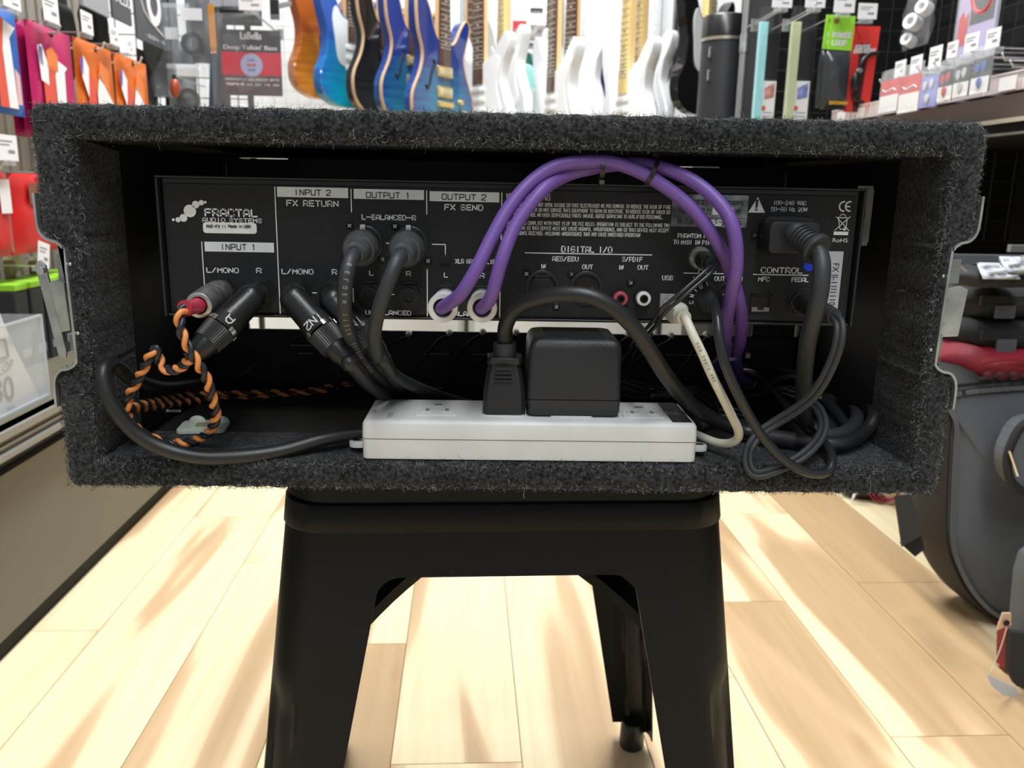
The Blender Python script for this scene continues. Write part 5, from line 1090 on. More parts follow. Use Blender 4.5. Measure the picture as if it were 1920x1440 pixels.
# counter: top with layered edge, taupe front, dark kick
cab = thing('display_counter', 'long counter with taupe front panel and layered grey edge along the left of the aisle', 'counter', A(-.84, 1.3, 0))
M_taupe = mat('taupe_laminate', (.115, .102, .075), .42, var=.06, scale=5)
obj('front_panel', abox(MB(), (-.66, .25, .035), (-.643, 2.5, .262)), M_taupe, cab, smooth=False)
obj('kick_board', abox(MB(), (-.68, .25, 0), (-.655, 2.5, .036)), M_dark, cab, smooth=False)
obj('cabinet_body', abox(MB(), (-1.05, .25, .01), (-.66, 2.5, .262)), M_dark, cab, smooth=False)
obj('shadow_rail', abox(MB(), (-1.05, .25, .262), (-.655, 2.5, .296)), mat('black_rail', (.012, .012, .013), .4), cab, smooth=False)
M_edgeA = mat('grey_edge_trim', (.27, .265, .24), .4, .2); M_edgeB = mat('olive_edge_trim', (.13, .115, .075), .5)
obj('worktop', abox(MB(), (-1.05, .25, .300), (-.622, 2.5, CZT)), M_edgeB, cab, smooth=False)
for z0, z1, u in ((.296, .303, -.614), (.310, .314, -.6195), (.3225, .333, -.616)): obj('edge_strip', abox(MB(), (-.64, .25, z0), (u, 2.5, z1)), M_edgeA, cab, smooth=False)
# acrylic sign stand with a price card
st = thing('acrylic_sign_stand', 'clear acrylic stand with a white price card, on the counter at the left edge', 'sign', A(-.68, 1.2, CZT))
u0 = -.655; vA, vB = 1.02, 1.315; z0, z1 = CZT, .462
mk = lambda a, b: obj('acrylic_panel', abox(MB(), a, b), M_clear, st, smooth=False)
mk((u0-.003, vA, z0), (u0, vB, z1)); mk((u0-.06, vB-.003, z0), (u0-.003, vB, z1)); mk((u0-.06, vA, z0), (u0-.003, vB-.003, z0+.003))
M_aced = mat('acrylic_bright_edge', (.62, .68, .74), .2, alpha=.7)
mb = MB(); abox(mb, (u0-.003, vB-.003, z0), (u0+.0006, vB+.0006, z1)); obj('acrylic_edge', mb, M_aced, st, smooth=False)
for zz in (z0, z1-.003): obj('acrylic_edge', abox(MB(), (u0-.003, vA, zz), (u0+.0006, vB, zz+.0035)), M_aced, st, smooth=False)
cc = A(u0-.012, 1.17, .40); rr_ = (VD*.93-Z*.36).normalized(); uu_ = (Z*.93+VD*.36).normalized()
a = lambda px, py: AU(px, py, u0-.010)
card = [a(-60, 560), a(-12, 560), a(22, 640), a(83, 762), a(0, 787), a(-60, 800)]
cobj = obj('price_card', MB().prism(card, -UD*.0012), mat('warm_white_card', (.72, .69, .64), .6), st, smooth=False)
g = MB(); u9 = UD*.0012
ink = mat('card_brown_ink', (.16, .13, .11), .6)
f = font_mb('CLOP', a(-16, 712)+u9, (a(26, 688)-a(-16, 712)).normalized(), (a(-4, 680)-a(-6, 712)).normalized(), w=.056, h=.020); g.add(f.v, f.f)
f = font_mb('180', a(-30, 760)+u9, (a(28, 748)-a(-30, 760)).normalized(), (a(8, 714)-a(12, 752)).normalized(), w=.078, h=.052); g.add(f.v, f.f)
f = font_mb('¥24,000', a(12, 772)+u9, (a(34, 764)-a(12, 772)).normalized(), Z, w=.022, h=.009); g.add(f.v, f.f)
obj('card_lettering', g, ink, cobj, smooth=False)
p = [a(-20, 642), a(8, 636), a(14, 668), a(-8, 674)]
mb = MB()
for q, w_ in zip(p, p[1:]): mb.tube([q+u9, w_+u9], .0016, 6)
obj('card_frame_mark', mb, ink, cobj)
# ================================================================ END OF THE LEFT WALL: WIRE GRID, CLEAR BAGS
def wire_grid(name, label, u0, u1, v, z0, z1, sp, m_, r=.0016, axis='u', cat='grid panel', frame=True):
    t = thing(name, label, cat, A((u0+u1)/2, v, z0) if axis == 'u' else A(v, (u0+u1)/2, z0)); mb = MB()
    P = (lambda a, z: A(a, v, z)) if axis == 'u' else (lambda a, z: A(v, a, z))
    n = int((u1-u0)/sp)
    for i in range(n+1): mb.tube([P(u0+i*sp, z0), P(u0+i*sp, z1)], r, 5)
    k = int((z1-z0)/sp)
    for i in range(k+1): mb.tube([P(u0, z0+i*sp), P(u1, z0+i*sp)], r, 5)
    obj('wire_mesh', mb, m_, t, kind='stuff')
    if frame:
        for a in (u0, u1): obj('upright', MB().tube([P(a, 0), P(a, z1)], .009, 10), m_, t)
    return t
M_bw = mat('black_wire', (.02, .02, .022), .4)
wire_grid('wire_grid', 'black wire grid panel carrying the clear bags beside the foil packs', -1.04, -.62, 2.55, .30, 1.75, .055, M_bw)
def clear_bag(c, w, h, label, inner, seed, n=None, r=None, head=True):
    n = n or -VD; r = r or UD; t = thing('clear_bag', label, 'bag', c-Z*h/2)
    obj('film', pillow(MB(), c, r, Z, n, w, h, .03, 12, 14, seed=seed, wr=.0035), M_clear2, t, angle=180)
    if head: obj('seal_strip', MB().obox(c+Z*(h/2-.006)+n*.004, r, Z, n, w*.98, .012, .003), M_clear, t, smooth=False)
    inner(t, c, r, n); return t
def in_black(t, c, r, n):
    obj('coiled_contents', MB().lathe([(-.006, .030), (.006, .030), (.006, .018), (-.006, .018), (-.006, .030)], c-Z*.03, n, 20, caps=False), M_cord, t); obj('contents_card', MB().obox(c+Z*.045-n*.004, r, Z, n, .055, .03, .002), Wt, t, smooth=False)
def in_rolls(t, c, r, n):
    for dx, dz, s_ in ((-.02, -.01, 1), (.022, .012, .9), (-.028, -.045, .8)): obj('white_roll', MB().lathe([(-.012, .017*s_), (.012, .017*s_), (.012, .009*s_), (-.012, .009*s_), (-.012, .017*s_)], c+r*dx+Z*dz, (n+r*.5+Z*.3).normalized(), 18, caps=False), Wt, t)
for i, (px, py, w_, h_, lab) in enumerate(((300, 60, .10, .34, 'long black pouch behind the clear bags, next to the grey cards'), (338, 150, .09, .16, 'short black pouch behind the lower clear bag'), (372, 40, .07, .22, 'black pouch behind the clear bags, left of the orange strap'), (412, 120, .05, .30, 'narrow black pouch between the strap and the sleeved card'), (450, 30, .12, .05, 'dark folded strap above the sleeved bass string card'))):
    c = AV(px, py, 2.52); t = thing('black_pouch', lab, 'pouch', c-Z*h_/2); obj('pouch_body', pillow(MB(), c, UD, Z, -VD, w_, h_, .03, seed=40+i, wr=.003), mat('black_nylon', (.016, .016, .018), .5), t, angle=180); obj('header_card', MB().obox(c+Z*(h_/2+.01), UD, Z, VD, w_*.8, .022, .003), LC, t, smooth=False)
clear_bag(AV(315, 95, 2.45), .13, .24, 'clear bag with coiled black contents next to the grey cards', in_black, 3)
clear_bag(AV(360, 60, 2.42), .11, .22, 'clear bag with black contents left of the orange strap', in_black, 5)
clear_bag(AV(352, 165, 2.38), .10, .12, 'small clear bag with white card just above the case, left of the strap', in_black, 9)
c = AV(328, 165, 2.30); t = thing('brown_shaker', 'reddish brown egg shaker hanging low on the wire grid', 'shaker', c-Z*.03); obj('egg', MB().ball(c, .016, 16, 10, (.8, .8, 1.5)), mat('red_brown_gloss', (.35, .07, .03), .25), t); obj('cap', MB().lathe([(0, .006), (.012, .004)], c+Z*.02, Z, 10), M_dark, t); obj('hang_hook', MB().tube([c+Z*.03, c+Z*.032+VD*.26], .0018, 6), M_steel, t)
p, q, s_ = AV(395, 8, 2.33), AV(401, 100, 2.33), AV(398, 198, 2.33)
t = thing('hanging_strap', 'narrow strap, orange above and navy below, hanging left of the red string card', 'strap', s_-Z*.02)
obj('orange_length', MB().obox((p+q)/2, UD, (p-q).normalized(), VD, .015, (p-q).length, .004), mat('orange_leather', (.62, .24, .03), .4), t, smooth=False)
obj('navy_length', MB().obox((q+s_)/2, UD, (q-s_).normalized(), VD, .017, (q-s_).length+.03, .004), mat('navy_webbing', (.02, .05, .09), .6), t, smooth=False)
mb = MB()
for k in (-1, 1): mb.ball(q+UD*k*.004-VD*.004, .0022, 8, 6)
obj('rivets', mb, M_chrome, t, kind='stuff')
# red and black string card in its clear sleeve
p0, p1 = AV(420, 178, 2.2), AV(525, 58, 2.2); c = (p0+p1)/2; w, h = (p1-p0).dot(UD), p1.z-p0.z
t = thing('string_card', 'black bass string card with red band and toothed grey seal in a clear sleeve', 'string pack', c-Z*h/2)
cb = obj('card', MB().obox(c, UD, Z, -VD, w, h, .006), mat('charcoal_card', (.045, .04, .05), .35), t, smooth=False)
n = -VD; fl_ = lambda r4, off: flat(MB(), c, UD, Z, n, r4, off)
obj('red_band', fl_(rect4(-w/2, -h*.19, w/2, h*.16), .0035), mat('red_band_print', (.55, .02, .05), .35), cb, smooth=False)
obj('lower_panel', fl_(rect4(-w/2, -h*.5, w/2, -h*.19), .0034), mat('brown_grey_print', (.10, .07, .075), .35), cb, smooth=False)
seal = []
for i in range(48): rr = .0280 if i % 2 else .0255; seal.append((rr*math.cos(i*math.pi/24), -.005+rr*math.sin(i*math.pi/24)))
obj('toothed_seal', fl_(seal, .0040), mat('grey_blue_seal', (.35, .38, .55), .4), cb, smooth=False)
g = MB(); stroke(g, 'NICKEL', c+UD*-.009+Z*.0045+n*.0045, UD, Z, .018, .0035, .001); stroke(g, 'ROUNDS', c+UD*-.009-Z*.018+n*.0045, UD, Z, .018, .0035, .001); obj('seal_lettering', g, Bl, cb, smooth=False)
g = MB(); stroke(g, 'BASS', c+UD*-.010-Z*.0075+n*.0046, UD, Z, .020, .005, .0014); obj('seal_lettering', g, Rd, cb, smooth=False)
g = MB(); f = font_mb('LaBella', c+UD*(-.024)+Z*(h*.355)+n*.0042, UD, Z, w=.050, h=.024)
for q_ in (0, .0007, .0014): g.add([v_+UD*q_+Z*q_*.5 for v_ in f.v], f.f)
f = font_mb("Deep Talkin' Bass", c+UD*(-w*.46)+Z*(h*.20)+n*.0042, UD, Z, w=w*.90, h=.0145)
for q_ in (0, .0006, .0012): g.add([v_+UD*q_ for v_ in f.v], f.f)
stroke(g, 'PERFECTLY BALANCED SETS', c+UD*(-w*.45)-Z*(h*.27)+n*.0042, UD, Z, w*.9, .0042, .0008); stroke(g, '760FS-B', c+UD*(-w*.45)-Z*(h*.345)+n*.0042, UD, Z, w*.3, .0045, .0012); stroke(g, '40 60 75 95', c+UD*(-w*.1)-Z*(h*.345)+n*.0042, UD, Z, w*.55, .0035, .0007)
obj('card_lettering', g, Wt, cb, smooth=False)
c2 = AV(474, 118, 2.19); obj('clear_sleeve', pillow(MB(), c2, UD, Z, n, .20, .225, .02, 14, 14, seed=12, wr=.003), mat('sleeve_film', (.55, .58, .6), .12, alpha=.10, spec=1, bump=.7, bscale=40), t, angle=180)
hook(AV(474, 22, 2.17), -VD, .3, 'steel hook the sleeved bass string card hangs from', None)
price_tag(AV(470, 5, 2.15), UD, Z, -VD, .056, .034, 'white price tag above the sleeved bass string card', None)
p = AV(515, 18, 2.3); t = thing('black_capo_bar', 'short black bar hanging right of the white price tag', 'accessory', p-Z*.025); obj('bar', MB().obox(p, UD, Z, VD, .022, .048, .012), M_blk, t, bevel=.002); obj('strap_end', MB().obox(p+UD*.025+Z*.012, (UD*.9+Z*.2).normalized(), Z, VD, .035, .012, .006), mat('grey_strap', (.3, .3, .3), .5), t, bevel=.001)
# ================================================================ GUITAR WALL
def outline(pts, n=5): return smooth_path([Vector((x, 0, z)) for x, z in pts], n, closed=True)
SH = {'strat': [(0,-.205),(.08,-.200),(.145,-.160),(.160,-.090),(.135,-.020),(.118,.03),(.128,.085),(.150,.125),(.158,.165),(.140,.185),(.105,.150),(.075,.115),(.040,.095),(-.02,.095),(-.055,.115),(-.085,.160),(-.115,.215),(-.145,.222),(-.158,.19),(-.150,.12),(-.125,.04),(-.130,-.03),(-.162,-.10),(-.150,-.165),(-.085,-.200)],
      'prs': [(0,-.215),(.09,-.208),(.155,-.160),(.165,-.085),(.125,-.005),(.110,.05),(.130,.11),(.145,.155),(.125,.178),(.095,.150),(.065,.105),(.035,.09),(-.03,.10),(-.055,.135),(-.075,.185),(-.110,.228),(-.140,.205),(-.135,.12),(-.112,.05),(-.125,-.01),(-.165,-.085),(-.155,-.160),(-.09,-.208)]}
def body_mat(name, c0, c1, gloss=.12):
    m = bpy.data.materials.new(name); m.use_nodes = True; nt = m.node_tree; b = nt.nodes['Principled BSDF']; N = nt.nodes.new; L = nt.links.new
    tc = N('ShaderNodeTexCoord'); mp = N('ShaderNodeMapping'); mp.inputs['Scale'].default_value = (3.0, 0, 2.3); L(tc.outputs['Object'], mp.inputs[0])
    ln = N('ShaderNodeVectorMath'); ln.operation = 'LENGTH'; L(mp.outputs[0], ln.inputs[0])
    w_ = N('ShaderNodeTexNoise'); w_.inputs['Scale'].default_value = 22; mp2 = N('ShaderNodeMapping'); mp2.inputs['Scale'].default_value = (.35, 1, 3); L(tc.outputs['Object'], mp2.inputs[0]); L(mp2.outputs[0], w_.inputs[0])
    ad = N('ShaderNodeMath'); ad.operation = 'MULTIPLY_ADD'; L(w_.outputs[0], ad.inputs[0]); ad.inputs[1].default_value = .5; L(ln.outputs['Value'], ad.inputs[2])
    r = N('ShaderNodeMapRange'); r.inputs[1].default_value = .45; r.inputs[2].default_value = .88; L(ad.outputs[0], r.inputs[0])
    mx = N('ShaderNodeMix'); mx.data_type = 'RGBA'; L(r.outputs[0], mx.inputs[0]); mx.inputs[6].default_value = (*c0, 1); mx.inputs[7].default_value = (*c1, 1); L(mx.outputs[2], b.inputs['Base Color'])
    b.inputs['Roughness'].default_value = gloss; b.inputs['Coat Weight'].default_value = .5; return m
M_rose = mat('rosewood_board', (.10, .045, .025), .5, var=.3, scale=60); M_maple = mat('maple_board', (.80, .60, .22), .35, var=.08, scale=20); M_neckw = mat('maple_neck', (.70, .48, .24), .4)
M_fret = mat('fret_wire', (.75, .73, .66), .3, .6); M_dot = mat('pearl_dot', (.9, .9, .86), .3); M_str = mat('string_steel', (.6, .58, .52), .3, .9); M_gold = mat('gold_hardware', (.80, .60, .25), .3, .7)
def guitar(label, px, py, v, ang, shape, bm, edge=None, board=M_rose, guard=None, pick='sss', hard=M_chrome, fhole=False, dz=0):
    c = AV(px, py, v); t = thing('electric_guitar', label, 'guitar', c)
    O = outline(SH[shape]); T_ = .040; mb = MB(); lps = []
    for y, ins in ((T_/2, .004), (T_/2-.004, .0), (-T_/2+.004, .0), (-T_/2, .004)): lps.append([Vector((p.x*(1-ins*7), y, p.z*(1-ins*5))) for p in O])
    mb.loft(lps, True, True)
    P = [t]
    def o_(name, m_, mt, par=None, **k):
        me_o = obj(name, m_, mt, None, **k); me_o.parent = par or t; me_o.location = LOC[me_o.name] if par is None else LOC[me_o.name]-LOC[par.name]; return me_o
    b = o_('body', mb, bm, angle=35)
    if edge: o_('binding', MB().loft([[Vector((p.x*1.004, y, p.z*1.004)) for p in O] for y in (-.0215, -.011)]), edge, solid=.003)
    F = -T_/2
    nk = .020
    o_('neck', MB().prism([(-nk*1.2, F+.004, .06), (nk*1.2, F+.004, .06), (nk, F+.004, .52), (-nk, F+.004, .52)], (0, .018, 0)), M_neckw)
    fb = o_('fretboard', MB().prism([(-nk*1.35, F-.007, .020), (nk*1.35, F-.007, .020), (nk, F-.007, .52), (-nk, F-.007, .52)], (0, .010, 0)), board)
    mb = MB(); z = .52; sc_ = .62; k = 0; zz = []
    for i in range(1, 23):
        zf = .52-sc_*(1-2**(-i/12)); zz.append(zf)
        if zf < .025: break
        ww = nk+(nk*.35)*(.52-zf)/.5; mb.box((-ww, F-.0085, zf-.0014), (ww, F-.0065, zf+.0014))
    o_('frets', mb, M_fret, kind='stuff', smooth=False)
    mb = MB()
    for i in (3, 5, 7, 9, 12, 15, 17, 19, 21):
        if i < len(zz): mb.lathe([(0, .0038), (.0006, .0038)], (0, F-.0072, (zz[i-1]+zz[i-2])/2), -Y_, 8)
    o_('inlay_dots', mb, M_dot if board is M_rose else M_blk, kind='stuff')
    o_('headstock', MB().prism([(-nk, F, .52), (nk, F, .52), (.035, F, .56), (.040, F, .68), (-.005, F, .70), (-.035, F, .57)], (0, .014, 0)), M_neckw)
    mb = MB()
    for i in range(6): mb.tube([(-.017+i*.0068+(0), F-.013, -.09), (-.012+i*.0048, F-.010, .53)], .0006, 4)
    o_('strings', mb, M_str, kind='stuff')
    if guard: o_('pickguard', MB().prism([(p.x, F-.0005, p.z) for p in smooth_path([Vector((x, 0, z)) for x, z in [(-.045, .095), (.04, .09), (.06, .11), (.11, .10), (.10, .03), (.105, -.02), (.125, -.08), (.09, -.12), (.04, -.085), (-.03, -.07), (-.075, -.05), (-.09, .02), (-.10, .09), (-.08, .13)]], 4, closed=True)], (0, -.0025, 0)), guard)
    zs_ = {'sss': (.0, -.035, -.07), 'hh': (.0, -.065)}[pick]
    for z_ in zs_:
        if pick == 'sss': o_('pickup', MB().rbox((0, F-.004, z_), X, Z, -Y_, .080, .017, .008, .006), Wt if guard is not None else M_blk)
        else:
            q = o_('pickup', MB().rbox((0, F-.003, z_), X, Z, -Y_, .078, .034, .008, .003), M_gold if hard is M_gold else M_blk)
            o_('pickup_cover', MB().rbox((0, F-.008, z_), X, Z, -Y_, .066, .020, .004, .003), mat('cream_gold', (.75, .66, .40), .25, .4) if hard is M_gold else hard, q)
    o_('bridge', MB().rbox((0, F-.006, -.105), X, Z, -Y_, .078, .018, .012, .003), hard)
    for kx, kz in ((.085, -.09), (.105, -.125), (.075, -.135)): o_('knob', MB().lathe([(0, .010), (.012, .009)], (kx, F-.001, kz), -Y_, 14), hard if pick == 'hh' else Wt)
    if fhole:
        fp = smooth_path([Vector((x, F-.0006, z)) for x, z in ((-.060, .030), (-.052, .022), (-.062, .005), (-.072, -.02), (-.080, -.045), (-.092, -.060), (-.098, -.050))], 5)
        o_('sound_hole', MB().tube(fp, .004, 8), M_hole)
    t.rotation_euler = (0, 0, ang+TH); t.location = c+Z*dz
    return t
d = math.radians
nat = mat('natural_wood_binding', (.62, .42, .26), .4)
blueq = body_mat('blue_quilt_burst', (.03, .22, .36), (.015, .035, .20)); cyanb = body_mat('cyan_blue_burst', (.0, .32, .50), (.02, .08, .36)); sunb = body_mat('amber_burst', (.75, .30, .03), (.32, .07, .01)); blackb = body_mat('black_flame_burst', (.03, .03, .03), (.008, .008, .009))
whiteb = mat('white_guitar_lacquer', (.74, .76, .78), .15, coat=.5); navyb = mat('navy_guitar_lacquer', (.012, .018, .20), .12, coat=.6); seab = mat('seafoam_guitar_lacquer', (.38, .78, .72), .15, coat=.5); iceb = mat('ice_blue_lacquer', (.45, .78, .84), .15, coat=.5); blk_l = mat('black_guitar_lacquer', (.006, .006, .007), .08, coat=.6)
greenb = mat('dark_green_lacquer', (.02, .12, .09), .12, coat=.5)
a_ = d(54)
M_str_g = M_str
guitar('amber sunburst electric guitar, leftmost on the guitar wall beside the clear sleeve', 606, 78, 3.30, a_, 'strat', sunb, pick='hh', hard=M_blk)
guitar('bright cyan-blue electric guitar with pearly pickguard', 654, 92, 3.22, a_, 'strat', cyanb, guard=mat('pearl_guard', (.62, .66, .70), .2))
guitar('black electric guitar with natural wood edge', 716, 104, 3.14, a_, 'prs', blackb, edge=nat, pick='hh', hard=M_chrome)
guitar('blue flamed electric guitar with f-hole, left of the matching pair', 768, 116, 3.06, a_, 'prs', blueq, edge=nat, pick='hh', hard=M_gold, fhole=True)
guitar('blue flamed electric guitar with f-hole, right of the matching pair', 824, 136, 2.98, a_, 'prs', blueq, edge=nat, pick='hh', hard=M_gold, fhole=True)
wg = mat('white_pickguard', (.84, .85, .86), .25)
wa = d(-50)
guitar('ice blue electric guitar just right of the blue pair', 880, 222, 3.44, d(30), 'strat', iceb, guard=wg)
guitar('white electric guitar with rosewood neck, nearest the black post', 905, 170, 3.20, wa, 'strat', whiteb, guard=wg)
guitar('white electric guitar with maple neck left of the wall packets', 949, 150, 3.34, d(-62), 'prs', whiteb, board=M_maple, guard=wg)
guitar('seafoam green electric guitar among the white ones', 1036, 230, 3.34, d(-40), 'strat', seab, guard=wg)
guitar('white electric guitar with rosewood neck below the wall packets', 1043, 185, 3.12, d(-67), 'strat', whiteb, guard=wg)
guitar('white electric guitar with rosewood neck left of the navy guitar', 1075, 167, 3.24, wa, 'strat', whiteb, guard=wg)
guitar('dark green electric guitar mostly hidden behind the white ones', 1042, 205, 3.50, d(-30), 'strat', greenb)
guitar('navy blue electric guitar', 1176, 223, 3.16, d(-40), 'strat', navyb, guard=None, board=M_rose)
guitar('white electric guitar with maple neck in front of the navy guitar', 1178, 188, 2.98, d(-68), 'strat', whiteb, board=M_maple, guard=wg)
guitar('white electric guitar with maple neck, last before the black post', 1200, 172, 3.08, d(-58), 'strat', whiteb, board=M_maple, guard=wg)
guitar('glossy black electric guitar with white pickguard beside the black tube', 1318, 100, 3.0, d(42), 'strat', blk_l, board=M_maple, guard=wg)
for i, (px, lab) in enumerate(((878, 'thin black wall post left of the white guitars'), (1267, 'thin black wall post left of the glossy black guitar'))):
    p = AV(px, 60, 3.50); u_ = p.dot(UD); t = thing('black_post', lab, 'post', A(u_, 3.5, 0)); obj('upright', abox(MB(), (u_-.010, 3.48, 0), (u_+.010, 3.52, 2.6)), M_blk, t, smooth=False); obj('foot_plate', abox(MB(), (u_-.03, 3.46, 0), (u_+.03, 3.54, .012)), M_blk, t, smooth=False)
gw = mat('white_wire', (.55, .58, .60), .4)
wire_grid('wire_grid', 'pale wire grid on the bright wall behind the white guitars', .03, .80, 3.68, .5, 1.8, .05, gw, r=.0013)
wire_grid('wire_grid', 'wire grid behind the blue and black guitars', -1.05, -.02, 3.68, .5, 1.8, .05, gw, r=.0013)
for px, py, w_, h_, m_, lab in ((974, 52, .055, .050, mat('red_packet', (.50, .03, .03), .5), 'small red packet on the wall grid'), (1012, 62, .085, .06, mat('grey_photo_packet', (.30, .28, .28), .5, var=.6, scale=40), 'grey patterned packet right of the small red packet'), (1000, 86, .10, .022, mat('dark_packet', (.08, .07, .07), .5), 'dark strip packet below the patterned packet'), (1006, 20, .05, .018, M_blk, 'short black header card above the red packet')):
    c = AV(px, py, 3.60); t = thing('wall_packet', lab, 'packet', c-Z*h_/2); obj('card', MB().obox(c, UD, Z, -VD, w_, h_, .006), m_, t, smooth=False); obj('label_panel', MB().obox(c-Z*h_*.25-VD*.0035, UD, Z, -VD, w_*.7, h_*.2, .001), LC, t, smooth=False)
    obj('hang_hook', MB().tube([c+Z*h_*.45, c+Z*h_*.45+VD*.085], .0015, 6), M_steel, t)
# ================================================================ BLACK TUBE, POLE, RIGHT END PANEL
c = AV(1356, 120, 2.45); u_ = c.dot(UD); t = thing('black_tube_case', 'tall black cylindrical case with rimmed lid standing left of the steel pole', 'case', A(u_, 2.45, 0))
B0 = A(u_, 2.45, 0); M_tube = mat('black_fibre_tube', (.022, .024, .028), .45, bump=.1, bscale=300)
obj('tube_body', MB().lathe([(0, .0700), (1.08, .0640)], B0, Z, 40), M_tube, t); obj('lid', MB().lathe([(1.085, .0660), (1.14, .0650), (1.146, .0600)], B0, Z, 40), mat('black_lid', (.010, .010, .011), .3), t)
obj('lid_rim', MB().lathe([(1.078, .0668), (1.086, .0668)], B0, Z, 40), mat('brass_grey_rim', (.55, .52, .42), .3, .8), t)
for z_ in (1.045, .985): obj('clasp', MB().obox(B0+UD*-.050-VD*.042+Z*z_, (UD*.7-VD*-.7).normalized(), Z, -VD, .016, .028, .012), M_galv, t, bevel=.002)
c = AV(1394, 108, 2.3); u_ = c.dot(UD); t = thing('steel_pole', 'slim grey steel pole right of the black tube case', 'pole', A(u_, 2.3, 0))
obj('tube', MB().lathe([(0, .0105), (2.4, .0105)], A(u_, 2.3, 0), Z, 18), mat('satin_steel', (.42, .43, .43), .35, .8), t); obj('base_plate', MB().lathe([(0, .05), (.006, .05)], A(u_, 2.3, 0), Z, 24), M_galv, t); obj('coupling', MB().lathe([(1.03, .0125), (1.075, .0125)], A(u_, 2.3, 0), Z, 18), M_galv, t)
M_blackboard = mat('black_display_board', (.009, .009, .010), .6, spec=.12)
t = thing('display_board', 'black display board with wire grid facing down the aisle, right of the steel pole', 'display board', A(.95, 2.2, 0))
obj('board', abox(MB(), (.765, 2.19, 0), (1.16, 2.21, 2.2)), M_blackboard, t, smooth=False); mb = MB()
for i in range(9): mb.tube([A(.775+i*.047, 2.175, .3), A(.775+i*.047, 2.175, 1.7)], .0014, 5)
for i in range(28): mb.tube([A(.77, 2.175, .32+i*.05), A(1.155, 2.175, .32+i*.05)], .0014, 5)
obj('wire_mesh', mb, M_bw, t, kind='stuff')
n = -VD
M_thin = mat('thin_clear_film', (.18, .19, .20), .1, alpha=.10, spec=.5, bump=.4, bscale=40)
def strip_pack(x0, x1, y0, y1, v, body, lab, photo, dot=True):
    p0, p1 = AV(x0, y1, v), AV(x1, y0, v); c = (p0+p1)/2; w, h = (p1-p0).dot(UD), p1.z-p0.z+.06; c = c-Z*.03
    t = thing('strip_pack', lab, 'pack', c-Z*h/2)
    obj('coloured_strips', MB().obox(c-UD*w*.28, UD, Z, n, w*.36, h*.93, .012), body, t, smooth=False)
    mb = MB()
    for k in range(5): mb.obox(c-UD*w*(.44-.075*k)+n*.0065, UD, Z, n, w*.045, h*.925, .002)
    obj('strip_edges', mb, body, t, smooth=False, kind='stuff')
    obj('black_window', MB().obox(c+UD*w*.2+Z*h*.20, UD, Z, n, w*.52, h*.36, .006), mat('glossy_black_window', (.010, .010, .011), .3, spec=.15), t, smooth=False)
    cd = obj('white_card', MB().obox(c+UD*w*.18-Z*h*.24, UD, Z, n, w*.6, h*.48, .006), Wt, t, smooth=False)
    obj('photo_print', flat(MB(), c, UD, Z, n, [(-.02*w, -.06*h), (.42*w, -.01*h), (.42*w, -.13*h), (.0, -.15*h)], .0036), photo, cd, smooth=False)
    mb = MB(); mb.lathe([(0, .0055), (.0004, .0055)], c-UD*w*.02-Z*h*.22+n*.0036, n, 16); obj('red_dot', mb, Rd, cd, smooth=False)
    mb = MB()
    for k in range(7): flat(mb, c, UD, Z, n, rect4(0, -h*(.26+k*.03), w*.40, -h*(.253+k*.03)), .0036)
    obj('fine_print', mb, M_tagink, cd, smooth=False, kind='stuff')
    obj('bag_film', pillow(MB(), c+Z*.012, UD, Z, n, w*1.04, h*1.08, .020, 10, 14, seed=int(x0), wr=.0015), M_thin, t, angle=180)
    hk = hook(c+Z*(h*.5+.008)+UD*w*.15+n*.03, n, .16, 'angled steel hook holding the '+lab.split(' in ')[0], None, tip=.012)
strip_pack(1409, 1466, 34, 215, 1.95, mat('pale_aqua_strip', (.42, .80, .84), .3), 'pale aqua fret-strip pack in a clear bag right of the steel pole', mat('red_photo', (.55, .25, .22), .5, var=.4, scale=80))
strip_pack(1468, 1530, 34, 215, 1.94, mat('pale_green_strip', (.60, .66, .42), .3), 'pale green strip pack in a clear bag beside the aqua one', mat('blue_photo', (.20, .25, .55), .5, var=.4, scale=80))
for (px, py), w_, h_, lab in (((1467, 2), .044, .026, 'white price tag over the aqua strip pack'), ((1529, 2), .044, .026, 'white price tag over the pale green strip pack'), ((1584, 4), .046, .042, 'white price tag over the lime card'), ((1627, 21), .042, .032, 'white price tag over the red card')):
    price_tag(AV(px, py, 1.9), UD, Z, n, w_, h_, lab, None, stem=.26)
# lime and black pack
def lime(du, dv, lab, sc_=1):
    p0, p1 = AV(1555, 90, 1.93+dv), AV(1600, 33, 1.93+dv); c = (p0+p1)/2+UD*du; w, h = .054, .072; t = thing('grip_pack', lab, 'pack', c-Z*.18)
    cd = obj('lime_card', MB().obox(c, (UD-Z*.04).normalized(), (Z+UD*.04).normalized(), n, w, h, .003), mat('lime_card_print', (.30, .68, .04), .45), t, smooth=False)
    g = MB(); stroke(g, 'POWER', c+UD*-.019-Z*.010+n*.0022, UD, Z, .040, .010, .0026); stroke(g, 'LOOP', c+UD*-.019-Z*.026+n*.0022, UD, Z, .032, .010, .0026); obj('card_lettering', g, Wt, cd, smooth=False)
    mb = MB(); mb.lathe([(0, .006), (.0004, .006)], c-UD*.014+Z*.024+n*.0018, n, 16); obj('round_badge', mb, mat('badge_brown', (.25, .12, .03), .5), cd, smooth=False)
    b = c-Z*.100-UD*.003
    gb = obj('grip_body', pillow(MB(), b, UD, Z, n, .060, .125, .030, 10, 10, seed=4), mat('smoky_film', (.035, .04, .045), .22, spec=.6, bump=.6, bscale=60), t, angle=180)
    g = MB(); stroke(g, 'BROSNAN', b+UD*-.014-Z*.052+n*.014, UD, Z, .040, .006, .0016); obj('gold_lettering', g, mat('gold_print', (.75, .42, .04), .5), gb, smooth=False)
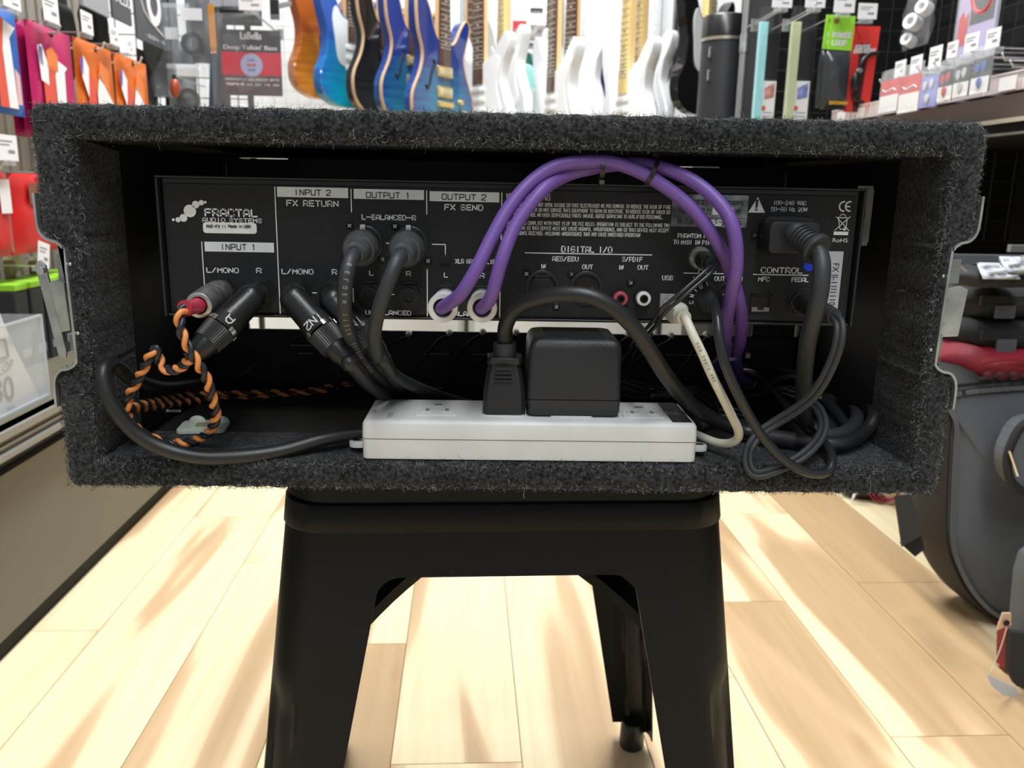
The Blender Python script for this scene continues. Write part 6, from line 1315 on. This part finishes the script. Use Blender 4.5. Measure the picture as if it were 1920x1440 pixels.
lime(-.012, .03, 'second lime-topped pack showing behind the first at its left')
lime(0, 0, 'lime-topped pack with smoky black body in front')
# red quick-release pack
p0, p1 = AV(1583, 210, 1.96), AV(1648, 50, 1.96); c = (p0+p1)/2; w, h = (p1-p0).dot(UD), p1.z-p0.z
t = thing('capo_pack', 'tall red card pack with a black capo and slanted lettering', 'pack', c-Z*h/2)
sk = (Z+UD*.03).normalized(); redc = mat('red_pack_card', (.66, .035, .03), .45)
cd = obj('red_card', MB().obox(c, UD, sk, n, w*.98, h, .006), redc, t, smooth=False)
obj('dark_panel', flat(MB(), c, UD, sk, n, [(-.18*w, -.5*h), (.2*w, -.5*h), (.1*w, -.42*h), (.16*w, .3*h), (-.2*w, .3*h)], .0036), mat('dark_red_panel', (.06, .012, .012), .4), cd, smooth=False)
g = MB(); stroke(g, 'ACOUSTIC', c-UD*w*.36+Z*h*.235+n*.0045, (UD+Z*.06).normalized(), Z, w*.56, .0075, .0019); stroke(g, 'QUICK-RELEASE', c-UD*w*.40+Z*h*.185+n*.0045, (UD+Z*.06).normalized(), Z, w*.84, .0075, .0019); obj('card_lettering', g, Wt, cd, smooth=False)
cp = thing('guitar_capo', 'black spring capo strapped on the tall red card', 'capo', c-UD*.02-Z*.06)
obj('clamp_bar', MB().tube(smooth_path([c+UD*.030+Z*.034+n*.012, c+UD*.008+Z*.030+n*.016, c-UD*.010+Z*.012+n*.018, c-UD*.014-Z*.02+n*.016], 5), .0048, 10), M_blk, cp)
obj('handle', MB().ball(c-UD*.018-Z*.028+n*.014, .012, 14, 10, (.8, .7, 1.7)), M_blk, cp); obj('lower_jaw', MB().tube(smooth_path([c-UD*.020-Z*.05+n*.012, c-UD*.012-Z*.066+n*.012, c+UD*.008-Z*.072+n*.012], 5), .004, 9), M_blk, cp)
obj('thumb_screw', MB().lathe([(0, .006), (.008, .005)], c-UD*.014-Z*.005+n*.018, n, 14), M_galv, cp)
# ================================================================ RIGHT WALL: HOOKS, TAGS, PICK PACKS, TRAYS, SHELF
r_, nR = -VD, -UD
wire_grid('wire_grid', 'black wire grid along the right wall above the shelf', .5, 2.15, 1.14, .86, 1.75, .05, M_bw, axis='v', frame=False)
def rpack(px, py, u, w, h, label, body, name='pick_pack', extra=None, seed=1, cat='pack', d_=.012):
    c = AU(px, py, u); t = thing(name, label, cat, c-Z*h/2); b = obj('card', MB().obox(c, r_, Z, nR, w, h, .003), body, t, smooth=False)
    if extra: extra(t, c, w, h)
    obj('bag_film', pillow(MB(), c+Z*.010, r_, Z, nR, w*1.15, h*1.35, d_, 8, 8, seed=seed, wr=.001), M_clear, t, angle=180); return t
def picks(col, white=True):
    mp = mat('pick_%.2f_%.2f_%.2f' % col, col, .3)
    def f(t, c, w, h):
        if white: obj('white_base', MB().obox(c-Z*h*.27+nR*.0004, r_, Z, nR, w, h*.46, .0034), Wt, t, smooth=False)
        for dx, dz in ((-.2, .2), (.18, .24), (0, -.22)):
            q = c+r_*dx*w+Z*dz*h+nR*.003; pts = [(0, -.0085), (.006, -.002), (.0068, .005), (.003, .0085), (-.003, .0085), (-.0068, .005), (-.006, -.002)]
            obj('guitar_pick', MB().prism(patch(q, r_, Z, nR, pts, 0), nR*.0012), mp, t, smooth=False)
    return f
DK = mat('dark_pick_card', (.03, .03, .032), .4)
def red_extra(t, c, w, h):
    obj('white_base', MB().obox(c-Z*h*.24+nR*.0004, r_, Z, nR, w, h*.52, .0034), Wt, t, smooth=False); obj('wavy_print', MB().tube(smooth_path([c+r_*x*w+Z*(.18+.05*math.sin(x*12))*h+nR*.002 for x in (-.35, -.2, 0, .2, .35)], 4), .0014, 6), Wt, t)
rpack(1668, 180, .86, .075, .062, 'red-topped pick pack, first in the row from the far end', redc, extra=red_extra, seed=2)
rpack(1706, 176, .86, .075, .068, 'red-topped pick pack, second in the row from the far end', redc, extra=red_extra, seed=3)
rpack(1742, 172, .86, .058, .055, 'blue and lilac pick pack with dark window', mat('lilac_card', (.30, .32, .70), .4), extra=picks((.7, .7, .72), False), seed=4)
rpack(1774, 160, .86, .045, .052, 'pick pack with red picks', DK, extra=picks((.55, .04, .05)), seed=5)
rpack(1804, 152, .86, .045, .052, 'pick pack with silver grey picks', DK, extra=picks((.55, .56, .58)), seed=6)
rpack(1840, 142, .86, .05, .056, 'pick pack with blue picks, nearest in the row', DK, extra=picks((.03, .10, .45)), seed=7)
for i, (px, py, w_, h_, lab) in enumerate(((1688, 129, .050, .036, 'farthest, smallest looking'), (1718, 121, .050, .038, 'second from the far end'), (1754, 107, .050, .044, 'third from the far end'), (1786, 93, .040, .032, 'third from the near end'), (1822, 80, .050, .036, 'second from the near end'), (1862, 72, .046, .036, 'nearest to the camera'))):
    price_tag(AU(px, py, .88), r_, Z, nR, w_*.85, h_*.88, 'white price tag over the pick packs, '+lab, None, stem=.26)
for i, (px, py) in enumerate(((1658, 158), (1693, 152), (1730, 136), (1760, 126), (1795, 118), (1832, 106), (1890, 112), (1905, 125))):
    hook(AU(px, py, .87), nR, .27, 'bright steel hook over the pick packs, number of tag above: '+['none, farthest', 'second', 'third', 'fourth', 'fifth', 'nearest', 'none, empty upper hook', 'none, empty lower hook'][i] if 0 else ['steel hook of the farthest red pick pack', 'steel hook of the second red pick pack', 'steel hook of the lilac pick pack', 'steel hook of the red pick pack with dark card', 'steel hook of the silver grey picks', 'steel hook of the blue picks', 'empty steel hook right of the blue picks, upper', 'empty steel hook right of the blue picks, lower'][i], None, tip=.008, r=.0018)
clear_bag(AU(1722, 30, .98), .11, .13, 'clear bag of white rolls hanging high on the right wall', in_rolls, 21, n=nR, r=r_)
def lil(t, c, w, h):
    obj('dark_photo', MB().obox(c+r_*w*.16+Z*h*.2+nR*.0006, r_, Z, nR, w*.6, h*.62, .0034), DK, t, smooth=False)
    mb = MB(); o_ = c+r_*w*.16+Z*h*.30+nR*.0026; q = []
    for k in range(17): a = math.pi+math.pi*k/16; q.append(o_+r_*.036*math.cos(a)+Z*.040*math.sin(a))
    obj('red_curve', MB().tube(q, .004, 8), redc, t); obj('red_blot', flat(MB(), c, r_, Z, nR, [(-.46*w, -.42*h), (-.36*w, -.34*h), (-.2*w, -.36*h), (-.18*w, .06*h), (-.28*w, .0), (-.34*w, .1*h), (-.44*w, .02*h)], .0022), redc, t, smooth=False)
rpack(1832, 28, .93, .12, .135, 'large lilac and red accessory pack at the top right', mat('lilac_bag', (.55, .45, .70), .4), name='accessory_pack', extra=lil, seed=9)
# shelf with clear trays
shz = .838
sh = thing('wall_shelf', 'dark brown shelf with a pale metal lip along the right wall', 'shelf', A(1.03, 1.2, .78)); M_br = mat('brown_shelf_edge', (.075, .055, .045), .45)
obj('shelf_board', abox(MB(), (.905, .35, .812), (1.155, 2.15, shz-.003)), M_br, sh, smooth=False)
obj('front_fascia', abox(MB(), (.895, .35, .795), (.906, 2.15, shz-.006)), M_br, sh, smooth=False)
obj('metal_lip', abox(MB(), (.890, .35, .787), (.900, 2.15, .794)), mat('champagne_metal', (.70, .62, .48), .3, .7), sh, smooth=False)
obj('under_channel', abox(MB(), (.91, .35, .765), (1.15, 2.15, .787)), M_dark, sh, smooth=False); obj('channel_trim', abox(MB(), (.900, .35, .768), (.906, 2.15, .772)), M_rail, sh, smooth=False)
M_tray = mat('clear_tray', (.93, .84, .84), .15, alpha=.35, spec=.8); M_tedge = mat('tray_bright_edge', (.95, .88, .88), .2, alpha=.85)
TW = ['nearest to the camera, cut by the frame', 'second from the near end', 'third from the near end', 'under the nearest price tags', 'below the blue picks', 'below the silver grey picks', 'below the red picks', 'below the lilac pick pack', 'below the second red pick pack', 'below the farthest red pick pack', 'farthest down the aisle']
for i in range(11):
    v0 = .95+i*.105; v1 = v0+.101; t = thing('clear_tray', 'clear plastic tray on the brown shelf, '+TW[i], 'tray', A(.95, (v0+v1)/2, shz), 'clear trays along the brown shelf')
    z1 = shz+.030
    obj('tray_front', abox(MB(), (.897, v0, shz), (.899, v1, z1)), M_tray, t, smooth=False); obj('tray_side', abox(MB(), (.899, v0, shz), (1.0, v0+.002, z1)), M_tray, t, smooth=False); obj('tray_side', abox(MB(), (.899, v1-.002, shz), (1.0, v1, z1)), M_tray, t, smooth=False)
    obj('tray_back', abox(MB(), (.998, v0, shz), (1.0, v1, z1+.012)), M_tray, t, smooth=False); obj('tray_rim', abox(MB(), (.8962, v0, z1-.0015), (.900, v1, z1+.0008)), M_tedge, t, smooth=False)
    obj('tray_corner', abox(MB(), (.8962, v0, shz), (.8998, v0+.0024, z1)), M_tedge, t, smooth=False)
    if i % 3 != 2: obj('tray_label', abox(MB(), (.8955, v0+.02+.01*(i % 2), shz+.002), (.8966, v0+.065, shz+.024)), M_tag, t, smooth=False)
    obj('small_parts', abox(MB(), (.91, v0+.01, shz+.001), (.985, v1-.01, shz+.012+.004*(i % 3))), [Wt, mat('pinkish_parts', (.62, .45, .44), .5), LC][i % 3], t, smooth=False)
# ================================================================ GIG BAGS UNDER THE RIGHT SHELF
M_grey = mat('grey_blue_nylon', (.105, .118, .137), .7, var=.12, scale=6, bump=.3, bscale=500); M_bny = mat('black_nylon_bag', (.017, .017, .018), .75, bump=.3, bscale=300); M_rny = mat('maroon_nylon', (.30, .018, .035), .6, var=.2, scale=20, bump=.3, bscale=200)
V = 1.17
def oc(px, py, v): return AV(px, py, v)
bk = [(1722, 690), (1712, 760), (1706, 900), (1706, 985), (1722, 1040), (1752, 1092), (1795, 1132), (1850, 1146), (1930, 1149), (2040, 1140), (2100, 1080), (2110, 900), (2100, 700)]
B_ = [oc(x+24, y, V+.05) for x, y in bk]; Cc = sum(B_, Vector())/len(B_)
t = thing('gig_bag', 'large grey-blue gig bag with curved black gusset and long zip, propped below the right shelf', 'gig bag', Vector((Cc.x, Cc.y, min(p.z for p in B_))))
O = smooth_path(B_, 6, closed=True)
def ins(k, dv, dz=0): return [p.lerp(Cc, k)+VD*dv for p in O]
obj('gusset', MB().loft([ins(.06, .05), ins(0, .035), ins(0, .0), ins(.02, -.03), ins(.055, -.052)], True, False), M_bny, t, angle=180)
lp = [ins(.055, -.052), ins(.10, -.057), ins(.3, -.066), ins(.6, -.074), ins(.9, -.072)]
obj('front_panel', MB().loft(lp, False, True), M_grey, t, angle=180)
obj('piping', MB().tube(ins(.055, -.054)+ins(.055, -.054)[:1], .003, 8, caps=False), M_bny, t)
z1_ = ins(.095, -.0600); obj('zip_tape', MB().loft([ins(.080, -.0578), ins(.115, -.0612)]), M_bny, t)
Q = resample(z1_+z1_[:1], .0035); mb = MB()
for i in range(1, len(Q)-1):
    tt = (Q[i+1]-Q[i-1]).normalized(); sd = tt.cross(VD).normalized()
    if Q[i].dot(UD) < 1.0: mb.obox(Q[i]-VD*.003, tt, sd, VD, .0020, .0065, .002)
obj('zip_teeth', mb, mat('grey_zip_teeth', (.26, .27, .28), .35, .4), t, smooth=False, kind='stuff')
obj('side_strap', MB().loft([[oc(x, y, V-.02) for x, y in ((1676, 930), (1706, 925), (1733, 996), (1728, 1004), (1690, 1026))], [oc(x, y, V-.01) for x, y in ((1676, 930), (1706, 925), (1733, 996), (1728, 1004), (1690, 1026))]], True, True), mat('dark_grey_webbing', (.045, .045, .045), .8, bump=.4, bscale=300), t, smooth=False)
obj('strap_end', MB().prism([oc(x, y, V+.0) for x, y in ((1692, 1022), (1728, 1004), (1734, 1030), (1716, 1044))], VD*.01), M_bny, t, smooth=False)
pc = [oc(x, y, V-.09) for x, y in ((1990, 780), (1925, 792), (1897, 830), (1888, 868), (1898, 905), (1930, 925), (1990, 930))]
po = obj('front_pocket', MB().tube(smooth_path(pc, 6), .006, 10), M_bny, t); obj('pocket_panel', MB().prism(smooth_path(pc, 3), VD*.03), M_grey, t, smooth=False)
obj('zip_pull', MB().tube([oc(1893, 845, V-.10), oc(1899, 862, V-.102), oc(1909, 892, V-.103)], .002, 8), M_chrome, t)
# maroon bag and black bags stacked above and behind it
def soft(name, label, x0, x1, y0, y1, v, d_, m_, cat='gig bag', seed=1, extra=None):
    p0, p1 = oc(x0, y1, v), oc(x1, y0, v); c = (p0+p1)/2; w, h = (p1-p0).dot(UD), p1.z-p0.z; t = thing(name, label, cat, c-Z*h/2)
    L = []
    for k in range(13):
        s = -1+2*k/12; e = (1-abs(s)**5)**.35*.985+.015
        L.append([c+UD*(s*w/2)+VD*(math.cos(a)*d_/2*e)+Z*((h/2*math.copysign(abs(math.sin(a))**.7, math.sin(a)))*e+.002*math.sin(s*9+a*3+seed)) for a in [i*math.pi/12 for i in range(24)]])
    obj('bag_body', MB().loft(L, True, True), m_, t, angle=180)
    if extra: extra(t, c, w, h)
    return t
def mx_(t, c, w, h):
    for z_ in (.30, -.10): obj('zip_tape', MB().tube(smooth_path([c+UD*(k*.12*w)-VD*(.105)+Z*(z_*h+.003*math.sin(k*1.7)+k*.0015) for k in range(-4, 5)], 4), .0028, 7), M_bny if z_ < 0 else M_rny, t)
    obj('zip_pull', MB().tube([c+UD*(.18*w)-VD*.112-Z*.002, c+UD*.10*w-VD*.112-Z*.005], .0022, 7), M_chrome, t)
    mb = MB()
    for k in range(9): mb.ball(c+UD*((-.42+k*.075)*w)-VD*.104-Z*(.12*h), .008, 10, 6, (1.2, .5, .9))
    obj('gathered_lining', mb, mat('dark_maroon_lining', (.10, .008, .016), .7), t, kind='stuff')
soft('gig_bag', 'maroon gig bag with a gathered zip, squeezed above the large grey-blue bag', 1752, 2060, 636, 704, 1.26, .20, M_rny, extra=mx_, seed=2)
def fold(t, c, w, h): obj('carry_strap', MB().obox(c-VD*.085+Z*h*.1, UD, Z, VD, w*.9, .016, .006), M_bny, t, bevel=.001); obj('side_pull', MB().obox(c-UD*w*.3-VD*.088-Z*.01, UD, Z, VD, .03, .02, .006), M_grey, t, bevel=.001)
soft('gig_bag', 'black gig bag lying folded directly above the maroon one', 1760, 2060, 588, 650, 1.28, .18, M_bny, extra=fold, seed=3)
soft('gig_bag', 'black gig bag lying on top of the folded stack', 1758, 2060, 524, 596, 1.30, .18, M_bny, extra=fold, seed=5)
def arch(t, c, w, h): obj('wire_loop', MB().tube(smooth_path([c-UD*.10+Z*.006-VD*.06, c-UD*.08+Z*.022-VD*.06, c-UD*.06+Z*.012-VD*.06], 5), .0012, 6), M_galv, t)
soft('soft_case', 'flat black soft case with an open zip at the top of the stack', 1766, 1912, 500, 534, 1.20, .12, M_bny, cat='case', seed=6, extra=arch)
def tissue(px, py, s_, lab, seed):
    c = oc(px, py, 1.14); t = thing('plastic_wrap', lab, 'wrap', c-Z*.012); obj('crumpled_sheet', pillow(MB(), c, UD, (Z*.6+VD*.6).normalized(), -VD, s_, .030, .016, 12, 8, seed=seed, wr=.004), mat('white_film', (.55, .58, .62), .35), t, angle=180); obj('torn_corner', pillow(MB(), c+UD*s_*.5+Z*.004, UD, Z, -VD, .02, .018, .006, 4, 4, seed=seed+1, wr=.003), mat('white_film', (.55, .58, .62), .35), t, angle=180)
tissue(1872, 508, .055, 'crumpled white plastic wrap on the flat black case', 4); tissue(1902, 496, .035, 'second scrap of pale plastic wrap at the right edge', 8)
t = thing('storage_rack', 'low storage rack with a grey crossbar under the right shelf', 'rack', A(1.0, 1.4, 0)); p, q = oc(1788, 484, 1.36), oc(1925, 486, 1.36)
zz_ = (p.z+q.z)/2; u0 = p.dot(UD)-.02
obj('crossbar', abox(MB(), (u0, 1.36, zz_-.010), (1.15, 1.375, zz_+.006)), mat('grey_bar_paint', (.13, .145, .16), .5), t, smooth=False)
for uu in (1.145,): obj('rack_post', abox(MB(), (uu-.006, 1.38, 0), (uu+.006, 1.392, .77)), M_blackboard, t, smooth=False)
obj('back_mesh', wire_grid and MB().obox(A(1.0, 1.75, .40), UD, Z, VD, .32, .74, .004), M_blackboard, t, smooth=False)
mb = MB()
for i in range(8): mb.tube([A(.85+i*.045, 1.70, .58), A(.85+i*.045, 1.70, .76)], .0012, 5)
for i in range(5): mb.tube([A(.84, 1.70, .58+i*.04), A(1.16, 1.70, .58+i*.04)], .0012, 5)
obj('wire_mesh', mb, M_bw, t, kind='stuff')
obj('hinge_bracket', MB().obox(oc(1908, 466, 1.34), UD, Z, VD, .03, .012, .01), M_rail, t, bevel=.001)
# bag at the lower right edge with its hanging tag
c0 = [oc(x, y, 1.0) for x, y in ((1903, 1060), (1896, 1110), (1890, 1180), (1888, 1240), (1896, 1275), (1925, 1292), (2060, 1300), (2080, 1150), (2060, 1040), (1930, 1030))]
c0 = [q+UD*.012 for q in c0]
mn = min(p.z for p in c0); Cx = sum(c0, Vector())/len(c0); t = thing('guitar_case', 'dark grey case corner at the lower right edge with maroon lining', 'case', Vector((Cx.x, Cx.y, mn)))
O2 = smooth_path(c0, 5, closed=True); obj('case_side', MB().loft([[p.lerp(Cx, .04)+VD*.02 for p in O2], [p+VD*.015 for p in O2], [p-VD*.01 for p in O2], [p.lerp(Cx, .05)-VD*.02 for p in O2]], True, True), M_grey, t, angle=180)
obj('corner_patch', MB().prism([oc(x, y, .975) for x, y in ((1896, 1185), (1930, 1190), (1930, 1296), (1906, 1286), (1893, 1262))], VD*.01), M_bny, t, smooth=False)
obj('maroon_lining', MB().prism([oc(x, y, 1.03) for x, y in ((1886, 1180), (1896, 1170), (1900, 1265), (1884, 1256))], VD*.02), M_rny, t, smooth=False)
t = thing('hang_tag', 'small white tag on a string beside the dark grey case at lower right', 'tag', oc(1890, 1310, .96))
p = oc(1888, 1176, .965); obj('string_loop', MB().tube(smooth_path([p, oc(1876, 1215, .965), oc(1866, 1240, .965), oc(1857, 1262, .96), oc(1853, 1270, .96)], 5), .0009, 6), mat('cotton_string', (.62, .52, .38), .8), t)
obj('paper_tag', MB().prism([oc(x, y, .955+.0004*(x-1850)) for x, y in ((1850, 1264), (1884, 1280), (1905, 1290), (1914, 1312), (1880, 1303), (1860, 1288))], VD*.0008), mat('blue_white_tag', (.62, .66, .72), .6), t, smooth=False)
obj('wood_toggle', MB().prism([oc(x, y, .97) for x, y in ((1881, 1150), (1896, 1150), (1896, 1172), (1883, 1176), (1870, 1182))], VD*.003), mat('pale_wood_tag', (.62, .42, .28), .6), t, smooth=False); obj('eyelet', MB().lathe([(0, .0042), (.001, .0042)], oc(1887, 1168, .968), -VD, 14), M_hole, t)
# small things on the floor below the case on the right
P0 = PZ(1640, 958, 0); t = thing('coiled_bag', 'small black pouch with red trim on the floor, beneath the right end of the case', 'bag', P0+VD*.08)
obj('pouch_body', MB().ball(P0+VD*.09+UD*.01+Z*.035, .05, 16, 10, (1, .9, .7)), M_bny, t); mb = MB()
for k in range(3): obj('red_cord', MB().lathe([(0, .030), (.002, .032), (.004, .030), (.002, .028), (0, .030)], P0+VD*.04+UD*(.035+.006*k)+Z*(.034+.004*k), (-VD+UD*.2*k-UD*.3).normalized(), 20, caps=False), M_rny, t)
P0 = PZ(1594, 946, 0); t = thing('paper_tag', 'white pointed paper tag standing on the floor beneath the right end of the case', 'tag', P0)
obj('folded_paper', MB().add([P0, P0+UD*.018+Z*.05, P0+UD*.030+Z*.045+VD*.01, P0+UD*.006+VD*.006+Z*.02], [(0, 1, 2), (0, 2, 3), (0, 3, 1), (1, 3, 2)]), M_tag, t, smooth=False)
